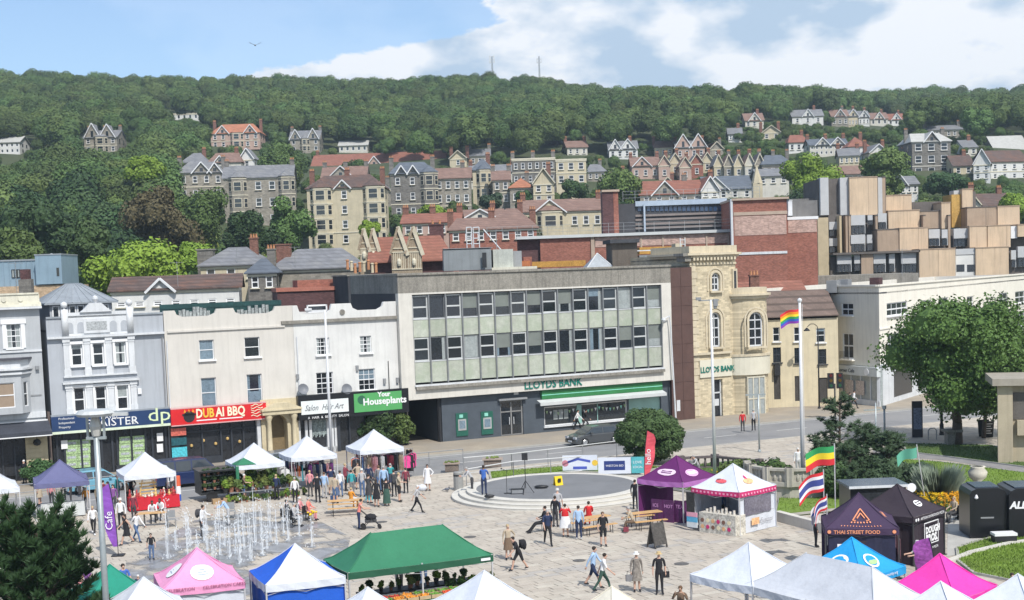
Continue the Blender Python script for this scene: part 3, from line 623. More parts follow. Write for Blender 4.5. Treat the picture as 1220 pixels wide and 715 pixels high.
# green fascia and white awning strip over the window
GRB=mat('bank_green',(.03,.17,.055),.45,.2);g0,g1=gx(645),gx(788,500);zg1,zg0=f.sz(715,460,.3)[1],f.sz(715,470.5,.3)[1]
MB().box(g0,g1,-.3,-.003,zg0,zg1).build('green_fascia',GRB,b5);MB().box(g0,g1,-.302,-.2,zg0+.32,zg0+.38).build('fascia_stripe',mat('mint',None),b5)
q=MB().box(g0-.5,g1,-.95,-.85,zg0-.46,zg0-.2);q.quad((g0-.5,-.9,zg0-.2),(g1,-.9,zg0-.2),(g1,-.3,zg0-.02),(g0-.5,-.3,zg0-.02));q.build('awning_strip',mat('pale_strip',(.52,.54,.54),.6,.06),b5)
BG=mat('bank_letter_green',(.0,.17,.13),.4,.05)
a=f.R(624,451,680,462.5,UP);text('LLOYDS BANK',b5,a[0],-UP-.06,a[2]+.06,(a[3]-a[2])*1.12,BG,ext=.02,xs=.93,bold=.012)
# brown stone slab beside it: every panel a piece
bx0,bx1=W5+.005,f.sz(825.5,470)[0]
bro=MB().box(bx0,bx1,-.25,10,0,zT-.1).build('stone_pier',mat('brown_joint',(.045,.02,.018),.8),b5)
nr=8
for r_ in range(nr):
    zz=(zT-.12)/nr
    for c_ in range(2):
        xa=bx0+(bx1-bx0)/2*c_;MB().box(xa+.012,xa+(bx1-bx0)/2-.012,-.29,-.251,r_*zz+.012,(r_+1)*zz-.012).build('stone_panel',BRONZE,bro)
x,z=f.sz(808,483,.3);MB().box(x-.15,x+.2,-.32,-.291,z-.5,z+.45).build('notice',TRIMW,b5)
# roof top: white gravel strip, plant
q=MB().box(xA,W5,-.4,10,zT+.161,zT+.17);q.build('roof',mat('roof_light',(.42,.41,.40),.9,.2,1),b5)
# cctv pole on wall
x,z=f.sz(789,381,UP);MB().cyl((x+.9,-UP-.35,0),(x+.6,-UP-.35,z-.6),.08,.06,8).tube([(x+.6,-UP-.35,z-.6),(x+.5,-UP-.35,z+.3),(x,-UP-.35,z+.1)],.05).ball((x-.1,-UP-.35,z),.2,8).build('camera_pole',TRIMW,b5)

# ---------------------------------------------------------------- 6 sandstone bank with rounded corner
f=bframe(826.5,501.8);b6=btag('sandstone_bank','honey sandstone bank with arched windows and rounded corner bay',f)
STN=mat('honey_sandstone',(.54,.465,.325),.88,.10,1.1,streak=.22,brick=(2.0,(.86,.86,.86)))
STL=mat('honey_sandstone_trim',(.56,.49,.36),.85,.1,1.3,streak=.35)
xc_=f.sz(871,470)[0];zTop=f.sz(850,303)[1];zMid=f.sz(850,422)[1]
wa=f.R(847.5,325,857,346.5);wb=f.R(846,372,858,413.5)
d6=(f.sz(850,470)[0],f.sz(861,470)[0],0,f.sz(855,452)[1])
def arch_wall(mb,x0,x1,z0,z1,op,y=0.0,depth=.3,n=8):
    """wall with one round headed opening op=(xa, xb, zsill, zspring)"""
    xa,xb,za,zs=op;xc=(xa+xb)/2;r=(xb-xa)/2
    arc=[(xc+r*cos(pi*i/n),zs+r*sin(pi*i/n))for i in range(n+1)]
    if za>z0:mb.quad((x0,y,z0),(x1,y,z0),(x1,y,za),(x0,y,za))
    mb.quad((x0,y,za),(xa,y,za),(xa,y,zs),(x0,y,zs));mb.quad((xb,y,za),(x1,y,za),(x1,y,zs),(xb,y,zs))
    mb.poly([(xb,y,zs),(x1,y,zs),(x1,y,z1),(xc,y,z1)]+[(x,y,z)for x,z in reversed(arc[1:n//2+1])])
    mb.poly([(x0,y,zs),(xa,y,zs)]+[(x,y,z)for x,z in reversed(arc[n//2:n])]+[(xc,y,z1),(x0,y,z1)])
    seg=[(xb,za)]+arc+[(xa,za)]
    for(p,q_),(r_,s_)in zip(seg,seg[1:]):mb.quad((p,y,q_),(r_,y,s_),(r_,y+depth,s_),(p,y+depth,q_))
def arch_window(par,op,y,n=8,bars=2,mould=.22,M=None):
    xa,xb,za,zs=op;xc=(xa+xb)/2;r=(xb-xa)/2
    def ring(r0,r1,ya,yb):
        q=MB();q.M=M;A=[(xc+r0*cos(pi*i/n),zs+r0*sin(pi*i/n))for i in range(n+1)];B=[(xc+r1*cos(pi*i/n),zs+r1*sin(pi*i/n))for i in range(n+1)]
        A=[(xc+r0,za)]+A+[(xc-r0,za)];B=[(xc+r1,za)]+B+[(xc-r1,za)]
        for i in range(len(A)-1):
            q.quad((B[i][0],ya,B[i][1]),(A[i][0],ya,A[i][1]),(A[i+1][0],ya,A[i+1][1]),(B[i+1][0],ya,B[i+1][1]))
            q.quad((B[i][0],ya,B[i][1]),(B[i+1][0],ya,B[i+1][1]),(B[i+1][0],yb,B[i+1][1]),(B[i][0],yb,B[i][1]))
            q.quad((A[i][0],ya,A[i][1]),(A[i][0],yb,A[i][1]),(A[i+1][0],yb,A[i+1][1]),(A[i+1][0],ya,A[i+1][1]))
        return q
    q=ring(r-.13,r,y+.14,y+.22);q.box(xa,xb,y+.14,y+.2,za,za+.14);q.box(xc-.04,xc+.04,y+.15,y+.2,za,zs+r)
    for k in range(bars):z=za+(zs-za)*(k+1)/(bars+.0);q.box(xa,xb,y+.15,y+.2,z-.05,z+.05)
    o=q.build('window',TRIMW,par)
    p=MB();p.M=M;p.poly([(xb,y+.19,za)]+[(xc+r*cos(pi*i/n),y+.19,zs+r*sin(pi*i/n))for i in range(n+1)]+[(xa,y+.19,za)]);p.build('pane',GLASS,o)
    ring(r+.02,r+mould,y-.12,y).build('arch_moulding',STL,o);ring(r+mould+.12,r+mould+.26,y-.07,y).build('outer_moulding',STL,o)
    s=MB();s.M=M;s.box(xa-.25,xb+.25,y-.3,y+.02,za-.16,za-.002);s.build('sill',STL,o);return o
b=MB();opA=(wa[0],wa[1],wa[2],wa[3]-(wa[1]-wa[0])/2);opB=(wb[0],wb[1],wb[2],wb[3]-(wb[1]-wb[0])/2)
zq=(wa[2]+wb[3])/2
arch_wall(b,0,xc_,zq,zTop,opA);arch_wall(b,0,xc_,zMid,zq,opB);wall_holes(b,0,xc_,0,zMid,[d6],0,.5)
b.build('front_wall',STN,b6);arch_window(b6,opA,0);arch_window(b6,opB,0,bars=3)
MB().quad((0,0,0),(0,12,0),(0,12,zTop),(0,0,zTop)).quad((xc_,12,0),(0,12,0),(0,12,zTop),(xc_,12,zTop)).build('side_wall',STN,b6)
# upper tower corner, chamfered
zBay=f.sz(895,352)[1];ca=1.15
cpts=[(xc_,0),(xc_+.9,.25),(xc_+1.5,1.0),(xc_+1.6,12)]
b=MB()
for A,B in zip(cpts,cpts[1:]):b.quad((*A,0),(*B,0),(*B,zTop),(*A,zTop))
b.build('tower_side',STN,b6)
MB().slab([(0,.3),(xc_+1.3,.5),(xc_+1.6,12),(0,12)],zTop-.4,zTop-.3).build('roof',LEAD,b6)
q=MB();q.box(xc_+.45,xc_+.95,-.02,.3,wa[2],wa[3]+.3);q.build('blind_niche',STL,b6);MB().box(xc_+.58,xc_+.82,-.05,.0,wa[2]+.15,wa[3]+.1).build('slit_window',GLASS,b6)
def around(out,z0_,z1_,m_,nm,extra=0):
    pts=[(-out,-out),(xc_,-out),(xc_+.9+out*.5,.25-out),(xc_+1.5+out,1.0-out*.4),(xc_+1.6+out,6),(-out,6)]
    return MB().slab(pts,z0_,z1_).build(nm,m_,b6)
around(.55,zTop-.05,zTop+.14,STL,'cornice');around(.3,zTop-.25,zTop-.055,STL,'cornice');around(.1,zTop-.9,zTop-.72,STL,'architrave');around(.15,zTop+.145,zTop+.75,STL,'parapet')
for i in range(13):x=.1+i*(xc_+.6)/13;MB().box(x,x+.2,-.42,-.003,zTop-.5,zTop-.26).build('corbel',STL,b6)
MB().box(-1.0,-.05,-.5,1,zTop-.1,zTop+.15).box(-.7,-.06,-.3,1,zTop-.55,zTop-.1).build('cornice_end',CONC,b6)
for k in range(22):z=.15+k*(zTop-1)/22;MB().box(-.03,.55 if k%2 else .75,-.05,-.002,z,z+(zTop-1)/22-.05).build('quoin',STL,b6)
# rounded bay
bx_a,bx_b=f.sz(872,470)[0],f.sz(918.5,455)[0]
cx6=(bx_a+bx_b)/2+.05;R6=(bx_b-bx_a)/2*1.06;cy6=R6*.62 
def drum(r,z0_,z1_,m_,nm,a0=-pi,a1=.35,n=20,cap=True):
    q=MB();P_=[(cx6+r*cos(a0+(a1-a0)*i/n),cy6+r*sin(a0+(a1-a0)*i/n))for i in range(n+1)]
    for A,B in zip(P_,P_[1:]):q.quad((*A,z0_),(*B,z0_),(*B,z1_),(*A,z1_))
    if cap:q.poly([(*p,z1_)for p in P_]);q.poly([(*p,z0_)for p in reversed(P_)])
    return q.build(nm,m_,b6)
drum(R6,0,zBay,STN,'bay_wall');drum(R6+.4,zBay,zBay+.18,STL,'bay_cornice');drum(R6+.2,zBay-.25,zBay-.002,STL,'bay_cornice');drum(R6+.05,zBay+.182,zBay+.7,STL,'bay_parapet')
zf1,zf0=f.sz(890,424)[1],f.sz(890,446)[1];drum(R6+.3,zf1,zf1+.22,STL,'bay_string');FASC=mat('cream_fascia',(.62,.59,.48),.6,.04);drum(R6+.22,zf0,zf1-.004,FASC,'bay_fascia')
strip(b6,-.05,xc_,zMid,zMid+.2,.25,STL);strip(b6,f.sz(833,435)[0],xc_+.1,zf0,zf1-.1,.12,FASC,'fascia')
a=f.R(834,434,874,443.8,.1);text('LLOYDS BANK',b6,a[0],-.17,a[2]+.08,(a[3]-a[2])*.95,BG,ext=.02,xs=.80,bold=.012)
Mb=Matrix.Translation((cx6,cy6,0))@Matrix.Rotation(radians(-6),4,'Z')@Matrix.Translation((0,-R6-.03,0))
wz=f.R(885.5,372,901,413,R6-cy6);hw=(wz[1]-wz[0])/2
arch_window(b6,(-hw,hw,wz[2],wz[3]-hw),-.22,bars=3,M=Mb)
w2=f.R(885,449,905,488,R6-cy6);q=MB();q.M=Mb;hw=(w2[1]-w2[0])/2
for x in(-hw,-hw/3-.05,hw/3-.05,hw-.1):q.box(x,x+.1,-.12,.2,w2[2]-.9,w2[3])
for z in(w2[2]-.9,w2[2]+.9,w2[3]-.1):q.box(-hw,hw,-.11,.2,z,z+.12)
wo=q.build('window',mat('cream_joinery',(.55,.52,.42),.6),b6);q=MB();q.M=Mb;q.quad((-hw,-.06,w2[2]-.9),(hw,-.06,w2[2]-.9),(hw,-.06,w2[3]),(-hw,-.06,w2[3]));q.build('pane',GLASSG,wo)
q=MB().box(d6[0],d6[1],.35,.4,0,d6[3]);dd=q.build('door',SHOPD,b6);q=MB();[q.box(x,x+.1,.25,.349,0,d6[3])for x in(d6[0],d6[1]-.1)];q.box(d6[0],d6[1],.25,.349,2.0,2.12);q.box(d6[0]+.2,d6[1]-.2,.3,.34,.9,1.5);q.build('door_frame',TRIMW,dd)

for(bb,x,z0_,z1_,m_)in((b3,.12,3.6,9.2,TRIMW),(b2,W2-.15,4.2,9.5,GREY),(b4,.25,4.0,9.0,TRIMW)):MB().cyl((x,-.08,z0_),(x,-.08,z1_),.05,.05,6).build('downpipe',m_,bb)
for(bb,pts_)in((b3,((.3,3.95),(3.4,3.9),(5.6,3.95))),(b4,((.3,4.1),(2.6,4.05)))):MB().tube([(x,-.03,z)for x,z in pts_],.018,4).build('cable',DARK,bb)
def aerial(px,py,Y,lab):
    t=thing('television_aerial',lab,'aerial',D(px,py,Y));q=MB().cyl((0,0,-.6),(0,0,2.2),.025,None,5).cyl((-.6,0,2.1),(.6,0,2.1),.02,None,4);[q.cyl((x,-.25,2.1),(x,.25,2.1),.012,None,4)for x in(-.5,-.3,-.1,.1,.3,.5)];q.build('antenna',GREY,t)
for a_ in((212,340,129,'television aerial on the long brown tiled roof'),(352,318,150,'television aerial on the hipped slate roof'),(283,320,152,'television aerial above the small pale hipped roof'),(592,302,128,'television aerial on the stained plant room'),(20,345,112,'television aerial over the cream parapet at the far left'),(1075,322,142,'television aerial on the long cream building')):aerial(*a_)
# ---------------------------------------------------------------- 7 low yellow building down the lane
f=Frame(G(915,486),radians(4));b7=btag('lane_building','low yellow rendered building with slate roof set back between the banks',f)
W7=f.sz(992,470)[0]+.6;ze7=f.sz(955,380)[1];YL=mat('yellow_render',(.58,.51,.36),.9,.08,1,streak=.3)
ws=[f.R(921,390,929,407),f.R(946,390,953,407),f.R(972.5,391,983,408),f.R(921,414,930.5,432),f.R(946.5,414.5,952.5,433),f.R(975,416,984.5,434)]
ds=[f.R(922,447,930,476),f.R(947,448,952.5,478),f.R(975,450,986,480)]
b=MB();wall_holes(b,0,W7,0,ze7,ws+ds,0,.2);b.build('front_wall',YL,b7);back_box(b7,W7,8,ze7+.2,YL)
for h in ws[:3]:window(b7,*h,.1,'sash')
for h in ws[3:]:window(b7,*h,.1,'grid',nx=2,nz=2,fm=FRAMED)
for h in ds:MB().box(h[0],h[1],.12,.18,0,h[3]).build('door',mat('dim_door_2',(.05,.045,.04),.6,.3),b7)
q=MB().box(-.1,W7,-.3,5,ze7+.2,ze7+.3);q.quad((-.1,-.3,ze7+.3),(W7,-.3,ze7+.3),(W7,3.2,ze7+2.6),(-.1,3.2,ze7+2.6));q.quad((W7,3.2,ze7+2.6),(W7,8.2,ze7+0.3),(-.1,8.2,ze7+.3),(-.1,3.2,ze7+2.6));q.poly([(-.1,-.3,ze7+.3),(-.1,3.2,ze7+2.6),(-.1,8.2,ze7+.3)]);q.build('roof',mat('slate_brown',(.165,.12,.10),.8,.25,1,bands=(1.6,.7)),b7)
MB().box(.6,1.1,-.5,-.003,3.0,4.0).build('projecting_sign',DARK,b7)
MB().box(-.5,W7-.4,8.4,13,0,ze7+1.6).build('rear_wall',YL,b7);q=MB();gable_roof(q,-.5,W7-.4,8.4,14,ze7+1.6,ze7+3.3,0,0,0,1);q.build('rear_roof',[TILER,YL],b7);chimney(b7,1.2,9,ze7+1.6,ze7+4.0)

# ---------------------------------------------------------------- 8 white corner building on the right
p0=G(1049,484.5);p1=G(992,478.0);_t=D(1220,325.5,172);
v1=Vector((_t.x-p0.x,_t.y-p0.y,0));aL=atan2(v1.y,v1.x)
f=Frame(p0,aL);b8=btag('long_corner_building','long cream building with chamfered corner shop behind the big green tree',f)
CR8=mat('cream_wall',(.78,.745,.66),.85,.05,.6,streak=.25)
H8=f.sz(1049,341)[1];L8=60.0
ws=[f.R(1056.5,360,1081.5,375.5),f.R(1097,357.5,1109.5,372.5),f.R(1118,354.5,1130,370),f.R(1152,353,1160,368),f.R(1190.5,349,1201,363.5),f.R(1209.5,347,1221,361)]
w2s=[f.R(1057.5,397,1075,419.5)]+[(h[0],h[1],0,0)for h in ws[1:]]
z20,z21=w2s[0][2],w2s[0][3];w2s=[(h[0],h[1],z20,z21)for h in w2s]
b=MB();wall_holes(b,0,L8,3.6,H8,ws+w2s,0,.18);b.build('front_wall',CR8,b8);MB().box(0,L8,.003,.3,0,3.599).build('ground_floor_wall',TRIMW,b8)
MB().box(0,L8,12,12.3,0,H8).box(L8-.3,L8,.31,11.99,0,H8).build('back_wall',CR8,b8)
for k,h in enumerate(ws):window(b8,*h,.08,'grid',nx=(4 if k==0 else 2),nz=2,fw=.1)
for k,h in enumerate(w2s):window(b8,*h,.08,'grid',nx=(4 if k==0 else 2),nz=2,fw=.1)
strip(b8,0,L8,3.6,3.8,.15,TRIMW);zs=f.sz(1100,384)[1];strip(b8,0,L8,zs-.05,zs+.08,.08,CR8)
strip(b8,-.05,L8,H8-.02,H8+.14,.12,CR8,'coping',.3)
for k in range(7):MB().box(4+k*7.5,9.5+k*7.5,-.03,.0,.5,2.9).build('shop_window',SHOPD,b8)
# chamfer face
vA=Vector((p1.x-p0.x,p1.y-p0.y,0));l9=vA.length;a9=atan2(-vA.y,-vA.x)# plane runs from p1 to p0
f9=Frame(p1,a9);Mi=Matrix.Rotation(-aL,4,'Z')@Matrix.Translation((p1.x-p0.x,p1.y-p0.y,0))@Matrix.Rotation(a9,4,'Z')
def in8(o):o.matrix_basis=Mi@o.matrix_basis;return o
ws=[f9.R(1002.5,361,1016.5,376),f9.R(1004,397,1016.5,427)]
b=MB();wall_holes(b,0,l9,3.6,H8,ws,0,.18);in8(b.build('corner_wall',mat('cream_wall_shaded',(.68,.65,.57),.85,.05,.6,streak=.3),b8))  # corner face turned from the sun: its shade is put into a darker cream
in8(window(b8,*ws[0],.08,'grid',nx=2,nz=2,fw=.1));in8(window(b8,*ws[1],.08,'grid',nx=2,nz=2,fw=.1))
in8(MB().box(0,l9,-.12,.3,H8-.02,H8+.14).build('coping',CR8,b8));in8(MB().box(0,l9,.02,.3,0,3.59).build('corner_shop_window',GLASSG,b8))
in8(MB().box(0,l9+.05,-.4,.02,2.7,3.55).build('shop_sign',mat('pale_sign',(.55,.58,.58),.5,.1),b8))
q=MB();[q.box(x,x+.12,-.05,.02,0,2.7)for x in[l9*i/5 for i in range(5)]];q.box(0,l9,-.1,.02,0,.5);in8(q.build('shop_frame',TRIMW,b8))
t_=text('The Corner Cafe',b8,.4,-.42,2.95,.5,DARK);in8(t_)
q=MB().cyl((l9*.8,-.45,3.1),(l9*.8,-.41,3.1),.32,.32,14);in8(q.build('emblem',WHITE,b8));
for k in range(3):in8(MB().box(.5+k*1.6,1.7+k*1.6,-.1,-.06,.9,2.2).build('window_poster',mat('poster_mix',(.45,.38,.34),.5,.5,6),b8))
in8(MB().box(ws[1][0]-.3,ws[1][1]+.3,-.4,-.003,ws[1][2]-.2,ws[1][2]-.1).build('balcony_slab',CR8,b8))
q=MB();[q.box(ws[1][0]-.28+k*.2,ws[1][0]-.25+k*.2,-.38,-.35,ws[1][2]-.1,ws[1][2]+.7)for k in range(9)];in8(q.build('balcony_rail',DARK,b8))
_c=[(p0.x,p0.y),(p1.x,p1.y)];vn=Vector((-sin(aL),cos(aL),0));e1=p0+v1.normalized()*L8;e2=e1+vn*12;e3=p1+vn*6
Ri=Matrix.Rotation(-aL,4,'Z')
rp=[(Ri@(Vector((p.x,p.y,0))-Vector((p0.x,p0.y,0))))for p in(p0,e1,e2,e3,p1)]
MB().slab([(p.x,p.y)for p in rp],H8-.7,H8-.55).build('roof',mat('roof_felt',None),b8)
for k,(x,y)in enumerate(((3,5),(9,6),(15.5,5))):
    MB().box(x,x+1.1,y,y+1.0,H8-.55,H8+.6).build('roof_unit',(GREY,BRICKD)[k%2==0 and k>0],b8)
# ================================================================== roofs and buildings behind the parade, villas on the hillside
CINV=CROT.transposed()
def proj(P):
    v=CINV@(Vector(P)-CAM);return PPX+F*v.x/-v.z,PPY-F*v.y/-v.z
HSE=[];PROT=[]# (x0, y0, x1, y1, Y): picture boxes of buildings that nearer trees must leave clear
STONE=mat('grey_bath_stone',(.30,.275,.23),.9,.18,.8,streak=.3,sub=(.22,.205,.18),brick=(1.6,(.8,.8,.8)))
STONEC=mat('cream_bath_stone',(.52,.46,.33),.9,.12,.8,streak=.3)
STONED=mat('dark_stone',(.17,.16,.145),.9,.25,.8,streak=.3,brick=(1.6,(.8,.8,.8)))
TRIMC=mat('cream_trim',(.60,.56,.44),.8,.08)
SLATEL=mat('grey_slate',(.20,.205,.22),.75,.15,1,bands=(2.5,.35),sub=(.26,.26,.26))
SLATEB=mat('blue_slate',(.12,.14,.17),.7,.15,1,bands=(2.5,.3))
PALEW=mat('pale_wall',(.55,.53,.47),.9,.08,.8,streak=.2)
ORANGE=mat('orange_tile',(.42,.175,.10),.85,.15,.8,bands=(2,.25))
WALLM={'stone':STONE,'cream':STONEC,'dark':STONED,'white':RENDER_W,'pale':PALEW,'brick':BRICKR,'pink':mat('pink_stone',(.42,.30,.25),.9,.15,.7)}
ROOFM={'slate':SLATEL,'blue':SLATEB,'brown':TILEB,'red':TILER,'pink':TILEP,'orange':ORANGE,'pale':mat('pale_roof',(.42,.42,.40),.8,.1)}
def house(label,x0,x1,ye,yb,Y=None,ang=0,dep=8,rise=2.5,wall='stone',roof='slate',cols=3,rows=2,hip=0,gables=(),bays=(),ch=1,name='villa',winm=None,ridge='x',group='villas and terraces on the hillside',trim=None,wsize=(.95,1.5),drop=4.0,flat=False,prot=True,quoins=False):
    if Y is None:p=T((x0+x1)/2,yb);Y=p.y
    p0=D(x0,yb,Y);fr=Frame((p0.x,p0.y,p0.z),radians(ang));W_=fr.sz(x1,yb)[0];H=fr.sz((x0+x1)/2,ye)[1]
    base=min(-.5,terrain(p0.x,p0.y)-p0.z-1)if Y>195 else-p0.z
    base=max(base,-25)
    t=thing(name,label,'house',fr.o,fr.a,group);wm,rm=WALLM[wall],ROOFM[roof];tm=trim or TRIMC
    if prot:PROT.append((x0-2,ye-rise/Y*F*.9,x1+2,yb-(yb-ye)*.25,Y))
    H=max(H,2);HSE.append((p0.x+W_/2,p0.y))
    b=MB();hs=[];nh=rows
    fl=H/rows
    for r_ in range(rows):
        for c_ in range(cols):
            xc=W_*(c_+.5)/cols;w_,h_=min(wsize[0],W_/cols*.5),min(wsize[1],fl*.6);z_=fl*r_+fl*.28
            if any(abs(xc-fr.sz(bp,ye)[0])<bwid*.75 for bp,bwid in bays):continue
            hs.append((xc-w_/2,xc+w_/2,z_,z_+h_))
    wall_holes(b,0,W_,base,H,hs,0,.12)
    b.quad((0,0,base),(0,dep,base),(0,dep,H),(0,0,H));b.quad((W_,dep,base),(W_,0,base),(W_,0,H),(W_,dep,H));b.quad((W_,dep,base),(0,dep,base),(0,dep,H),(W_,dep,H))
    b.build('wall',wm,t)
    small=(yb-ye)/max(1,rows)<9
    for h in hs:
        o=window(t,*h,.04,'plain' if small else 'sash',fw=.11,sill=not small,sillm=tm)
    # side windows
    for sx in(0,W_):
        for r_ in range(rows):
            for yy in((dep*.3,dep*.7)if dep>6 else(dep*.5,)):
                z_=fl*r_+fl*.28;q=MB().box(sx-.04,sx+.04,yy-.45,yy+.45,z_,z_+min(1.4,fl*.6));q.build('side_window',GLASS,t)
    if flat:
        MB().box(-.15,W_+.15,-.15,dep+.15,H,H+.35).build('parapet',tm,t);MB().box(.1,W_-.1,.1,dep-.1,H+.3501,H+.37).build('roof',rm,t)
    else:
        q=MB()
        if ridge=='x':gable_roof(q,0,W_,0,dep,H,H+rise,hip,hip,0,1,over=.35)
        else:
            q.M=Matrix.Translation((W_,0,0))@Matrix.Rotation(pi/2,4,'Z');gable_roof(q,0,dep,0,W_,H,H+rise,hip,hip,0,1,over=.35);q.M=None
            if not hip:
                e=MB();[e.cyl((x,-.45,H),(W_/2,-.45,H+rise),.13,.13,4)for x in(-.2,W_+.2)];e.build('bargeboard',tm if wall!='white' else WHITE,t)
        ro=q.build('roof',[rm,wm],t)
        for gx,gw,gh in gables:
            X=fr.sz(gx,ye)[0];q=MB();q.prism([(X-gw/2,H-.2),(X+gw/2,H-.2),(X,H+gh)],-.12,-.02,1);k=dep/2*min(1,gh/rise)
            for s in(-1,1):q.quad((X+s*(gw/2+.25),-.4,H-.25),(X,-.4,H+gh+.1),(X,k,H+gh+.1),(X+s*(gw/2+.25),-.2,H-.25),0)
            go=q.build('gable',[rm,wm],t);e=MB();[e.cyl((X+s*(gw/2+.2),-.42,H-.2),(X,-.42,H+gh+.1),.14,.14,4)for s in(-1,1)];e.build('bargeboard',WHITE,go)
            if gh>1.2:MB().box(X-.35,X+.35,-.16,-.121,H+.1,H+.1+gh*.45).build('attic_window',GLASS,go)
    MB().box(-.1,W_+.1,-.12,-.003,H-.28,H-.06).build('eaves_band',tm,t)
    if rows>1 and not small:MB().box(-.06,W_+.06,-.1,-.003,fl-.1,fl+.08).build('string_course',tm,t)
    if quoins:
        for sx in(0,W_-.5):MB().box(sx-.02,sx+.52,-.06,-.003,base,H-.3).build('quoin_strip',tm,t)
    for bp,bwid in bays:
        X=fr.sz(bp,ye)[0];bo=1.0;P_=[(X-bwid/2,0),(X-bwid/2+.8,-bo),(X+bwid/2-.8,-bo),(X+bwid/2,0)]
        q=MB().slab(P_,base,H+.2);bo_=q.build('bay',wm,t)
        for r_ in range(rows):
            z_=fl*r_+fl*.25;h_=min(1.7,fl*.62)
            for A,B in zip(P_,P_[1:]):
                m_=((A[0]+B[0])/2,(A[1]+B[1])/2);l_=hypot(B[0]-A[0],B[1]-A[1])*.62
                a_=atan2(B[1]-A[1],B[0]-A[0]);w=MB();w.M=Matrix.Translation((m_[0],m_[1],0))@Matrix.Rotation(a_,4,'Z')
                w.box(-l_/2-.1,l_/2+.1,-.05,-.003,z_-.12,z_+h_+.12);w.build('window_surround',tm,bo_)
                w=MB();w.M=Matrix.Translation((m_[0],m_[1],0))@Matrix.Rotation(a_,4,'Z');w.box(-l_/2,l_/2,-.065,-.051,z_,z_+h_*.47);w.box(-l_/2,l_/2,-.065,-.051,z_+h_*.53,z_+h_);w.build('pane',GLASS,bo_)
            MB().slab([(a*1.0+(a-X)*.06,b_-.08 if b_<0 else b_+.0)for a,b_ in P_],fl*(r_+1)-.16,fl*(r_+1)+.02).build('bay_band',tm,bo_)
        q=MB();k=H+.22;top=(X,.6,k+1.5)
        E_=[(a+(a-X)*.12,b_-.15 if b_<0 else b_)for a,b_ in P_]
        for A,B in zip(E_,E_[1:]):q.poly([(*A,k),(*B,k),top])
        q.poly([(*p,k-.01)for p in reversed(E_)]);q.build('bay_roof',rm,bo_)
    for i in range(ch):
        X=W_*(.02+.96*i/max(1,ch-1))if ch>1 else W_*.78
        chimney(t,X,dep/2,H+(.3 if ch>1 else rise*.4),H+rise+1.0,.9,.6,STONED if wall in('stone','dark')else None,3)
    return t,fr,W_,H

# ---- named villas, nearest and largest first
house('four storey cream and grey stone villa with two canted bays and brown roof',368.5,457,224,296,262,-3,9,2.6,'cream','brown',5,4,3,bays=((382,4.1),(445,4.1)),gables=((408,3,1.4),),ch=3,wsize=(1.0,1.5))
house('grey stone villa with slate roof rising above trees, cream window surrounds',270,352,212,292,285,4,9,2.8,'stone','slate',5,4,0,bays=((283,3.8),(341,3.4)),ch=2,wsize=(1.2,1.7))
house('dark stone four storey villa with mansard roof and corner bay',467,519,207,262,282,3,10,2.6,'dark','blue',3,3,2.2,bays=((511,3.6),),gables=((478,2.2,1.6),(492,2.2,1.6)),ch=2)
house('stone villa wing with pinkish tiled roof and pairs of windows',519.5,562,213,262,284,0,8,2.4,'stone','pink',4,3,0,ch=1)
house('narrow stone tower house with pyramid roof and tall white windows',564,588,203,240,300,0,7,2.6,'cream','blue',1,2,2.3,bays=((576,3.2),),ch=1)
house('grey slate roofed house left of the cream trimmed villa',213,268,206,240,300,8,9,2.6,'stone','slate',4,2,2.5,gables=((240,4,2.2),(256,3,2)),ch=2)
house('pale gabled house behind the slate roofs below the orange villa',217,247,194,208,345,0,8,2.6,'pale','slate',3,1,2.5,ch=1)
house('brownish roofed house with clipped gables below the orange villa',249,288,194,210,335,0,8,2.6,'pale','pink',4,1,1.5,gables=((262,3,1.6),),ch=1)
house('white gabled house beside the clipped gable house',286,303,190,203,338,0,7,2.7,'white','slate',1,1,0,ridge='y',ch=0)
house('orange roofed stone villa high among the trees',252,310,159,178,None,0,10,3.2,'pink','orange',6,2,3,gables=((265,4,2.4),(298,4,2.4)),bays=((282,4),),ch=2)
house('grey stone mansion with steep gables on the left hillside',101,140,164,184,None,0,10,2.4,'stone','slate',4,2,0,gables=((110,4.4,4),(128,4.4,3.6)),bays=((120,4),),ch=3)
house('long low white flat roofed house near the top left of the woods',203,237,136,144,None,2,8,1,'white','pale',5,1,flat=True,ch=0)
house('white house half hidden by trees at the far left',0,24,170,184,None,0,8,2,'white','pale',4,2,ch=1)
house('steep gabled grey house below the woods left of the long red roof',346,381,166,182,None,0,9,3,'stone','slate',4,2,0,gables=((352,3.5,3),(373,3.5,3.2)),bays=((363,3),),ch=2)
house('low pale roofed bungalow above the long red roof',404,438,174,182,None,0,8,1.8,'pale','pale',5,1,0,ch=0)
house('long school like building under a very long red tiled roof',371,530,199,214,400,-2,16,4.6,'pink','red',14,1,0,gables=((446,5,3),),ch=2)
house('brown gabled house between the bay villa and the dark villa',384,436,213,224,310,0,9,2.8,'stone','pink',4,1,0,gables=((406,6,2.6),),ch=3)
house('grey rear wing of the flat topped cream block',611,662,190,222,330,0,10,1,'dark','pale',6,2,flat=True,ch=3)
house('flat topped cream block with dark downpipes',663,699,191,222,330,3,8,1,'cream','pale',3,2,flat=True,ch=0,wsize=(1.2,1.6))
house('gabled cream house with white bargeboards in front of the cream block',636,661,219,245,285,0,8,3.2,'cream','slate',2,2,0,ridge='y',ch=1)
house('house with bright red hipped roof beside the white bargeboard gable',608,635,224,245,288,0,8,2.2,'stone','orange',2,1,2.8,ch=1)
house('dark stone house with dormer behind the round bushes',588,608,215,245,292,0,8,2.2,'stone','pink',2,2,0,ch=2)
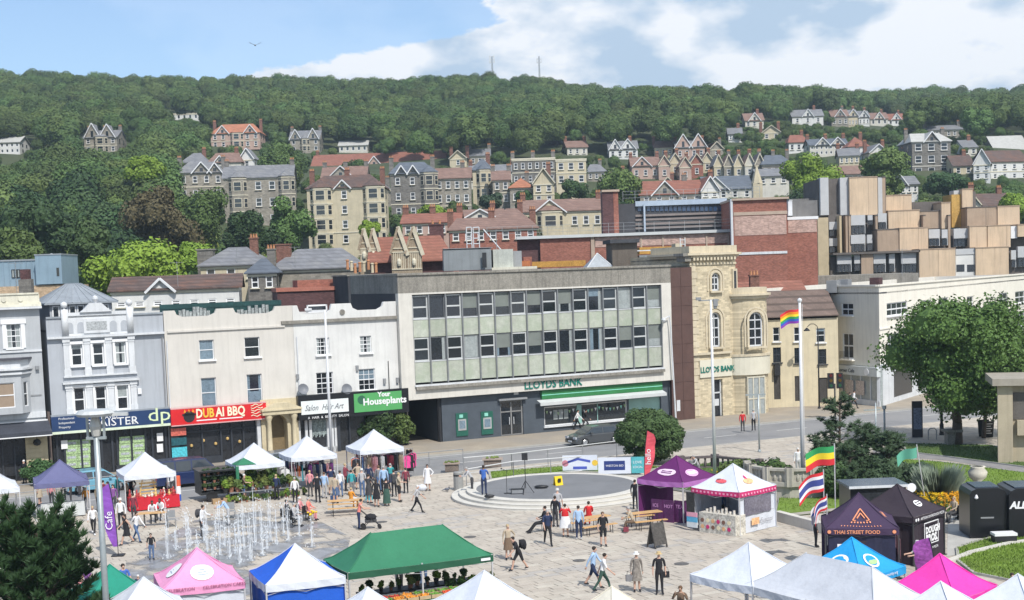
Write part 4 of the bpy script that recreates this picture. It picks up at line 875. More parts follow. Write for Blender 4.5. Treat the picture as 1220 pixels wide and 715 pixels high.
house('stone terrace house with pale tile roof, left of the cream block',560,612,206,220,345,0,9,2.2,'pale','slate',5,1,0,gables=((582,4,2.6),),ch=2)
house('brown roofed house with low front gable above the plant room',548,600,262,280,232,2,8,1.8,'pale','pink',4,1,0,gables=((572,7,1.7),),ch=1)
house('brown roofed house corner next to the low gabled one',590,627,262,284,228,-4,8,1.9,'brick','pink',3,1,2,ch=1)
house('long brown roofed house with white dormer gable and bay windows',624,719,252,276,240,3,8,2.2,'cream','pink',7,1,0,gables=((655,5.5,2.0),),bays=((655,4.5),),ch=2)
house('low red roofed terrace behind the carved gables',480,548,266,284,215,-2,8,1.6,'pink','red',5,1,0,ch=3)
house('second red roofed terrace with brick chimneys beside the railings',536,640,275,292,200,3,8,1.8,'brick','pink',7,1,1.5,ch=3)
house('red tile roofed house behind the cinema with white dormers',763,838,232,246,262,4,9,2.8,'stone','red',5,1,0,gables=((792,5,2.5),),ch=1)
house('white gable end house joined to the red tile roof',836,857,228,246,262,4,8,2.8,'white','red',2,2,0,ridge='y',ch=1)
house('wide dark slate roofed hall behind the cinema',841,897,226,240,300,0,12,3.2,'pale','blue',4,1,0,gables=((852,6,2.8),),ch=0)
house('white gabled house high on the slope above the long brown roofs',726,760,178,190,None,0,8,2.6,'white','slate',4,1,0,gables=((733,3.5,2.8),(748,4.5,2.8)),ch=1)
house('twin gabled stone house at the top of the stepped terraces',806,840,176,190,None,0,8,2.2,'pink','slate',4,1,0,gables=((814,5,3.8),(832,5,3.8)),ch=2)
house('grey roofed semi-detached house left of the stepped terraces',753,786,198,214,None,0,8,2.6,'pink','pink',3,1,0,gables=((765,5,2.4),),ch=2)
for k,(a,c,e,y_)in enumerate(((785,799,197,214),(798,812,194,210),(810,824,199,216),(823,838,195,212),(836,850,193,206))):
    house(('stepped gabled house with white bargeboards, lowest of the left pair','stepped gabled house beside the chimney stack, second from the left','pinkish gabled house in the middle of the stepped terrace','stepped gabled house, second from the right end','small gabled house at the right end of the stepped terrace')[k],a,c,e,y_,None,0,8,2.6,('pink','cream','pink','brick','cream')[k],('pink','slate')[k%2],1,1,0,ridge='y',ch=1)
for k,(a,c)in enumerate(((851,862),(863,874),(875,886),(888,899),(900,911))):
    house(('leftmost gabled cottage of the row above the slate hall','second gabled cottage of the row above the slate hall','middle gabled cottage of the row above the slate hall','fourth gabled cottage of the row above the slate hall','rightmost gabled cottage of the row above the slate hall')[k],a,c,198-(k>2)*1,213,None,0,8,3.0,('cream','stone','cream','pale','stone')[k],('slate','pink')[k%2],1,1,0,ridge='y',ch=1)
house('dark slate villa with chimneys right of the cottage row',908,943,196,212,None,0,9,2.6,'dark','blue',4,1,2,ch=3)
house('low gabled house under the dark slate villa',903,940,212,222,300,0,8,1.8,'pale','slate',3,1,0,ridge='x',ch=0)
for k,(a,c,e,y_,w_,r_)in enumerate(((944,981,139,149,'white','slate'),(991,1011,139,151,'stone','pink'),(1011,1022,139,152,'cream','slate'),(1023,1036,140,150,'white','slate'),(1037,1058,142,150,'pale','pink'),(1058,1078,143,150,'white','red'),(888,910,144,153,'pale','pink'))):
    house(('white wide gabled house in the woods, left of the high row','grey house with red roof in the high row','cream gabled house in the high row','white steep gabled house in the high row','pale bungalow in the high row','white house with red roof at the right end of the high row','pale house among trees left of the high row')[k],a,c,e,y_,None,0,8,2.8,w_,r_,3,1,0,gables=(((a+c)/2,4,2.6),),ch=1)
house('dark roofed house left of the long white terrace',940,964,170,182,None,0,8,2.4,'white','red',3,1,1.5,ch=1)
house('long dark terrace with white window bands among trees',965,1010,173,186,None,0,8,2.0,'pale','blue',8,2,0,gables=((980,4,2),(998,4,2)),ch=3)
house('white house with red hipped roof at the end of the dark terrace',1011,1035,175,186,None,0,8,2.8,'white','red',3,1,3,ch=1)
house('big stone house with pale roof and stepped dormer on the right slope',1087,1133,169,213,340,3,10,2.4,'dark','pale',3,3,1.5,gables=((1110,4,2.4),),ch=2,wsize=(1.6,1.8),trim=mat('cream_trim_light',(.55,.53,.47),.8))
house('pale slate house behind the big stone house',1106,1148,155,165,None,0,8,1.6,'stone','slate',6,1,1.5,ch=2)
house('large white house with brown roof and rows of small windows at the right edge',1180,1226,193,216,330,12,9,3.0,'white','brown',4,2,0,ch=0,wsize=(.9,1.1))
house('white gable end with four windows joined to the large white house',1160,1180,196,216,326,-20,8,3.6,'white','brown',2,2,0,ridge='y',ch=0,wsize=(.8,1.1))
house('long pale grey church like roof above the large white house',1186,1226,180,196,375,0,12,4.5,'stone','pale',3,1,0,ch=0)
house('dark roofed cottage between the big stone house and the white house',1136,1160,198,210,335,0,8,2.8,'cream','brown',2,1,0,ch=1)
house('small white cottage half hidden below the big stone house',1066,1094,222,233,275,0,7,1.8,'white','slate',4,1,0,gables=((1072,3,2),),ch=0)
house('brown flat terrace among trees above the tall flats',998,1030,208,220,300,0,7,2,'dark','pink',3,1,0,ch=0)
house('gabled brown house peeping over the flats at the right',1142,1168,245,262,238,-8,8,2.6,'pale','pink',2,1,0,ridge='y',ch=1)
house('brown roofed house at the right edge behind the flats',1172,1212,246,262,245,8,8,2.4,'cream','brown',3,1,0,ch=1)
for(a,c,e,y_,YY,w_,r_,rg_,co,hp_,lb)in((700,722,205,216,350,'stone','slate','x',3,1.5,'grey hipped house in the trees right of the cream block'),(676,700,176,186,430,'pale','pink','x',3,0,'pale roofed house above the flat topped cream block'),(536,556,189,200,390,'cream','slate','y',1,0,'narrow gable end right of the long red roof'),(560,584,186,198,395,'stone','slate','x',3,0,'slate roofed house above the narrow tower house'),(786,806,222,234,290,'pink','brown','y',1,0,'brown gabled house in front of the stepped terrace'),(724,750,214,226,300,'cream','pink','x',3,1,'low pinkish roofed house left of the grey semi detached house'),(944,962,206,218,330,'stone','brown','y',1,0,'brown gable between the dark slate villa and the flats'),(1000,1024,186,197,420,'cream','slate','x',4,0,'grey roofed house under the long dark terrace'),(1036,1058,182,193,430,'white','slate','y',2,0,'white gabled house above the broad rounded tree'),(1062,1084,192,203,380,'stone','pink','x',3,1,'pinkish roofed house left of the big stone house'),(1148,1164,176,186,430,'pale','slate','x',2,0,'small slate roofed house above the white gable end'),(868,884,160,169,480,'white','slate','x',3,0,'small white house in the wood above the cottage row'),(908,930,158,168,480,'cream','brown','y',2,0,'cream gabled house in the wood right of the small white house'),(846,862,178,187,430,'stone','brown','y',1,0,'stone gable beside the twin gabled house'),(780,802,176,187,430,'cream','pink','x',3,1,'cream house with pinkish roof left of the twin gabled house'),(442,466,228,246,285,'stone','slate','y',2,0,'grey gable end squeezed between two villas'),(500,524,256,268,245,'brick','brown','x',3,0,'brick house with brown roof below the dark stone villa'),(664,690,232,244,275,'pale','brown','x',3,1,'brown roofed house behind the long bay windowed house')):
    house(lb,a,c,e,y_,None,random.uniform(-8,8),8,2.2,w_,r_,co,1,hp_,ridge=rg_,ch=random.choice((1,2)),wsize=(random.uniform(.7,1.1),1.3))
# small church spire
p=D(902,226,270);t=thing('spire','small pale stone spire standing behind the cinema roof','spire',p)
MB().box(-.9,.9,-.9,.9,-3,1.2).build('tower',STONEC,t);MB().cyl((0,0,1.2),(0,0,4.6),1.1,.05,6).build('steeple',STONEC,t)

# ---- directly behind the shops
house('terrace house with long brown tiled roof and white dormers behind the blue grey shop',134,286,361,374,128,9,8,1.25,'white','brown',7,1,0,gables=((192,2.4,1.0),),wsize=(.8,.5),ch=0,name='terrace_house',group=None,prot=False)
t,fr,W_,H=house('stone building with hipped slate roof and red chimney',324,428,323,345,150,0,9,2.2,'stone','slate',0,1,2.6,ch=0,name='stone_house',group=None)
chimney(t,1.0,3,H+.2,H+2.8,1.6,.8,None,0)
house('small hipped roof house with pale stone walls beyond the brown tiled roof',240,312,321,340,152,0,9,2.0,'cream','slate',3,1,2.6,ch=1,name='stone_house',group=None)
house('narrow dark slate roof house between the two stone houses',296,330,334,350,143,6,8,1.5,'dark','blue',2,1,1.5,ch=1,name='stone_house',group=None)
# blue zinc building
p0=D(-8,352,135);fr=Frame(p0,radians(3));t=thing('zinc_building','pale blue ribbed metal clad building behind the corner shop','building',fr.o,fr.a)
ZN=mat('blue_zinc',(.26,.36,.44),.5,.08,.6,streak=.25,metal=.2);a=fr.R(0,311,48,341);xr=fr.sz(62,330)[0];xr2=fr.sz(78,330)[0];zz=fr.sz(70,304)[1]
MB().box(0,xr,0,8,a[2],a[3]).build('wall',ZN,t);MB().box(xr-1.2,xr2,-1.2,5,a[2]+.1,zz).build('tower',ZN,t)
q=MB();[q.box(x,x+.05,-.06,0,a[2],a[3])for x in[i*.55 for i in range(int(xr/.55)-1)]];q.build('standing_seam',ZN,t)['kind']='stuff'
w_=fr.R(14,321,24,331);window(t,*w_,-.1,'plain',fm=DARK,sill=False);w_=fr.R(67.5,319,70.5,329,1.2);MB().box(w_[0],w_[1],-1.24,-1.2,w_[2],w_[3]).build('slit_window',GLASS,t)
MB().box(-.1,xr-1.2,-.1,8.1,a[3],a[3]+.15).box(xr-1.25,xr2+.05,-1.25,5,zz,zz+.12).build('coping',LEAD,t);MB().box(0,xr2+.2,-1.0,8,-p0.z,a[2]).build('base_wall',mat('peach_brick',(.45,.33,.22),.9,.2,1,brick=(3,(.8,.8,.8))),t)
MB().lathe([(1.0,0),(.95,.3),(.6,.5),(0,.6)],(5.0,3,a[3]+.1),12).build('dome_rooflight',WHITE,t)
# chimney stacks behind the corner shop
t=thing('chimney_stack','brick chimney stack on brown roof of the corner building','chimney',D(32,352,112));MB().box(-.5,.5,-.35,.35,-2,1.3).build('stack',STONED,t);MB().box(-.35,.35,-.25,.25,1.3,2.1).build('pot_block',BRICKD,t)
t=thing('chimney_stack','dark square chimney stack beside the pale hipped roof','chimney',D(246,312,158));MB().box(-.9,.9,-.6,.6,-4,1.3).build('stack',STONED,t);MB().box(-1,1,-.7,.7,1.3,1.45).build('cap',CONC,t)
# brown parapet box and dark tower behind the white building
p0=D(331,366,126);fr=Frame(p0,radians(14));t=thing('brick_extension','dark brown brick extension with red coping behind the white shops','building',fr.o,fr.a)
x1=fr.sz(416,350)[0];z1=fr.sz(385,346)[1];MB().box(0,x1,0,6,-11,z1).build('wall',BRICKD,t);MB().box(-.1,x1+.1,-.15,6,z1,z1+.35).build('coping',mat('red_coping',(.36,.14,.10),.8,.2),t);MB().box(x1*.3,x1,1.0,5.9,z1+.352,z1+1.0).build('inner_wall',BRICKR,t)
t=thing('dark_tower','dark weathered concrete stair tower with clustered chimney pots','tower',D(416,370,124),SA);fr=Frame(t.location,SA);x1=fr.sz(449,350)[0];x2=fr.sz(474,350)[0];z1=fr.sz(435,328.5)[1]
MB().box(0,x1,0,4,-10,z1).box(x1+.1,x2,-1.2,4,-10,z1).build('wall',mat('black_concrete',(.055,.058,.065),.9,.3,.8,streak=.6),t)
q=MB().box(-.1,x2,-.1,4.1,z1,z1+.12).build('coping',CONC,t)
random.seed(8)
for k in range(9):x=.3+k*.33;MB().lathe([(.14,0),(.12,.7),(.17,.8),(.12,.9)],(x,1+random.uniform(-.5,.5),z1+.12+random.uniform(0,.5)),8).build('chimney_pot',(mat('clay_pot',None),STONEC)[k%2],t)
MB().cyl((x1,-.1,-9),(x1,-.1,z1),.08).build('downpipe',GREY,t)
# carved gables with red roof
def carved(pxs,ytop,ybase,Y,label,yr0,yr1):
    p0=D(pxs[0]-2,ybase,Y);fr=Frame(p0,radians(2));t=thing('carved_gable_house',label,'house',fr.o,fr.a);CV=mat('carved_timber',(.30,.24,.17),.85,.35,3,streak=.4);PL=mat('pale_timber',(.55,.50,.38),.7,.15)
    for x0,x1 in pxs[1]:
        a,zt=fr.sz(x0,ybase)[0],fr.sz((x0+x1)/2,ytop)[1];c=fr.sz(x1,ybase)[0];m=(a+c)/2;zb=fr.sz(m,0)[1]if 0 else 0;zs=zt*.42
        g=MB().prism([(a,-3),(c,-3),(c,zs),(m,zt),(a,zs)],0,3.5).build('gable',CV,t)
        q=MB();q.cyl((a-.1,-.12,zs-.1),(m,-.12,zt+.2),.16,.16,4);q.build('bargeboard',CV,g);q=MB();q.cyl((c+.15,-.05,zs-.3),(m,-.05,zt+.25),.26,.26,4);q.build('bargeboard',PL,g)
        q=MB();[q.box(x,x+.07,-.06,0,.1,zs+.1)for x in[a+(c-a)*i/8 for i in range(1,8)]];q.box(a,c,-.08,0,zs,zs+.12);q.box(a,c,-.08,0,0,.12);[q.box(m-w,m+w,-.08,0,zs+(zt-zs)*(1-w/(c-a)*2)-.1,zs+(zt-zs)*(1-w/(c-a)*2))for w in(.3,.6)];q.build('tracery',PL,g)
        MB().lathe([(.15,0),(.22,.2),(.22,.5),(.12,.7),(0,.75)],(m,-.12,.4),8).build('oval_window',TRIMC,g)
    return t,fr
t,fr=carved((465,((467,485),(484.5,503))),273,322,140,'twin carved gables with pale timber edges in front of a red tiled roof',0,0)
xa,xb=fr.sz(440,320)[0],fr.sz(540,320)[0];z0_,z1_=fr.sz(490,312)[1],fr.sz(490,291)[1];q=MB();gable_roof(q,xa,xb,1.5,9.5,z0_,z0_+2.6,0,1.5,0,1);q.build('roof',[TILER,BRICKD],t);MB().box(xa,xb,2,9,-12,z0_).build('wall',BRICKD,t)
chimney(t,fr.sz(519,290)[0],8.5,z1_-1,z1_+2.1,1.5,1.2,BRICKD,2)
t,fr=carved((428,((429,440),(440,451))),275,313,143,'pair of narrow pointed dormers with pale bargeboards left of the red roof',0,0)
# plant rooms on and behind the bank roof
def slabthing(name,label,boxes,cat='rooftop structure',ang=None):
    t=None
    for(nm,x0,y0,x1,y1,Y,dep,m)in boxes:
        p0=D(x0,y1,Y)
        if t is None:a_=radians(ang if ang is not None else 4);fr0=Frame(p0,a_);t=thing(name,label,cat,p0,a_)
        fr=Frame(p0,a_);w=fr.sz(x1,y1)[0];h=fr.sz((x0+x1)/2,y0)[1];o=MB().box(0,w,0,dep,0,h).build(nm,m,t)
        d_=Matrix.Rotation(-a_,3,'Z')@(p0-fr0.o);o.location=d_
    return t,fr0
t,fr=slabthing('plant_room','grey metal plant room with narrow dark door on the bank roof',[('wall',529,297,586,323,126,4,mat('grey_cladding',(.22,.24,.25),.6,.12,.8,streak=.4)),('coping',528,295.5,587,297,125.9,4.2,GREY),('door',575,301,580,319,125.8,.1,DARK)])
t,fr=slabthing('plant_room','pale stained plant room with sloping grey side beside the grey one',[('wall',588,297,612,322,127,4,mat('stained_render',(.42,.44,.40),.8,.2,1.2,streak=.5)),('side',612,299,622,318,128,3,GREY),('ledge',586,318,640,322,126.5,2,mat('cream_stucco',None))])
t,fr=slabthing('roof_terrace','rusty orange corrugated roofs in front of the brick cinema',[('roof',608,311,632,318,131,3,mat('orange_roof',(.42,.15,.06),.8,.25,2)),('roof',634,311,698,319,132,3,mat('rust_roof',(.44,.24,.055),.85,.3,2,streak=.3)),('roof',762,294,806,303,134,3,mat('rust_roof',None)),('wall',624,306,634,318,131.5,2,BRICKR)])
t,fr=slabthing('concrete_tank','dark brown concrete tank house with thick black lid on the bank roof',[('wall',730,289,760,320,129,4,mat('brown_concrete',(.13,.11,.09),.9,.25,.8,streak=.6)),('lid',727,285,762,290,128.5,5,mat('black_concrete',None)),('wall',762,303,826,316,131,4,mat('grey_cladding',None)),('coping',805,290,813,303,131.5,2,STONEC)])
q=MB();
for dx in(0,.45):q.cyl((6.2+dx,-1.0,-1.0),(6.2+dx,-1.0,2.6),.04)
for k in range(9):q.cyl((6.2,-1.0,-.8+k*.4),(6.65,-1.0,-.8+k*.4),.03)
q.box(2.2,3.9,-.9,-.8,1.5,1.6);q.build('ladder',TRIMW,t)
p=D(712,321,130);t=thing('roof_lantern','grey pyramid rooflight on the bank roof','rooflight',p,radians(10));q=MB();h=1.5
for A,B in(((-1.4,-1.2),(1.4,-1.2)),((1.4,-1.2),(1.4,1.2)),((1.4,1.2),(-1.4,1.2)),((-1.4,1.2),(-1.4,-1.2))):q.poly([(*A,0),(*B,0),(0,0,h)])
q.build('glazing',mat('lead_roof',None),t);q=MB();[q.cyl((a,b_,0),(0,0,h),.06,.06,5)for a,b_ in((-1.4,-1.2),(1.4,-1.2))];q.box(-1.5,1.5,-1.3,1.3,-1.2,-.002);q.build('frame',TRIMW,t)

# ---- brick cinema
p0=D(644,330,165);fr=Frame(p0,0);t=thing('cinema','large red brick cinema with dark louvred upper storey and roof railings','building',fr.o,0)
def cb(nm,x0,y0,x1,y1,m,ya=0.0,yb=6.0,bot=None):
    a=fr.R(x0,y0,x1,y1,-ya);return MB().box(a[0],a[1],ya,yb,a[2]if bot is None else bot,a[3]).build(nm,m,t)
PKB=mat('pink_brick_panel',(.46,.32,.27),.9,.18,1,brick=(2.6,(.85,.85,.85)),streak=.3);TAN=mat('tan_band',(.42,.33,.26),.9,.12)
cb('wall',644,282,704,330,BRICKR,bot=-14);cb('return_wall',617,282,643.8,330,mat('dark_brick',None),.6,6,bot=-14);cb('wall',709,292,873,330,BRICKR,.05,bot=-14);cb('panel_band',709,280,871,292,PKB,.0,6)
cb('pilaster',704.3,282,708.7,320,TAN,-.15,3)
for k in range(6):cb('pilaster',737+k*26,280,739+k*26,300,TAN,-.1,0)
cb('ledge',615,277.5,872,281,mat('pale_strip',None),-.4,10)
cb('back_wall',757,239,868,276,mat('louvre_dark',(.05,.052,.06),.6,.2),6,12);cb('blue_fascia',757,238,866,244,mat('blue_white_fascia',(.36,.43,.52),.5,.1),5.6,5.99);
for k in range(20):cb('window',760+k*5.3,246,764+k*5.3,251.5,mat('blue_glass',(.03,.06,.12),.1,.2,spec=.8),5.9,5.99)
for k in range(4):cb('louvre',757,254+k*5,866,256.5+k*5,mat('louvre_slat',(.20,.17,.16),.6,.1),5.7,5.99)
for x in(767,861):cb('post',x,243,x+2,276,mat('blue_white_fascia',None),5.2,5.5)
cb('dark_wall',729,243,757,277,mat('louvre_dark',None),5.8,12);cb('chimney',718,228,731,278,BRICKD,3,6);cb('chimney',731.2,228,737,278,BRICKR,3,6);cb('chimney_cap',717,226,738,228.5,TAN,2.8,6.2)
cb('tower',874,238,938,330,BRICKR,-3,14,bot=-14);cb('tower_coping',872,235.5,940,238,TAN,-3.3,14);cb('tower_band',874,252,938,256,TAN,-3.08,-3.001);cb('tower_band',874,300,938,303,TRIMW,-3.08,-3.001);cb('patch',875,257,937,280,PKB,-3.04,-3.001)
cb('downpipe',871,237,873.6,302,TRIMW,-3.2,-2.6)
cb('side_wing',938.2,261,974,330,BRICKR,0,12,bot=-14);cb('wing_band',938.2,258,975,261.5,WHITE,-.1,12);cb('wing_patch',939,262,973,277,PKB,-.05,-.001);cb('grey_box',944,239,974,258,mat('grey_box',(.16,.155,.15),.8,.15,.8,streak=.3),4,12);cb('duct',939,240,944,257,TRIMW,3.5,6)
cb('roof',617,279,873,280,mat('roof_felt',None),0,12)
q=MB();rl=mat('galvanised',(.34,.36,.37),.4,.1,metal=.4)
def rail(x0,x1,ya,y0,y1,n,z=None):
    a=fr.R(x0,y0,x1,y1,-ya);
    for i in range(n+1):x=a[0]+(a[1]-a[0])*i/n;q.cyl((x,ya,a[2]),(x,ya,a[3]),.03,.03,4)
    for k in range(3):z=a[2]+(a[3]-a[2])*(k+1)/3;q.cyl((a[0],ya,z),(a[1],ya,z),.022,.022,4)
rail(580,870,-.3,266,278,16);rail(742,872,6.2,226,238,9);rail(864,905,-2.8,223,236,5);q.build('railing',rl,t)
# white steel frames at the left end
t2=thing('steel_frame','white tubular steel frames on the roof beside the cinema','frame',D(556,300,160),0);f2=Frame(t2.location,0);q=MB()
for(a,c)in((556,562),(564,571)):
    A=f2.R(a,271,c,297)
    for x in(A[0],A[1]):q.cyl((x,0,A[2]),(x,0,A[3]),.06)
    for k in range(5):z=A[2]+(A[3]-A[2])*k/4;q.cyl((A[0],0,z),(A[1],0,z),.06)
q.cyl((2,0,2.5),(4,0,0),.08);q.build('frame',TRIMW,t2)
MB().box(-1,8,1,5,-13,-.3).build('wall',BRICKD,t2)

# ---- brutalist flats on the right
p0=D(975,335,190);fr=Frame(p0,0);t=thing('apartment_block','stepped concrete and peach rendered block of flats with grey panels','building',fr.o,0)
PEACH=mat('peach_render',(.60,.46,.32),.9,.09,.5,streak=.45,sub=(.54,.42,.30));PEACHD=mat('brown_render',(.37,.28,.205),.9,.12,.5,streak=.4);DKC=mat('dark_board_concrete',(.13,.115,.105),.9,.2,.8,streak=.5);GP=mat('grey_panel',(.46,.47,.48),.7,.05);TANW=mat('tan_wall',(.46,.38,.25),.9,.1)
zx=lambda v:940+v/2.75;zy=lambda v:100+v/2.75
def fb(nm,x0,y0,x1,y1,m,ya=0.0,dep=8,bot=None):
    a=fr.R(zx(x0),zy(y0),zx(x1),zy(y1),-ya)
    if m is PEACH or m is PEACHD:
        j=MB().box(a[0]-.06,a[1]+.06,ya-.06,ya+dep,a[3]+.002,a[3]+.14);k=1
        while a[0]+k*2.6<a[1]-.5:j.box(a[0]+k*2.6,a[0]+k*2.6+.05,ya-.012,ya,a[2],a[3]);k+=1
        j.build('coping_and_joints',PEACHD if m is PEACH else DKC,t)
    return MB().box(a[0],a[1],ya,ya+dep,a[2]if bot is None else bot,a[3]).build(nm,m,t)
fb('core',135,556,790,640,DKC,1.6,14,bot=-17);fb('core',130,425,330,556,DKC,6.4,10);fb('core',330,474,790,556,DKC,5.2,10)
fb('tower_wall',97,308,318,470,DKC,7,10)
for x0,x1,m in((103,130,GP),(168,195,GP),(199,290,PEACH),(292,306,GP),(306,316,PEACHD)):fb('tower_panel',x0,307,x1,430,m,6.2 if m is not PEACH else 5.6,2)
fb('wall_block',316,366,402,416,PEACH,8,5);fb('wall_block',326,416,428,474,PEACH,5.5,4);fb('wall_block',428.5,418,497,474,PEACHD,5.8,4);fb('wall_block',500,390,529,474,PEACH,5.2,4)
fb('lift_tower',533,362,570,470,mat('ochre_stained',(.45,.28,.08),.9,.3,.8,streak=.5),8,4);fb('lift_tower',568,346,602,436,PEACH,7.5,2);fb('lift_tower',540,349,566,362,GP,8.5,2);fb('lift_tower',602,352,612,436,DKC,8,3)
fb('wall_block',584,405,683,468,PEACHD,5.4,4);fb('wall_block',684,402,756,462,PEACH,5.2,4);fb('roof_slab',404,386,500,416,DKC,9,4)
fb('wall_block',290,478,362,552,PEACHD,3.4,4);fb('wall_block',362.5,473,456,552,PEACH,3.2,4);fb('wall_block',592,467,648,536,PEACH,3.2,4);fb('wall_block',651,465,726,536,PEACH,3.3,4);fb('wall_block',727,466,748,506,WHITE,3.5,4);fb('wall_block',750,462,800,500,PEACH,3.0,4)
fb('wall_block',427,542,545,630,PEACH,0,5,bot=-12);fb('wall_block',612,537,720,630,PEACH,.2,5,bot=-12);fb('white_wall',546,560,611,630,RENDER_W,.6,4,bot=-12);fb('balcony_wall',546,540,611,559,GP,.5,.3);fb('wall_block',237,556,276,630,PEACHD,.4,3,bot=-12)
for x0,x1 in((549,575),(584,608)):fb('window',x0,592,x1,615,GLASS,.55,.06)
def wbay(x0,x1,y0,y1,ya,n):
    fb('grey_panel',x0,y0,x1,y0+(y1-y0)*.55,GP,ya,.5);w=(x1-x0)/n
    for k in range(n):fb('window',x0+k*w+1.5,y0+(y1-y0)*.6,x0+(k+1)*w-1.5,y1,GLASS,ya+.2,.2)
    fb('mullions',x0,y0+(y1-y0)*.56,x1,y1+1,TRIMW,ya+.4,.15)
for(x0,x1,y0,y1,ya,n)in((203,250,430,490,5,4),(258,274,430,460,5,1),(292,320,424,476,5.2,2),(203,250,494,548,4.4,4),(256,273,494,545,4.4,1),(132,160,452,498,6,1),(132,160,506,552,6,1),(458,494,476,530,4,3),(501,520,477,528,4,1),(540,586,474,532,4,4),(158,205,560,615,.6,4),(214,233,560,612,.6,1),(277,317,556,616,.6,3),(328,347,556,615,.6,1),(368,417,554,617,.6,4),(728,744,545,600,.8,1),(750,790,532,598,.8,3)):wbay(x0,x1,y0,y1,ya,n)
for x in(166,186,196,284,440,522):fb('fin',x,432,x+7,560,PEACHD if x>180 else TANW,4.6,2)
fb('side_wall',95,438,130,600,TANW,1,8,bot=-12);fb('terrace_slab',145,549,430,556,DKC,.0,6);fb('left_block',0,376,96,432,mat('grey_box',None),9,6);fb('left_block',0,380,12,432,GP,8,1)
fb('podium',78,625,425,662,CONC,-22,10,bot=-16);fb('podium_wall',0,625,78,668,DKC,-24,10,bot=-16)
PROT.append((975,208,1225,345,190));PROT.append((615,236,975,345,165));PROT.append((300,300,432,345,150))
# stone pavilion at the right edge
p0=G(1196,552);fr=Frame(p0,radians(-14));t=thing('stone_pavilion','plain cream stone pavilion with flat overhanging roof cut by the right edge','pavilion',fr.o,fr.a)
PAV=mat('pavilion_stone',(.43,.37,.27),.9,.1,.8,streak=.35);h=fr.sz(1200,459)[1];a0=fr.sz(1196,500)[0]
MB().box(0,12,.3,4,0,h).build('wall',PAV,t);MB().box(-.7,12.5,-.5,4.6,h,h+.45).build('roof',mat('pavilion_roof',(.33,.30,.25),.9,.1,1,streak=.2),t)
for x in(0,3.4,6.8):MB().box(x-.35,x+.55,-.1,.3,0,h-.01).build('pier',PAV,t)
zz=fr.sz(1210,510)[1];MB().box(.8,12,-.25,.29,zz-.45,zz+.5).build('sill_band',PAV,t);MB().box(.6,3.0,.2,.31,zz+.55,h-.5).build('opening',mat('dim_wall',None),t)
# two radio masts on the ridge
for lab,px,y0,y1,wid in(('radio mast with stubby arms on the wooded skyline',587,68,96,1),('slimmer radio mast standing right of the other',643,68,96,0)):
    p=D(px,y1,800);t=thing('radio_mast',lab,'mast',p);h=(y1-y0)/F*800;q=MB()
    for dx,dy in((-.6,0),(.6,0),(0,1)):q.cyl((dx,dy,-14),(dx*.4,dy*.4,h),.15,.1,5)
    for k in range(8):z=h*k/8;q.cyl((-.55,0,z),(.5,0,z+h/8),.09,.09,4)
    q.build('lattice',GREY,t)
    q=MB();
    for k in range(3 if wid else 2):z=h*(.72+k*.11);q.box(-1.5,-.7,-.2,.2,z,z+1.2);q.box(.7,1.5,-.2,.2,z,z+1.2);q.cyl((-1,0,z+.5),(1,0,z+.5),.1,.1,4)
    q.build('antenna',TRIMW,t)
# ================================================================== hillside, trees, haze
mb=MB();nx_,ny_=150,170;vs=[]
ys=[-60,-20,20,60,100,140]+[146+6.2*j for j in range(120)]+[900+60*j for j in range(10)]+[1500+900*j for j in range(8)]
for Y in ys:
    half=420 if Y<400 else max(420,Y*.75)
    for i in range(nx_+1):X=-half+2*half*i/nx_;vs.append((X,Y,terrain(X,Y)-.16))
k=nx_+1;mb.add(vs,[(j*k+i,j*k+i+1,(j+1)*k+i+1,(j+1)*k+i)for j in range(len(ys)-1)for i in range(nx_)])
tag(mb.build('ground',mat('ground_scrub',(.045,.062,.025),.95,.35,.12,sub=(.08,.085,.045)),smooth=True),kind='structure')
LEAF={'dark':mat('leaf_dark',(.040,.078,.026),.6,.25,.7,spec=.25,rnd=.30),'mid':mat('leaf_mid',(.076,.125,.034),.6,.25,.7,spec=.25,rnd=.32),
        'bright':mat('leaf_bright',(.17,.26,.032),.6,.22,.9,spec=.25,rnd=.1),'olive':mat('leaf_olive',(.125,.160,.040),.6,.25,.8,spec=.25,rnd=.2),
        'brown':mat('leaf_brown',(.105,.092,.045),.65,.25,.8,spec=.2,rnd=.1),'blue':mat('leaf_bluish',(.052,.088,.048),.6,.2,.8,spec=.25,rnd=.15),
        'street':mat('leaf_street',(.075,.140,.028),.55,.25,1.2,spec=.3,rnd=.05),'pine':mat('leaf_pine',(.046,.078,.038),.6,.3,1.5,spec=.25),'copper':mat('leaf_copper',(.06,.035,.035),.6,.2)}
LEAF['lime']=mat('leaf_lime',(.17,.21,.045),.6,.25,.8,spec=.25,rnd=.2);LEAF['rust']=mat('leaf_rust',(.13,.12,.05),.6,.25,.8,spec=.2,rnd=.25)
BARK=mat('bark',(.085,.065,.05),.9,.3,3,bump=.5)
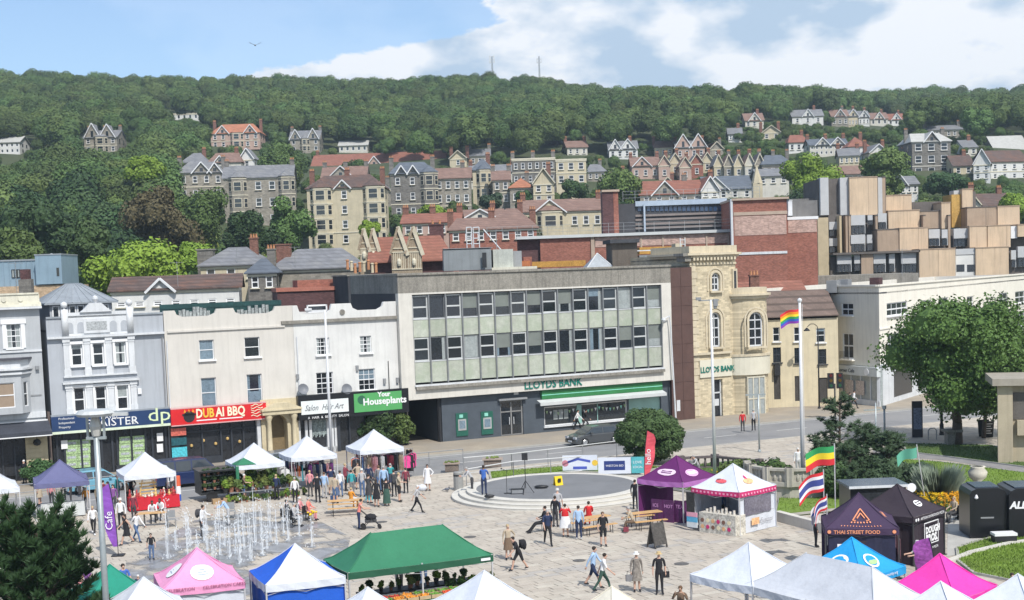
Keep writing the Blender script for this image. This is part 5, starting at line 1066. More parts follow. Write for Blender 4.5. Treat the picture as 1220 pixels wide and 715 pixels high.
def crown_mesh(name,seed,rx,rz,nl,n,size,lobe=.42,up=.25,core=True,rag=0.0,conic=0.0,jit=.45,shell=.35):
    """leaf sized faces over the lobes of an uneven crown centred on the origin"""
    rg=random.Random(seed);L_=[]
    for _ in range(nl):
        while 1:
            p=Vector((rg.uniform(-1,1),rg.uniform(-1,1),rg.uniform(-1,1)))
            if shell<p.length<1 or(nl<6 and p.length<1):break
        sh=1-conic*(p.z*.5+.5)
        r=rg.uniform(.7,1.25)*lobe*(1-conic*.5*(p.z*.5+.5));L_.append((Vector((p.x*rx*(1-lobe*.75)*sh,p.y*rx*(1-lobe*.75)*sh,p.z*rz*(1-lobe*.7))),r*rx))
    L_.append((Vector((0,0,0)),rx*.55*(1-conic*.4)))
    vs,fs=[],[]
    for i in range(n):
        c,r=L_[rg.randrange(len(L_))]
        for _ in range(4):
            z=rg.uniform(-.75,1);a=rg.uniform(0,2*pi);q=sqrt(1-z*z);d=Vector((q*cos(a),q*sin(a),z))
            p=c+Vector((d.x*r,d.y*r,d.z*r*(rz/rx)**.5))*(rg.uniform(.82,1.06)+(rag*rg.random()**3 if rag else 0))
            if not any((p-c2).length<r2*.72 for c2,r2 in L_ if c2 is not c):break
        nrm=(d+Vector((rg.gauss(0,jit),rg.gauss(0,jit),rg.gauss(up,jit)))).normalized();u=nrm.orthogonal().normalized();w=nrm.cross(u);t=rg.uniform(0,2*pi)
        u,w=u*cos(t)+w*sin(t),w*cos(t)-u*sin(t);s=size*rg.uniform(.6,1.35);k=len(vs)
        vs+=[p-u*s*.6,p-w*s*.42+nrm*s*.1,p+u*s*.7,p+w*s*.42+nrm*s*.1];fs.append((k,k+1,k+2,k+3))
    if core:
        m=MB()
        for c,r in L_:m.ball(c,r*.74,6)
        k=len(vs);vs+=m.v;fs+=[tuple(i+k for i in f)for f in m.f]
    me=bpy.data.meshes.new(name);me.from_pydata([tuple(v)for v in vs],[],fs);return me
def with_mat(me,m):
    c=me.copy();c.materials.clear();c.materials.append(m);return c
BROAD=[crown_mesh('crown',40+i,4.4,(3.9,4.6,3.6,5.0,4.1)[i],(11,14,9,12,16)[i],3000,.40,(.46,.42,.50,.44,.40)[i],jit=.30)for i in range(5)]
CR={(i,key):with_mat(BROAD[i],LEAF[key])for i in range(5)for key in('dark','mid','olive','blue','lime','rust')}
TRUNK=MB().cyl((0,0,-3),(0,0,4),.32,.2,6).cyl((0,0,3),(1.6,.6,6.5),.16,.06,5).cyl((0,0,2.6),(-1.5,-.4,6),.15,.06,5);_t=TRUNK.build('trunk',BARK);TRM=_t.data;bpy.data.objects.remove(_t)
def tree_at(p,crown,s,rz,label,group=None,sz=1.0,name='tree',lift=6.4,trunk=TRM,cat='tree'):
    t=thing(name,label,cat,p,rz,group);t.scale=(s,s,s*sz)
    c=bpy.data.objects.new('crown',crown);COL.objects.link(c);c.parent=t;c.location=(0,0,lift)
    if trunk:k=bpy.data.objects.new('trunk',trunk);COL.objects.link(k);k.parent=t
    return t
# particular trees one can point to in the photograph: (px, top row, Y, width px, leaf, label)
def big(px,yt,Y,wpx,key,label,seed,ratio=1.0,n=5200,size=.42,nl=16):
    r=wpx/2/F*Y;rz=r*ratio;top=D(px,yt,Y).z;me=with_mat(crown_mesh('crown',seed,r,rz,nl,n,size,.36),LEAF[key]);g=D(px,yt,Y);zg=terrain(g.x,Y)
    t=thing('tree',label,'tree',(g.x,Y,zg));c=bpy.data.objects.new('crown',me);COL.objects.link(c);c.parent=t;c.location=(0,0,top-rz*.98-zg)
    h=top-zg;m=MB().cyl((0,0,-1),(0,0,h*.6),.06*h*.5,.03*h*.4,7);m.cyl((0,0,h*.35),(r*.4,0,h*.65),.15,.06,5).cyl((0,0,h*.35),(-r*.4,r*.2,h*.65),.15,.06,5);m.build('trunk',BARK,t)
    PROT.append((px-wpx*.42,yt,px+wpx*.42,yt+wpx*ratio*.55,Y));return t
big(148,274,150,138,'bright','big bright yellow green tree behind the blue grey shop',3,.85,7500,.40,20)
big(190,222,205,92,'brown','brown tinged tree in front of the dark wood on the left',7,1.0)
big(238,204,225,86,'mid','tall rounded green tree left of the grey stone villa',9,1.15)
big(172,186,262,46,'bright','small yellow green tree high in the left wood',11,.8)
big(232,282,168,52,'bright','low bright tree beside the square chimney stack',13,.8,3000)
big(296,248,215,66,'dark','dark tree in front of the grey stone villa',15,1.0)
big(345,232,225,62,'mid','green tree between the two stone villas',17,1.2)
big(336,172,320,62,'mid','wide green tree above the grey stone villa',19,.7)
big(512,242,250,38,'bright','bright shrub like tree in front of the dark stone villa',21,.7,2200)
big(542,238,258,34,'mid','green tree in front of the villa wing',23,.8,2200)
big(585,228,262,30,'blue','dark round bush like tree by the tower house',25,.8,2000)
big(622,227,262,26,'dark','dark round tree below the bright red hipped roof',27,.9,2000)
big(683,214,280,36,'dark','dark tree under the cream block',29,.8,2000)
big(1056,178,262,60,'mid','broad rounded tree left of the big stone house',31,.95)
big(965,184,265,74,'bright','light green tree mass above the brick cinema tower',33,.7)
big(735,200,262,70,'mid','green tree behind the brick chimney of the cinema',35,.8)
big(1206,232,215,40,'bright','bright tree at the right edge behind the flats',37,.8,2000)
big(1130,206,270,60,'dark','low spreading dark tree in front of the big stone house',39,.4,2600)
big(665,170,420,60,'copper','dark copper beech above the cream block',41,.5,2000)
big(440,262,215,26,'bright','small bright tree between the villas near the carved gables',43,.9,1500)
big(50,235,190,110,'dark','large dark tree at the left edge below the wood',45,.9)
big(100,262,170,70,'dark','dark tree left of the bright yellow green tree',47,.9)
big(20,275,165,70,'mid','green tree behind the pale blue metal building',49,.8)
big(420,190,340,40,'mid','tree in front of the long red roof',51,.7,2000)
# the wood
random.seed(21);pts=[]
Y=175.0
while Y<800:
    st=7.4 if Y<420 else 6.9;half=.40*Y+12;X=-half+random.uniform(0,st)
    while X<half:
        x,y=X+random.uniform(-2.6,2.6),Y+random.uniform(-2.6,2.6);s=random.choice((random.uniform(.62,1.0),random.uniform(.8,1.25),random.uniform(1.0,1.4)))*(.84 if Y>400 else .95)
        if math.sin(x*.03+1)*math.sin(y*.021)>.55:s*=1.15
        zg=terrain(x,y);cpx,cpy=proj((x,y,zg+6.4*s));r=4.4*s/y*F;ok=-60<cpx<1280 and cpy-r<345
        for att in(0,1):
          if att==1:
            if ok or not(-60<cpx<1280 and cpy-r<345):break
            s*=.42;cpx,cpy=proj((x,y,zg+5.2*s));r=4.4*s/y*F;ok=True
          if ok:
            for(a,b_,c,d,hy)in PROT:
              if y<hy+7 and a-r*.62<cpx<c+r*.62 and b_-r*.5<cpy and cpy-r*.75<d:ok=False;break
            if ok and att==0 and any(2<(x-hx)*.42-(y-hy_)*.91<26 and abs((x-hx)*.91+(y-hy_)*.42)<9 for hx,hy_ in HSE):ok=False
            if ok and y<250 and cpx>440:ok=random.random()<.35
        if ok:pts.append((y,x,zg,s,cpx,cpy))
        if ok and s<.6 and cpx>500:
            for _ in range(2):
                x2,y2=x+random.uniform(-4,4),y+random.uniform(-4,4);pts.append((y2,x2,terrain(x2,y2),s*random.uniform(.6,.95),cpx,cpy))
        X+=st
    Y+=st*.9
pts.sort();small=[q_ for q_ in pts if q_[3]<.63]
keys=['mid','mid','dark','dark','olive','blue']
def kind_of(x,y):
    v=sin(x*.05+y*.013)+sin(y*.043-x*.02)+random.uniform(-1,1)
    w=random.random()
    if w<.07 or(v>1.9 and w<.4):return 'lime'
    if w>.975:return 'rust'
    return 'olive' if v>1.0 else('dark' if v<-.5 else('blue' if v<0 and random.random()<.3 else 'mid'))
GRP='trees of the hillside wood that look alike'
for y,x,zg,s,cpx,cpy in pts[:275]:
    key=kind_of(x,y);col_={'dark':'dark green','mid':'mid green','olive':'olive green','blue':'bluish green','lime':'yellowish green','rust':'brownish green'}[key];part_='left' if cpx<280 else('left centre' if cpx<560 else('right centre' if cpx<860 else 'right'));row_='lower edge' if y<230 else('lower slope' if y<290 else 'middle slope')
    if s<.6:col_='small '+col_
    tree_at((x,y,zg),CR[(random.randrange(5),key)],s,random.uniform(0,6.28),f'{col_} rounded tree on the {row_} of the hillside wood, {part_}',f'{col_} trees of the {row_}, {part_}',random.uniform(.9,1.2))
# the rest of the wood, a mass nobody could count
far=pts[275:]
protos=[]
for i in range(5):
    for key in('mid','dark','olive','blue','lime','rust'):
        protos.append((i,key))
holder={}
for o in[o for o in COL.objects if o.name.startswith('crown')and o.type=='MESH']:
    for pk in protos:
        if o.data is CR[pk]and pk not in holder:holder[pk]=o
plist=[pk for pk in protos if pk in holder]
bykey={k:[i for i,pk in enumerate(plist)if pk[1]==k]for k in('mid','dark','olive','blue','lime','rust')}
me=bpy.data.meshes.new('woodland');me.from_pydata([(x,y,zg+6.2*s)for y,x,zg,s,a,b_ in far],[],[])
ai=me.attributes.new('pick','INT','POINT');ar=me.attributes.new('turn','FLOAT','POINT');as_=me.attributes.new('size','FLOAT','POINT')
for i,(y,x,zg,s,a,b_)in enumerate(far):
    k=kind_of(x,y);ai.data[i].value=random.choice(bykey[k]or bykey['mid']);ar.data[i].value=random.uniform(0,6.28);as_.data[i].value=s
wood=bpy.data.objects.new('woodland',me);COL.objects.link(wood);tag(wood,'dense green wood covering the upper hillside to the skyline','woodland',kind='stuff')
ng=bpy.data.node_groups.new('woodland','GeometryNodeTree');ng.interface.new_socket('Geometry',in_out='INPUT',socket_type='NodeSocketGeometry');ng.interface.new_socket('Geometry',in_out='OUTPUT',socket_type='NodeSocketGeometry')
gn,gl=ng.nodes,ng.links;gi_,go_=gn.new('NodeGroupInput'),gn.new('NodeGroupOutput');jn=gn.new('GeometryNodeJoinGeometry');ip=gn.new('GeometryNodeInstanceOnPoints')
for pk in reversed(plist):
    oi=gn.new('GeometryNodeObjectInfo');oi.inputs['Object'].default_value=holder[pk];oi.inputs['As Instance'].default_value=True;gl.new(oi.outputs['Geometry'],jn.inputs[0])
def attr(nm,ty):
    a=gn.new('GeometryNodeInputNamedAttribute');a.data_type=ty;a.inputs['Name'].default_value=nm;return a.outputs['Attribute']
gl.new(gi_.outputs[0],ip.inputs['Points']);gl.new(jn.outputs[0],ip.inputs['Instance']);ip.inputs['Pick Instance'].default_value=True;gl.new(attr('pick','INT'),ip.inputs['Instance Index'])
cx=gn.new('ShaderNodeCombineXYZ');gl.new(attr('turn','FLOAT'),cx.inputs[2]);gl.new(cx.outputs[0],ip.inputs['Rotation']);gl.new(attr('size','FLOAT'),ip.inputs['Scale']);gl.new(ip.outputs[0],go_.inputs[0])
md=wood.modifiers.new('wood','NODES');md.node_group=ng
print('trees',len(pts),'prototypes',len(plist))
# haze
hz=MB().box(-1500,1500,-100,1480,-1.4,175).build('haze',bpy.data.materials.new('haze'));hm=hz.data.materials[0];hm.use_nodes=True;t=hm.node_tree;t.nodes.clear()
o_=t.nodes.new('ShaderNodeOutputMaterial');pv=t.nodes.new('ShaderNodeVolumePrincipled');pv.inputs['Color'].default_value=(.68,.85,1,1);pv.inputs['Density'].default_value=.00026;pv.inputs['Anisotropy'].default_value=.2
t.links.new(pv.outputs[0],o_.inputs['Volume']);tag(hz,'thin blue summer haze over the town and hillside','haze',kind='stuff')
# ================================================================== road, pavements, square
def sd(s,d,z=0.0):p=ST.P(s,d);return(p.x,p.y,z)
def sheet(name,pts,z,m,kind='structure',label=None,cat=None):
    mb=MB();mb.poly([(p[0],p[1],z)for p in pts]);return tag(mb.build(name,m),label,cat,kind=kind)
PAVN=mat('pavement_blocks',(.40,.345,.275),.9,.14,.5,brick=(2.2,(.8,.8,.8)),sub=(.34,.31,.27))
ASPH=mat('asphalt',(.215,.215,.220),.9,.18,.35,sub=(.26,.255,.25),fine=18)
PAVS=mat('pale_pavement',(.46,.425,.37),.9,.10,.35,sub=(.38,.36,.33))
S0,S1=-75,150;RD0,RD1=6.9,16.2
def band(d0,d1,name,m,z):return sheet(name,[sd(S0,d0),sd(S1,d0),sd(S1,d1),sd(S0,d1)],z,m)
band(RD0,-14,'pavement',PAVN,0.0);band(RD1+.01,RD0-.01,'road',ASPH,-.10)
for nm,d in(('north',RD0),('south',RD1)):
    q=MB();q.M=ST_M=Matrix.Translation(ST.o)@Matrix.Rotation(SA,4,'Z');q.box(S0,S1,-d-.07,-d+.07,-.12,.006);tag(q.build('kerb',mat('kerb_stone',(.36,.35,.32),.9,.1)),kind='structure')
def rdmark(s0,s1,d,w=.1):
    q=MB();q.M=ST_M;q.box(s0,s1,-d-w/2,-d+w/2,-.099,-.094);return tag(q.build('road_marking',mat('road_paint',(.55,.55,.53),.8,.15)),kind='structure')
rdmark(-60,120,RD0+.45);rdmark(-60,120,RD1-.5);
for k in range(22):rdmark(-60+k*7,-57+k*7,(RD0+RD1)/2,.12)
# the square: joints below, slabs as pieces
sheet('square',[sd(S0,RD1),sd(S1,RD1),sd(S1,125),sd(S0,125)],-.020,mat('paving_joint',(.20,.185,.165),.95,.2))
SL=[mat('slab_buff',(.44,.395,.335),.85,.12,.8,fine=9),mat('slab_grey',(.385,.36,.33),.85,.12,.8,fine=9),mat('slab_pink',(.415,.37,.315),.85,.12,.8,fine=9),mat('slab_pale',(.475,.435,.37),.85,.1,.8,fine=9)]
random.seed(31);near=[];bulk=MB();LX,LD=.95,.45
from mathutils import noise as mnoise
row=0;d=RD1+.1
fcen=G(262,640);fxd=None
def in_view(p,m=30):a,b_=proj((p[0],p[1],0));return-m<a<1220+m and 300<b_<715+m
while d<92:
    s=S0+(row%2)*LX/2
    while s<80:
        w=LX*random.choice((.5,.75,1,1,1,1.25));p=sd(s+w/2,d+LD/2)
        if in_view(p):
            v=mnoise.noise(Vector((s*.16,d*.55,3)))+.5*mnoise.noise(Vector((s*.5,d*1.7,9)))+random.uniform(-.35,.35)
            mi=1 if v>.46 else(3 if v<-.42 else(2 if random.random()<.25 else 0))
            a,b_=proj(p)
            near.append((b_,s,w,d,mi))
        s+=w
    d+=LD;row+=1
near.sort(reverse=True);sm={}
for k,(b_,s,w,d,mi)in enumerate(near):
    a,c=sd(s+w/2,d+LD/2)[:2];hz_=random.uniform(-.004,.004)
    if k<290:
        if(w,mi)not in sm:sm[(w,mi)]=MB().box(-w/2+.012,w/2-.012,-LD/2+.012,LD/2-.012,-.05,0)
        q=sm[(w,mi)]
        if isinstance(q,MB):o=q.build('paving_slab',SL[mi]);sm[(w,mi)]=o.data
        else:o=bpy.data.objects.new('paving_slab',q);COL.objects.link(o)
        o.location=(a,c,hz_);o.rotation_euler=(0,0,SA);o['kind']='structure'
    else:
        bulk.M=Matrix.Translation((a,c,hz_))@Matrix.Rotation(SA,4,'Z');g=.014;x,y=w/2-g,LD/2-g
        bulk.add([(-x,-y,0),(x,-y,0),(x,y,0),(-x,y,0),(-x,-y,-.03),(x,-y,-.03)],[(0,1,2,3),(4,5,1,0)],mi)
bulk.M=None;tag(bulk.build('paving',SL),kind='structure')
# wet fountain floor
WET=mat('wet_paving',(.25,.255,.27),.30,.3,1.0,spec=.5,brick=(1.6,(.8,.8,.8)),sub=(.16,.17,.185))
pts=[G(*p)for p in((175,652),(232,620),(300,610),(352,606),(418,640),(405,690),(330,735),(150,720),(150,670))]
_t=WET.node_tree;_n=_t.nodes.new('ShaderNodeTexNoise');_n.inputs['Scale'].default_value=.55;_n.inputs['Detail'].default_value=6;_m=_t.nodes.new('ShaderNodeMapRange');_m.inputs[1].default_value=.42;_m.inputs[2].default_value=.56
_c=_t.nodes.new('ShaderNodeTexCoord');_t.links.new(_c.outputs['Object'],_n.inputs['Vector']);_t.links.new(_n.outputs[0],_m.inputs[0]);_t.links.new(_m.outputs[0],_t.nodes['Principled BSDF'].inputs['Alpha'])
sheet('wet_ground',pts,.010,WET)
def jet(px,py,h,r=.035):
    p=G(px,py);hn='tall' if h>2.3 else('middling' if h>1.6 else 'low');sn='left' if px<250 else('middle' if px<310 else 'right');label=f'{hn} white water jet in the {sn} part of the pavement fountain';t=thing('water_jet',label,'water jet',p,0,f'{hn} water jets, {sn} part');q=MB();n=9;rg=random.Random(int(px*7+py))
    for k in range(5):
        ox,oy=rg.uniform(-.06,.06),rg.uniform(-.06,.06);hh=h*rg.uniform(.45,1.0);q.tube([(ox+rg.gauss(0,.015)+ox*j*.12,oy+oy*j*.12,.01+hh*j/7)for j in range(8)],rg.uniform(.008,.018),5)
    for k in range(1):
        ox,oy=0,0;prof=[(r*(.9-.45*i/n)*(1 if i<n else .15)*rg.uniform(.7,1.2),h*(i/n)*(1-.06*k))for i in range(n+1)];q.lathe(prof,(ox,oy,.01),6)
    q.build('column',WATER,t,True)
    q=MB()
    for k in range(34):
        a=rg.uniform(0,6.28);rr=rg.uniform(.03,.22)*(1+.6*(k<10));z=rg.uniform(.02,.2)if k<10 else h*rg.uniform(.35,1.08);s=rg.uniform(.010,.024);q.box(rr*cos(a)-s,rr*cos(a)+s,rr*sin(a)-s,rr*sin(a)+s,z,z+s*3)
    d_=q.build('droplets',WATER,t);d_['kind']='stuff'
    MB().cyl((0,0,.011),(0,0,.02),.22,.2,10).build('nozzle',GREY,t)
WATER=mat('fountain_water',(.88,.92,.96),.3,.04,4,spec=.4);WATER.node_tree.nodes['Principled BSDF'].inputs['Alpha'].default_value=.38
random.seed(12)
for px,py,h in((200,666,2.9),(223,660,2.2),(226,652,1.7),(236,668,1.5),(247,658,2.4),(255,672,1.3),(262,662,2.6),(268,652,1.9),(274,666,2.1),(281,660,1.5),(286,672,1.7),(291,655,2.7),(299,668,2.3),(304,650,3.0),(313,662,2.6),(318,655,1.4),(322,645,2.4),(330,650,1.9),(338,638,1.6),(344,645,2.2),(357,640,1.9),(372,652,1.5),(243,645,1.2),(258,640,1.1),(210,655,1.1),(285,640,1.3)):jet(px,py,h)
for k,(px,py,r_)in enumerate(((560,640,.32),(690,668,.3),(455,622,.3),(812,672,.34),(130,650,.3))):
    t=thing('drain_cover','round dark drain cover in the paving '+('left of the woman in the brown skirt','below the group at the stage','right of the pushchair','right of the straw hatted man','by the purple banner')[k],'drain cover',G(px,py));MB().cyl((0,0,.004),(0,0,.014),r_,None,16).build('cover',mat('cast_iron',(.10,.095,.09),.6,.2,6),t)
# stage
cS=Vector((2.4,81.8,0));t=thing('round_stage','low round performance stage with pale concentric steps and grey floor','stage',cS)
RIM=mat('pale_step_stone',(.56,.54,.49),.85,.08,.8,streak=.15,fine=8)
for k,(r0,z)in enumerate(((6.25,.15),(5.8,.30),(5.35,.45))):
    MB().lathe([(r0-.9,0),(r0,0),(r0,z-.03),(r0-.02,z),(r0-.9,z)],(0,0,0),64).build('step',RIM,t);MB().lathe([(r0+.004,z-.055),(r0+.012,z-.04),(r0+.004,z-.03)],(0,0,0),64).build('shade_line',mat('step_shadow_gap',(.30,.29,.27),.9),t)  # dark ring below each step edge paints the shadow line there
MB().lathe([(0,.455),(4.75,.455),(4.78,.40)],(0,0,0),64).build('stage_floor',mat('stage_floor',(.20,.205,.215),.8,.12,.6,brick=(1.3,(.85,.85,.85))),t)
ZS=.455
# lawns
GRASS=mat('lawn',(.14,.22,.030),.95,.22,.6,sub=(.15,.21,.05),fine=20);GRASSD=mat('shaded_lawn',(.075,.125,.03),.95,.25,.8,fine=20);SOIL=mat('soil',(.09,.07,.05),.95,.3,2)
def lawn(px,z,name,label,n=0,m=GRASS,kerb=True,seed=1):
    P=[G(a,b_,z)for a,b_ in px];mb=MB().slab([(p.x,p.y)for p in P][::-1],-.05,z);o=tag(mb.build(name,m),label,'lawn',kind='structure')
    if kerb:
        q=MB();
        for a,b_ in zip(P,P[1:]+P[:1]):q.cyl((a.x,a.y,z*.5),(b_.x,b_.y,z*.5),.09,.09,4)
        tag(q.build('kerb',mat('kerb_stone',None)),kind='structure')
    if n:
        rg=random.Random(seed);x0,x1=min(p.x for p in P),max(p.x for p in P);y0,y1=min(p.y for p in P),max(p.y for p in P);q=MB()
        def inside(x,y):
            c=False
            for i in range(len(P)):
                a,b_=P[i],P[i-1]
                if(a.y>y)!=(b_.y>y)and x<(b_.x-a.x)*(y-a.y)/(b_.y-a.y)+a.x:c=not c
            return c
        for _ in range(n):
            x,y=rg.uniform(x0,x1),rg.uniform(y0,y1)
            if inside(x,y):h=rg.uniform(.05,.12);a=rg.uniform(0,6.28);q.add([(x-.03*cos(a),y-.03*sin(a),z),(x+.03*cos(a),y+.03*sin(a),z),(x+rg.uniform(-.04,.04),y,z+h)],[(0,1,2)])
        tag(q.build('grass',m),'short mown grass blades on the '+label,'grass',kind='stuff')
    return o
lawn([(1064,546),(1120,550),(1230,564),(1270,600),(1180,598),(1124,590),(1064,572)],.08,'lawn','sunny lawn behind the balustrade',9000,seed=2)
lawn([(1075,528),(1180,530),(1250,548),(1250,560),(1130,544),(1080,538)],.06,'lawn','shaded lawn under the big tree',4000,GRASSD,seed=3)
lawn([(1140,652),(1180,640),(1260,640),(1280,700),(1200,690),(1160,682),(1142,668)],.07,'lawn','rounded lawn by the black bar trailer',9000,seed=4)
lawn([(925,612),(935,560),(1040,545),(1090,560),(1030,600)],.25,'garden_bed','grassy raised bed behind the flags',7000,seed=5)
lawn([(583,562),(660,556),(745,552),(790,556),(760,564),(690,562),(620,566),(585,571)],.05,'lawn','narrow grass strip behind the round stage',4000,seed=6)
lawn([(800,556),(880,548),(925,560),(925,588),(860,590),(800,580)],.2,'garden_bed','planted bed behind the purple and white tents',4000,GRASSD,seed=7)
sheet('path',[G(*p)for p in((1040,536),(1250,552),(1250,568),(1130,549),(1040,542))],.012,mat('tarmac_path',(.25,.24,.235),.9,.15))
sheet('path',[G(*p)for p in((1128,664),(1210,645),(1260,640),(1230,600),(1130,606))],.012,mat('path_concrete',(.42,.41,.38),.9,.1))
def kerbline(pts,h,w,m,name,label,cat='kerb'):
    t=None;q=MB()
    for(a,b_)in zip(pts,pts[1:]):
        A,B=G(*a),G(*b_);an=atan2(B.y-A.y,B.x-A.x);l_=hypot(B.x-A.x,B.y-A.y);q.M=Matrix.Translation(A)@Matrix.Rotation(an,4,'Z');q.box(0,l_,-w/2,w/2,-.02,h)
    q.M=None;return tag(q.build(name,m),label,cat)
kerbline([(926,620),(985,636)],.5,.35,mat('pale_step_stone',None),'low_wall','low pale retaining wall beside the flags','wall')
kerbline([(1128,672),(1158,660),(1200,650),(1240,644)],.14,.3,mat('pale_step_stone',None),'kerb_edging','pale curved edging stone round the right lawn')
def balustrade(pts,label,h=.95,m=None,sp=.32,plinth=.25,post=3.0):
    m=m or mat('balustrade_stone',(.36,.33,.28),.9,.15,1,streak=.3);A0=pts[0];t=thing('balustrade',label,'balustrade',A0);
    for A,B in zip(pts,pts[1:]):
        an=atan2(B.y-A.y,B.x-A.x);l_=hypot(B.x-A.x,B.y-A.y);Mx=Matrix.Translation(A-A0)@Matrix.Rotation(an,4,'Z')
        q=MB();q.M=Mx;q.box(0,l_,-.16,.16,0,plinth);q.build('plinth',m,t);q=MB();q.M=Mx;q.box(0,l_,-.17,.17,h-.14,h);q.build('coping',m,t)
        n=int(l_/sp);bm=MB().lathe([(.05,plinth),(.09,plinth+.08),(.11,plinth+.22),(.05,h-.3),(.08,h-.15)],(0,0,0),6);first=None
        for i in range(n):
            p=Mx@Vector((sp*(i+.5),0,0))
            if first is None:o=bm.build('baluster',m,t);first=o.data
            else:o=bpy.data.objects.new('baluster',first);COL.objects.link(o);o.parent=t
            o.location=p
        for x in(0,l_):q=MB();q.M=Mx;q.box(x-.2,x+.2,-.2,.2,0,h+.08);q.build('pier',m,t)
    return t
def gp(*l):return[G(a,b_)for a,b_ in l]
balustrade(gp((812,562),(852,560),(905,566)),'dark balustrade behind the purple tent',m=mat('dark_balustrade',(.12,.10,.10),.9,.2),sp=.45)
balustrade(gp((1124,597),(1150,600),(1215,607)),'stone balustrade between the lawn and the black bar trailer',sp=.4)
cB=G(946,590);c_=[cB+Vector((2.6*cos(a),2.6*sin(a),.9))for a in[pi*(.93+i*.16)for i in range(7)]]
t=balustrade(c_,'curved stone balcony balustrade behind the flagpole',h=1.0,m=mat('balcony_stone',(.40,.38,.33),.9,.12,1,streak=.4),sp=.3)
q=MB();[q.quad((a.x-c_[0].x,a.y-c_[0].y,-.9),(b_.x-c_[0].x,b_.y-c_[0].y,-.9),(b_.x-c_[0].x,b_.y-c_[0].y,.9),(a.x-c_[0].x,a.y-c_[0].y,.9))for a,b_ in zip(c_,c_[1:])];q.build('base_wall',mat('balcony_stone',None),t)
t=thing('stone_urn','round stone urn on the balustrade by the sunny lawn','urn',G(1165,597)+Vector((0,0,1.0)));MB().lathe([(.15,-.3),(.2,-.2),(.1,0),(.45,.3),(.52,.6),(.35,.8),(.42,.9),(.3,.9)],(0,0,0),14).build('bowl',mat('urn_stone',(.55,.52,.44),.9),t,True)

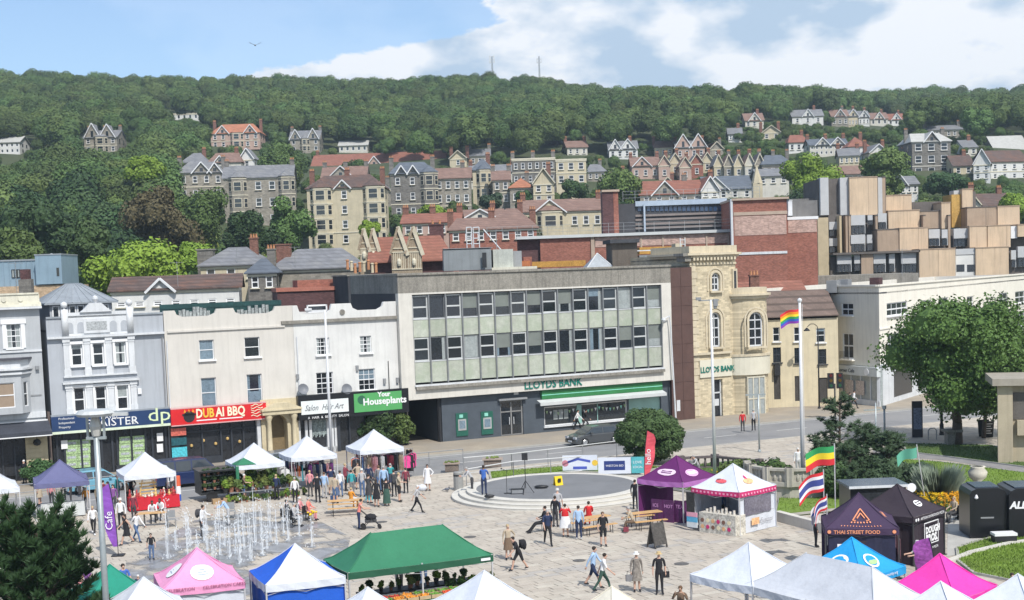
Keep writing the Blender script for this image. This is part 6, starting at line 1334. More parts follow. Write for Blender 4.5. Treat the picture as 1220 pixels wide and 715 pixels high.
# ================================================================== tents
TW=mat('white_canvas',(.60,.63,.69),.8,.05,.8,spec=.2,bump=.35,streak=.12);TG=mat('grey_white_canvas',(.52,.54,.58),.8,.07,.8,spec=.2,bump=.35,streak=.2)
def cloth(key,c):return mat('canvas_'+key,c,.75,.09,.7,spec=.25,bump=.35,streak=.12)
POLE=mat('tent_pole',(.62,.62,.63),.35,.05,metal=.4);POLED=mat('dark_tent_pole',(.05,.05,.055),.4,.1)
class Tent:
    def __init__(s,label,ax,ay,rz,w=3.0,d=3.0,ze=2.12,zp=3.25,top=TW,val=None,vh=.26,ridge=0.0,pole=POLE,tops=None,walls=None,name='gazebo',off=(0,0)):
        c=G(ax,ay,zp);s.c=Vector((c.x,c.y,0));s.w,s.d,s.ze,s.zp,s.rd=w,d,ze,zp,ridge;s.rz=radians(rz)
        if ridge:s.c+=Vector((cos(s.rz),sin(s.rz),0))*ridge/2 # the pixel names the left peak
        s.t=thing(name,label,'market tent',s.c,s.rz,'market tents on the square');val=val or top
        n=10;C=[(-w/2,-d/2),(w/2,-d/2),(w/2,d/2),(-w/2,d/2)];s.C=C
        tops=tops or[top]*4;mats=[];[mats.append(m)for m in tops if m not in mats];q=MB()
        for e in range(4):
            for i in range(n):
                for j in range(n):
                    P=[s.pt(e,(i+a)/n,(j+b_)/n)for a,b_ in((0,0),(1,0),(1,1),(0,1))]
                    q.poly(P if j<n-1 or(s.rd and e in(0,2))else P[:3],mats.index(tops[e]))
        s.canopy=q.build('canopy',mats,s.t,True);q=MB()
        for e in range(4):
            for i in range(8):
                A,B=s.pt(e,i/8,0),s.pt(e,(i+1)/8,0);o=Vector(s.outn(e))*.012;w1,w2=(o*(1.8 if i%2 else .6)),(o*(.6 if i%2 else 1.8))
                q.quad(A+o,B+o,B+w2*2-Vector((0,0,vh)),A+w1*2-Vector((0,0,vh)))
        s.val=q.build('valance',val,s.t)
        q=MB();[q.tube([s.pt(e,0,j/6)+Vector((0,0,.012))for j in range(7)],.022,4)for e in range(4)];q.build('seam',tops[0],s.t)
        legs=C if w<4 else C+[(0,-d/2),(0,d/2)]
        for x,y in legs:x*=.985;y*=.985;MB().box(x-.028,x+.028,y-.028,y+.028,0,ze+.02).box(x-.1,x+.1,y-.1,y+.1,0,.02).build('leg',pole,s.t)
        q=MB()
        for e in range(4):
            A,B=Vector((*C[e],ze-.1)),Vector((*C[(e+1)%4],ze-.1));M_=(A+B)/2;k_=Vector((0,0,.28));q.cyl(A,M_-k_,.012,None,4);q.cyl(M_-k_,B,.012,None,4);q.cyl(A-k_,M_,.012,None,4);q.cyl(M_,B-k_,.012,None,4)
        q.build('truss',pole,s.t)
        for e,m,z0,z1,in_ in(walls or[]):s.wall(e,m,z0,z1)
    def peak(s,e,u):
        r=s.rd/2;return{0:(-r+2*r*u,0),2:(r-2*r*u,0),1:(r,0),3:(-r,0)}[e]
    def pt(s,e,u,t):
        A,B=s.C[e],s.C[(e+1)%4];P=s.peak(e,u);x=A[0]+(B[0]-A[0])*u;y=A[1]+(B[1]-A[1])*u
        bow=sin(pi*u)*(1-t)*t*.10;zz=s.ze+(s.zp-s.ze)*t**1.28-bow-.035*sin(pi*u)*(1-t)+.014*sin(u*15+e*2+s.w)*sin(pi*u)*(1-t)*(t+.3)+.01*sin(t*11+u*5+e)
        return Vector((x+(P[0]-x)*t,y+(P[1]-y)*t,zz))
    def outn(s,e):return((0,-1,0),(1,0,0),(0,1,0),(-1,0,0))[e]
    def decal(s,e,uc,tc,ru,rt,m,name='logo',n=16,shape='ell',lift=.03):
        q=MB();P=[]
        for i in range(n):
            a=2*pi*i/n;cu,ct=cos(a),sin(a)
            if shape=='box':k=1/max(abs(cu),abs(ct));cu,ct=cu*k,ct*k
            P.append(s.pt(e,uc+ru*cu*(1/max(.25,1-(tc+rt*ct)))*.55,tc+rt*ct)+Vector((0,0,lift))+Vector(s.outn(e))*lift*.5)
        c=sum(P,Vector())/n+Vector((0,0,.012));q.add(P+[c],[(i,(i+1)%n,n)for i in range(n)]);return q.build(name,m,s.t)
    def wall(s,e,m,z0=0.02,z1=None,u0=0.0,u1=1.0,name='side_wall',off=0.0,hole=None):
        A,B=s.C[e],s.C[(e+1)%4];n=10;q=MB();z1=s.ze-.16 if z1 is None else min(z1,s.ze-.12);off-=.09;o=Vector(s.outn(e))
        for i in range(n):
            a,b_=u0+(u1-u0)*i/n,u0+(u1-u0)*(i+1)/n
            f_=lambda u,z,w_:Vector((A[0]+(B[0]-A[0])*u,A[1]+(B[1]-A[1])*u,z))+o*(off+w_)
            wa,wb=.015*sin(i*2.1)+.01,.015*sin((i+1)*2.1)+.01
            q.quad(f_(a,z0,wa*2),f_(b_,z0,wb*2),f_(b_,z1,wb),f_(a,z1,wa))
        return q.build(name,m,s.t)
    def frame_on(s,e):# matrix: x along wall e, -y outward, origin at its left bottom corner as seen from outside
        A,B=s.C[e],s.C[(e+1)%4];return Matrix.Translation((A[0],A[1],0))@Matrix.Rotation((0,pi/2,pi,-pi/2)[e],4,'Z')
    def put(s,o,e):o.matrix_basis=s.frame_on(e)@o.matrix_basis;return o
    def at(s,x,y,z=0):return s.c+Vector((x*cos(s.rz)-y*sin(s.rz),x*sin(s.rz)+y*cos(s.rz),z))
BLUE=cloth('royal_blue',(.02,.11,.55));PINK=cloth('pink',(.72,.30,.50));GRN=cloth('green',(.035,.175,.095));TEAL=cloth('teal_green',(.02,.24,.17));MAG=cloth('magenta',(.72,.05,.36));CYAN=cloth('cyan',(.02,.30,.62));PURP=cloth('purple',(.12,.02,.12));LILAC=cloth('lilac',(.42,.16,.44));BLK2=cloth('black',(.040,.030,.040));NAVT=cloth('slate_purple',(.12,.125,.24));MAROON=cloth('aubergine',(.055,.035,.075));BERRY=cloth('berry',(.55,.04,.16));WHT=mat('print_white',(.78,.78,.80),.6,.02);ORG=mat('print_orange',(.75,.30,.16),.6,.1)
Z={}
Z['grey']=Tent('faded blue purple tent at the far left beside the estate agent',71,548,20,top=NAVT)
Z['red']=Tent('white tent over the red covered craft table',172.5,539,24)
Z['plant']=Tent('white tent with green corner patch over the plant stall',302.5,528,24)
Z['cl1']=Tent('middle white tent of the three, over clothes rails',365.5,519.5,24)
Z['cl2']=Tent('rightmost white tent of the three, crowded with hanging clothes',445.4,512,24)
Z['pink']=Tent('pink tent with white oval logos in the foreground',234.6,653,20,top=PINK)
Z['blue']=Tent('tent with one royal blue and one white roof face and blue walls',351.5,648,22,tops=[TW,BLUE,TW,BLUE],val=TW)
Z['teal']=Tent('teal green tent half behind the lamp post in the foreground',131,673,30,top=TEAL)
Z['wl']=Tent('white tent in front of the teal and pink tents',171,688,26)
Z['green']=Tent('long green twin peaked tent over the fruit and vegetable stall',442,635,25,w=6,ridge=3,top=GRN,val=cloth('dark_green',(.02,.09,.05)))
Z['wm']=Tent('large white tent at the bottom centre of the square',577,680,30,w=3,d=3)
Z['ws']=Tent('small white tent tip at the bottom edge left of centre',438.5,700,30,w=2.4,d=2.4,zp=3.0)
Z['cr']=Tent('cream tent tip at the bottom edge right of centre',729,699,40,top=cloth('cream',(.66,.62,.52)))
Z['wr']=Tent('white tent left of the long grey white tent',892.3,646.5,38)
Z['long']=Tent('long grey white twin peaked tent at the bottom right',960.5,659,-58,w=6,ridge=3,top=TG)
Z['cyan']=Tent('bright blue tent with round green and white logos',1015,640.5,42,w=2.7,d=2.7,top=CYAN,zp=3.2)
Z['mag']=Tent('bright magenta tent at the lower right',1120,660,44,w=2.7,d=2.7,top=MAG)
Z['w1']=Tent('white tent tip in front of the magenta tent',1121,693,44)
Z['w2']=Tent('white tent cut by the lower right corner',1213,684,40)
Z['purple']=Tent('deep purple tent with lilac ovals and lilac valance',806,543,46,top=PURP,val=LILAC)
Z['crepe']=Tent('white dessert tent with berry red valance and clear window',873.5,552.5,43,val=BERRY)
Z['thai']=Tent('dark aubergine street food tent with orange print',1023,587.5,-10,top=MAROON,pole=POLED,zp=3.35)
Z['dough']=Tent('black food tent with large white lettering on its wall',1069,576.8,47,top=BLK2,pole=POLED)
Z['far']=Tent('white canopy cut by the left edge of the picture',-14,556,24)
# trims and prints
a=Z['plant'];P_=[a.pt(0,.0,0),a.pt(0,.42,0),a.pt(0,.0,.42)];k_=Vector((-.02,-.02,.035));q=MB();q.poly([p+k_ for p in P_]);P_=[a.pt(3,1,0),a.pt(3,1,.42),a.pt(3,.58,0)];q.poly([p+k_ for p in P_]);q.box(-1.54,-1.36,-1.54,-1.36,1.2,2.1);q.build('green_patch',GRN,a.t)
a=Z['pink'];a.decal(0,.52,.42,.26,.20,WHT);a.decal(3,.5,.42,.26,.20,WHT)
SCR=mat('print_grey_blue',(.30,.36,.48),.6,.2)
for e in(0,3):
    for k in range(3):a.decal(e,.52 if e==0 else .5,.36+k*.06,.12-.03*k,.013,SCR,'logo_text',8,'box',.05)
t_=text('CELEBRATION CAKES',a.t,1.5,0,a.ze-.20,.17,mat('print_plum',(.25,.05,.12),.6),ext=.002,name='valance_text',xs=.95);t_.location=(1.45,-.06,2.0);t_=a.put(t_,0);t_=text('CELEBRATION',a.t,.12,-.06,2.0,.17,mat('print_plum',None),ext=.002,name='valance_text',xs=.95);a.put(t_,0)
a.wall(0,TW,.3);a=Z['blue'];a.wall(0,BLUE);a.wall(3,BLUE);a.wall(1,BLUE)
a=Z['cyan']
for e in(0,3):a.decal(e,.5,.42,.24,.18,WHT);a.decal(e,.5,.42,.18,.135,CYAN,lift=.042);a.decal(e,.5,.37,.17,.06,mat('print_green',(.35,.55,.25),.6),lift=.052)
t_=text('www.mendipcommunity.org',a.t,.25,-.06,1.96,.16,WHT,ext=.002,name='valance_text');a.put(t_,0)
a=Z['purple'];a.decal(3,.5,.42,.36,.13,mat('print_pinkwhite',(.72,.55,.68),.6));a.decal(0,.5,.36,.30,.14,mat('print_lilac',(.72,.36,.66),.6))
for e,tc,m_ in((3,.42,PURP),(0,.36,WHT)):
    for k in range(2):a.decal(e,.5,tc-.03+k*.06,.2,.018,m_,'logo_text',8,'box',.05)
a.wall(2,PURP);a.wall(0,PURP,.02,1.0,.0,1.0,'counter_front',-.1);t_=text('MOCHA',a.t,.5,.08,.45,.38,mat('print_lilac',None),ext=.003,name='counter_text');a.put(t_,0)
a=Z['crepe'];a.decal(0,.5,.40,.22,.10,mat('print_peach',(.80,.42,.22),.6,.3,9));a.decal(0,.5,.50,.05,.12,BERRY);a.decal(3,.45,.42,.20,.08,mat('print_red',(.65,.10,.12),.6,.3,9));a.decal(3,.35,.46,.1,.04,mat('print_brown',(.2,.1,.07),.6))
for e in(0,3):
    q=MB()
    for k in range(12):q.box(.12+k*.24,.22+k*.24,-.075,-.06,1.93,2.02)
    o=q.build('valance_print',mat('print_rose',(.80,.35,.50),.6),a.t);a.put(o,e)
a.wall(0,TW,.02,.95,name='side_wall');a.wall(0,TW,.95,1.95,.0,.14);a.wall(0,TW,.95,1.95,.86,1.0);a.wall(0,TW,1.7,2.05);o=MB().quad((.42,.02,.9),(2.58,.02,.9),(2.58,.02,1.75),(.42,.02,1.75)).build('clear_window',mat('vinyl_window',(.16,.15,.19),.1,.35,1.5,spec=.7),a.t);a.put(o,0)
o=MB().box(1.55,2.35,.021,.03,.98,1.68).build('banner',mat('banner_berry_orange',(.42,.10,.08),.6,.5,4),a.t);a.put(o,0)
a.wall(2,TW);a.wall(1,TW)
o=MB().box(.9,1.5,-.05,-.035,.38,.72).build('logo',mat('print_peach',None),a.t);a.put(o,0);t_=text('Fusions',a.t,1.55,-.05,.42,.34,mat('print_grey',(.3,.3,.33),.6),ext=.002,shear=.3,name='wall_text');a.put(t_,0)
o=MB().box(.75,3.0,-.35,.45,0,1.0).build('counter',mat('counter_print',(.52,.47,.40),.6,.5,3),a.t);a.put(o,3)
for k,(m_,x0,x1,z0,z1)in enumerate(((mat('menu_black',(.03,.03,.03),.5,.4,6),0.0,.5,.95,1.95),(mat('price_pink',(.75,.35,.45),.5),0.0,.65,.72,.94),(mat('price_blue',(.10,.40,.62),.5),0.0,.65,.45,.71),(mat('price_pale',(.62,.66,.68),.5),0.0,.65,.18,.44))):
    o=MB().box(x0,x1,-.42,-.37,z0,z1).build('menu_board',m_,a.t);a.put(o,3)
random.seed(4)
for k in range(12):
    x=.95+(k%6)*.33;z=.3+(k//6)*.32;o=MB().cyl((x,-.362,z),(x,-.351,z),.11,.11,8).build('printed_cake',(mat('print_peach',None),BERRY,mat('print_brown',None),mat('print_cream',(.75,.66,.45),.6))[k%4],a.t);a.put(o,3)
for k in range(8):
    x=.9+k*.24;o=MB().cyl((x+.08,0,1.0),(x+.08,0,1.13+.08*(k%3)),.075,.065,8).build('jar',mat('sweet_jar',(.55,.50,.45),.3,.4,8),a.t);a.put(o,3)
a=Z['thai']
t_=text('THAI STREET FOOD',a.t,.36,-.06,a.ze-.22,.21,ORG,ext=.003,name='valance_text',bold=.004);a.put(t_,0)
q=MB();
def onp(e,u,t):return a.pt(e,u,t)+Vector((0,-.02,.03))
for(A,B)in(((.34,.30),(.5,.62)),((.5,.62),(.66,.30)),((.34,.30),(.40,.30)),((.60,.30),(.66,.30)),((.42,.36),(.5,.50)),((.5,.50),(.58,.36))):q.cyl(onp(0,*A),onp(0,*B),.03,.03,4)
q.build('roof_emblem',ORG,a.t)
for k in range(7):a.decal(0,.33+k*.055,.24,.02,.025,ORG,'emblem_text',6,'box',.04)
for k in range(14):a.decal(0,.2+k*.045,.10,.014,.02,ORG,'strapline',6,'box',.04)
for k in range(5):a.decal(1,.3+k*.09,.35,.025,.10*(1-abs(k-2)*.3),ORG,'roof_emblem',6,'box',.04)
for px_ in(.1,2.72):o=MB().cyl((px_+.08,-.06,1.98),(px_+.08,-.05,1.98),.08,.08,8).build('flower_print',ORG,a.t);a.put(o,0)
a.wall(0,mat('navy_wall',(.018,.02,.05),.6,.2),.02,1.85,.05,.95);a.wall(1,MAROON,.02,1.2);a.wall(2,MAROON)
o=MB().box(.5,.95,-.06,-.045,1.35,1.47).build('logo',WHT,a.t);a.put(o,0);o=MB().box(.1,.5,-.06,-.045,.75,1.1).build('sticker',mat('print_lilac',None),a.t);a.put(o,0);o=MB().prism([(1.2,1.6),(1.7,1.6),(1.45,1.25)],-.06,-.045).build('pennant',BLK2,a.t);a.put(o,0)
for k in range(3):o=MB().box(.2+k*.9,.7+k*.9,-.06,-.04,.8,1.6).build('menu_panel',mat('thai_menu',(.20,.10,.12),.6,.5,5),a.t);a.put(o,1)
a=Z['dough']
a.wall(0,BLK2);a.wall(3,BLK2);t_=text('DOUGH',a.t,.98,-.08,1.25,.40,WHT,ext=.003,bold=.02,name='wall_text',xs=.9);a.put(t_,0);t_=text('BROS.',a.t,1.0,-.08,.87,.46,WHT,ext=.003,bold=.025,name='wall_text',xs=.9);a.put(t_,0)
q=MB();
for(x0,x1,z0,z1)in((.86,2.2,1.7,1.74),(.86,2.2,.76,.80),(.86,.9,.8,1.7),(2.16,2.2,.8,1.7)):q.box(x0,x1,-.08,-.07,z0,z1)
o=q.build('frame_print',WHT,a.t);a.put(o,0)
t_=text('SOURDOUGH PIZZA',a.t,.75,-.08,.52,.15,WHT,ext=.002,name='wall_text');a.put(t_,0);t_=text('ARTISAN SOURDOUGH PIZZA',a.t,.55,-.07,a.ze-.2,.165,WHT,ext=.002,name='valance_text');a.put(t_,0)
for x in(.15,.35):o=MB().cyl((x,-.07,1.98),(x,-.06,1.98),.07,.07,8).build('logo',WHT,a.t);a.put(o,0)
a.decal(0,.55,.40,.17,.10,WHT);
for k in range(2):a.decal(0,.55,.37+k*.06,.12,.012,BLK2,'logo_text',8,'box',.05)
a=Z['green'];q=MB().box(5.45,5.85,-.07,-.05,1.93,2.03);a.put(q.build('label',WHT,a.t),0)

# ================================================================== poles, lamps, flags, signs
WP=mat('white_pole',(.62,.63,.64),.4,.05);GP_=mat('galvanised_pole',(.36,.40,.41),.4,.12,metal=.4)
def pole(name,label,cat,px,py,Y,ztop,r0,r1,m):
    p=D(px,py,Y);t=thing(name,label,cat,(p.x,Y,0));MB().cyl((0,0,0),(0,0,ztop),r0,r1,10).build('pole',m,t,True);MB().lathe([(r0*1.8,0),(r0*1.8,.12),(r0,.18)],(0,0,0),10).build('base',m,t);return t
def ztop(px,py,Y):return D(px,py,Y).z
t=pole('lamp_post','tall grey lamp post with flat twin heads in the left foreground','lamp post',127,730,42,ztop(119,500,42),.105,.085,GP_);h=ztop(119,500,42)
q=MB().lathe([(.0,.42),(.5,.40),(.58,.30),(.52,.22),(.1,.2)],(0,0,h-.1),16);q.box(.1,1.0,-.06,.06,h+.1,h+.2);q.build('lamp_head',mat('lamp_head',(.50,.52,.52),.4),t);q=MB();[q.box(x,x+.06,-.05,.05,h-.55,h+.1)for x in(-.28,.22)];q.box(-.3,.3,-.06,.06,h-.6,h-.52);q.build('lamp_bracket',GP_,t);MB().lathe([(.12,-.5),(.2,-.2),(.12,.08)],(0,0,h),10).build('lamp',mat('lamp_glass',(.5,.5,.47),.2),t)
t=pole('lighting_column','slim white column with a horizontal camera arm before the white shop','lighting column',396,565,94,ztop(387,369,94),.11,.07,WP);h=ztop(387,369,94);MB().box(-1.3,0,-.04,.04,h-.1,h).box(-1.35,-.9,-.1,.1,h-.02,h+.14).build('camera_arm',WP,t)
t=pole('lighting_column','white column topped with cameras in front of the sandstone bank','lighting column',852,575,84,ztop(845,357,84),.115,.07,WP);h=ztop(845,357,84);q=MB().box(-.75,.5,-.05,.05,h-.08,h);q.box(-.9,-.6,-.12,.12,h-.02,h+.16);q.box(.15,.4,-.14,.14,h-.4,h+.02);q.cyl((.25,0,h-.1),(.25,0,h-.55),.14,.1);q.build('camera_head',GREY,t)
t=pole('flagpole','tall white flagpole flying a rainbow flag','flagpole',957,592,78,ztop(952.5,358,78),.125,.075,WP);h=ztop(952.5,358,78);MB().ball((0,0,h),.14,8).build('finial',WP,t);MB().cyl((.14,0,.5),(.14,0,h-.2),.012,.012,4).build('halyard',WP,t)
t=pole('sign_post','thin grey post with a small cross bar before the rounded bank corner','post',905,545,97,ztop(903,470,97),.07,.06,GP_);h=ztop(903,470,97);MB().box(-.9,.5,-.04,.04,h-.06,h+.04).build('cross_bar',GP_,t)
t=pole('sign_post','thin grey post beside the pine left of the big tree','post',1044,540,92,ztop(1042,480,92),.06,.05,GP_);MB().box(-.8,.3,-.03,.03,3.2,3.28).build('cross_bar',GP_,t)
t=pole('bollard_light','short post with round cap on the pavement left of the big tree','post',1054,520,104,2.0,.08,.08,GP_);MB().cyl((0,0,2),(0,0,2.25),.16,.16,8).build('cap',GP_,t)
t=pole('street_lamp','black swan neck street lamp in the lane by the yellow building','street lamp',976,483,125,ztop(975,392,125),.08,.05,DARK);h=ztop(975,392,125);q=MB().tube([(0,0,h)]+[(-.5+.5*cos(a),0,h+.5*sin(a))for a in(.5,1.2,1.9,2.7)],.035,5);q.build('neck',DARK,t);MB().lathe([(.05,0),(.3,-.25),(.25,-.3)],(-1.0,0,h+.15),8).build('lamp',DARK,t)
t=pole('lamp_post','black lamp post right of the dark information totem','lamp post',1122,518,103,6.5,.11,.07,DARK);MB().lathe([(.16,0),(.16,.8),(.11,.9)],(0,0,0),8).build('plinth',DARK,t)
t=thing('information_totem','black information totem under the left side of the big tree','sign',G(1093,521),radians(-8));MB().box(-.38,.38,-.1,.1,0,2.7).build('slab',mat('totem_black',(.02,.02,.03),.3),t);MB().box(-.28,.32,-.115,-.101,.6,2.2).build('map',mat('map_print',(.12,.14,.2),.5,.6,8),t)
t=thing('cycle_stand','metal cycle hoop on the path left of the big tree','cycle stand',G(1111,524));MB().tube([(-.3,0,0),(-.3,0,.7),(-.15,0,.85),(.15,0,.85),(.3,0,.7),(.3,0,0)],.04,6).build('hoop',GREY,t)
t=thing('stone_plinth','square stone table plinth beside the trunk of the big tree','plinth',G(1134,530));MB().box(-.4,.4,-.4,.4,0,.95).build('base',CONC,t);MB().box(-.62,.62,-.6,.6,.95,1.1).build('top',CONC,t)
t=thing('pavement_sign','black chalkboard pavement sign beyond the big tree','pavement sign',G(1176,521));q=MB();q.M=Matrix.Rotation(.22,4,'X');q.box(-.42,.42,-.05,0,0,1.25);q.build('board',BLK,t);q=MB();q.M=Matrix.Translation((0,.5,0))@Matrix.Rotation(-.22,4,'X');q.box(-.42,.42,0,.05,0,1.25);q.build('board',BLK,t)
q=MB();q.M=Matrix.Rotation(.22,4,'X');[q.box(-.3,.3-.1*(k%2),-.06,-.051,.3+k*.18,.36+k*.18)for k in range(5)];q.build('chalk_lines',WHITE,t)
t=pole('traffic_light','pair of black traffic lights before the corner shop','traffic light',995,492,116,3.0,.07,.07,DARK)
for dx in(-.35,.4):
    b_=MB().box(dx-.24,dx+.24,-.2,.1,2.6,3.9).build('signal_head',DARK,t)
    for k,m_ in enumerate(((.10,.02,.02),(.10,.06,.01),(.02,.08,.04))):MB().cyl((dx,-.24,3.7-k*.42),(dx,-.201,3.7-k*.42),.14,.14,10).build('lens',mat('lens_%d'%k,m_,.3),b_)
def flag(name,label,P,w,h,stripes,ang,droop=.25,wave=.12,horiz=True,pole_=None,cat='flag',emblem=None):
    """P: world hoist top; the fly runs along ang; stripes top to bottom"""
    t=thing(name,label,cat,P,radians(ang));n=14
    z=0.0;tot=sum(f for _,f in stripes)
    def pt(u,v):return Vector((u*w*.96,wave*sin(u*6.5+v)*(.3+u),-v*h-droop*u*u*h*1.3-.03*sin(u*9)))
    v0=0.0
    for c,f_ in stripes:
        v1=v0+f_/tot;q=MB()
        for i in range(n):q.quad(pt(i/n,v1),pt((i+1)/n,v1),pt((i+1)/n,v0),pt(i/n,v0))
        q.build('stripe',mat('flag_%s'%c[0],c[1],.7,.05),t,True);v0=v1
    if emblem:
        q=MB();[q.quad(*(pt(a,b_)+Vector((0,-.03,0))for a,b_ in quad_))for quad_ in emblem[1]];q.build('emblem',emblem[0],t)
    if pole_:A,B=pole_;MB().cyl(A,B,.03,.02,6).build('flag_stick',POLE,t)
    return t
C_={'red':(.62,.03,.04),'orange':(.80,.25,.02),'yellow':(.82,.62,.03),'green':(.03,.30,.09),'blue':(.03,.10,.45),'violet':(.22,.04,.35),'white':(.75,.75,.76),'navy':(.05,.07,.26),'pgreen':(.10,.34,.24)}
st=lambda*l:[((k,C_[k]),f_)for k,f_ in l]
fp=D(952,368,78);tf=flag('rainbow_flag','rainbow pride flag flying from the white flagpole',fp,1.12,.78,st(('red',1),('orange',1),('yellow',1),('green',1),('blue',1),('violet',1)),180,.30)
q=MB();q.add([(0,-.05,0),(.36,-.06,-.38),(0,-.05,-.78)],[(0,1,2)]);q.build('chevron',mat('flag_chevron',(.25,.28,.42),.7,.5,6),tf)
fp=D(994,531,62);flag('ethiopian_flag','green yellow and red striped flag with a lion on a leaning pole',fp,1.35,.85,st(('green',1),('yellow',1),('red',1)),176,.30,.12,pole_=((0,0,.1),(.0,.0,-4.5)),emblem=(mat('flag_brown',(.35,.16,.03),.7),[((.40,.62),(.62,.62),(.60,.40),(.42,.36)),((.58,.42),(.68,.30),(.60,.25),(.5,.4))]))
fp=D(981,562,60);flag('thai_flag','red white and blue horizontally striped flag above the street food tent',fp,1.15,.85,st(('red',1),('white',1),('navy',2),('white',1),('red',1)),182,.55,.12,pole_=((0,0,.1),(0,0,-3)))
fp=D(985,590,59.5);flag('small_flag','small crumpled red white and blue flag left of the street food tent',fp,.7,.6,st(('red',1),('white',1),('navy',2),('white',1),('red',1)),200,.9,.1,pole_=((0,0,.05),(0,0,-2.2)))
fp=D(975,600,59.6);flag('white_flag','pale printed flag below the striped flags',fp,.5,.8,st(('white',1),('blue',.4),('white',1.6)),215,.5,.1)
fp=D(1092,533,72);flag('green_flag','torn pale green flag above the grey shrub',fp,1.15,.55,st(('pgreen',1)),186,.55,.15,pole_=((0,0,.15),(-.4,0,-2.6)))
def feather(label,px,py,h,w,m,rz=0,text_=None):
    t=thing('feather_banner',label,'banner',G(px,py),radians(rz));n=12;q=MB()
    for i in range(n):
        def e(k):z=.45+(h-.45)*k/n;u=k/n;return z,w*(sin(min(1,u*1.25+.18)*pi*.62)if u<.75 else sqrt(max(0,1-((u-.7)/.3)**2))*.98+.02),.25*u*u
        z0,w0,b0=e(i);z1,w1,b1=e(i+1);
        q.quad((b0,.0,z0),(b0+w0,.05*sin(i),z0),(b1+w1,.05*sin(i+1),z1),(b1,0,z1))
    q.build('banner_cloth',m,t);MB().tube([(0,0,0)]+[(.25*(k/8)**2,0,.45+(h-.45)*k/8)for k in range(9)],.02,5).box(-.3,.3,-.3,.3,0,.05).build('banner_pole',DARK,t)
    if text_:text(text_[0],t,.42,-.03,text_[1],text_[2],WHT,ext=.002,name='banner_text',ry=-pi/2)
    return t
feather('red pink feather banner left of the purple tent',768,577,3.3,.62,mat('banner_red',(.62,.08,.11),.6,.1),text_=('hello',1.2,.5))
FB=feather('purple feather banner with white lettering beside the lamp post',141,662,3.6,.62,mat('banner_purple',(.22,.07,.40),.6,.15),186,None)
feather('purple pink round topped banner in front of the black food tent',1116,712,2.35,.75,mat('banner_plum',(.26,.06,.28),.6,.35,4),160)
tb=text('Cafe',FB,.18,.08,1.3,.50,WHT,ext=.003,name='banner_text',ry=-pi/2,rz=pi)

# railings along the ramp behind the stage
def railing(label,pts,h=1.05,m=None,sp=2.4,rails=(1.05,.55,.12),r=.035):
    m=m or mat('white_rail',(.55,.56,.56),.4,.05);A0=pts[0];t=thing('railing',label,'railing',A0)
    for A,B in zip(pts,pts[1:]):
        d=B-A;n=max(1,int(d.length/sp));
        for z in rails:MB().cyl(A-A0+Vector((0,0,z)),B-A0+Vector((0,0,z)),r if z==rails[0]else r*.7,None,6).build('rail',m,t)
        for i in range(n+1):p=A+d*(i/n)-A0;MB().cyl(p,p+Vector((0,0,rails[0])),r*.8,None,6).build('post',GREY,t)
    return t
railing('long white topped handrail along the ramp behind the stage',gp((553,566),(610,561),(735,545)),rails=(1.15,.12))
railing('lower white handrail nearer the stage behind the grass strip',gp((556,579),(612,569),(700,562)),rails=(1.05,.1))
railing('grey roadside guard rail behind the far left stalls',gp((20,597),(160,583),(250,572)),m=GREY,rails=(1.0,.5))
railing('railing behind the clothes stalls beside the road',gp((470,560),(552,552)),m=GREY,rails=(1.0,.5))
def banner(label,x0,x1,yb,h,mats_,fr_m=None):
    A,B=G(x0,yb),G(x1,yb+(-.02)*(x1-x0));an=atan2(B.y-A.y,B.x-A.x);w=(B-A).length;t=thing('banner',label,'banner',A,an)
    MB().box(0,w,-.02,.02,.12,.12+h).build('cloth',mats_,t);return t,w
t,w=banner('blue and white banner tied to the rail behind the stage',670.5,712,563,1.0,mat('banner_white',(.62,.66,.74),.6,.05));q=MB();q.prism([(w*.15,.75),(w*.45,.95),(w*.8,.78),(w*.8,.62),(w*.45,.8),(w*.15,.6)],-.03,-.021);q.box(w*.3,w*.7,-.03,-.021,.2,.38);q.build('swoosh',mat('banner_blue',(.06,.09,.40),.6),t);MB().cyl((w*.93,-.021,.6),(w*.93,-.03,.6),.2,.2,10).build('crest',GOLDW,t);MB().cyl((w*.08,-.021,.6),(w*.08,-.03,.6),.22,.2,10).build('crest',mat('crest_red',(.5,.2,.25),.6),t)
t,w=banner('white banner with navy panel behind the stage',713,752,567,1.05,mat('banner_white',None));MB().box(w*.18,w*.82,-.03,-.021,.35,.95).build('panel',mat('navy_panel',(.02,.04,.18),.6),t);text('WESTON BID',t,w*.23,-.035,.58,.19,WHT,ext=.002)
t,w=banner('teal banner beside the white banner with navy panel',752.5,768,566,1.05,mat('banner_teal',(.08,.38,.42),.6,.2));text('LOVE',t,w*.12,-.03,.75,.24,WHT,ext=.002);text('LOCAL',t,w*.12,-.03,.45,.2,WHT,ext=.002)
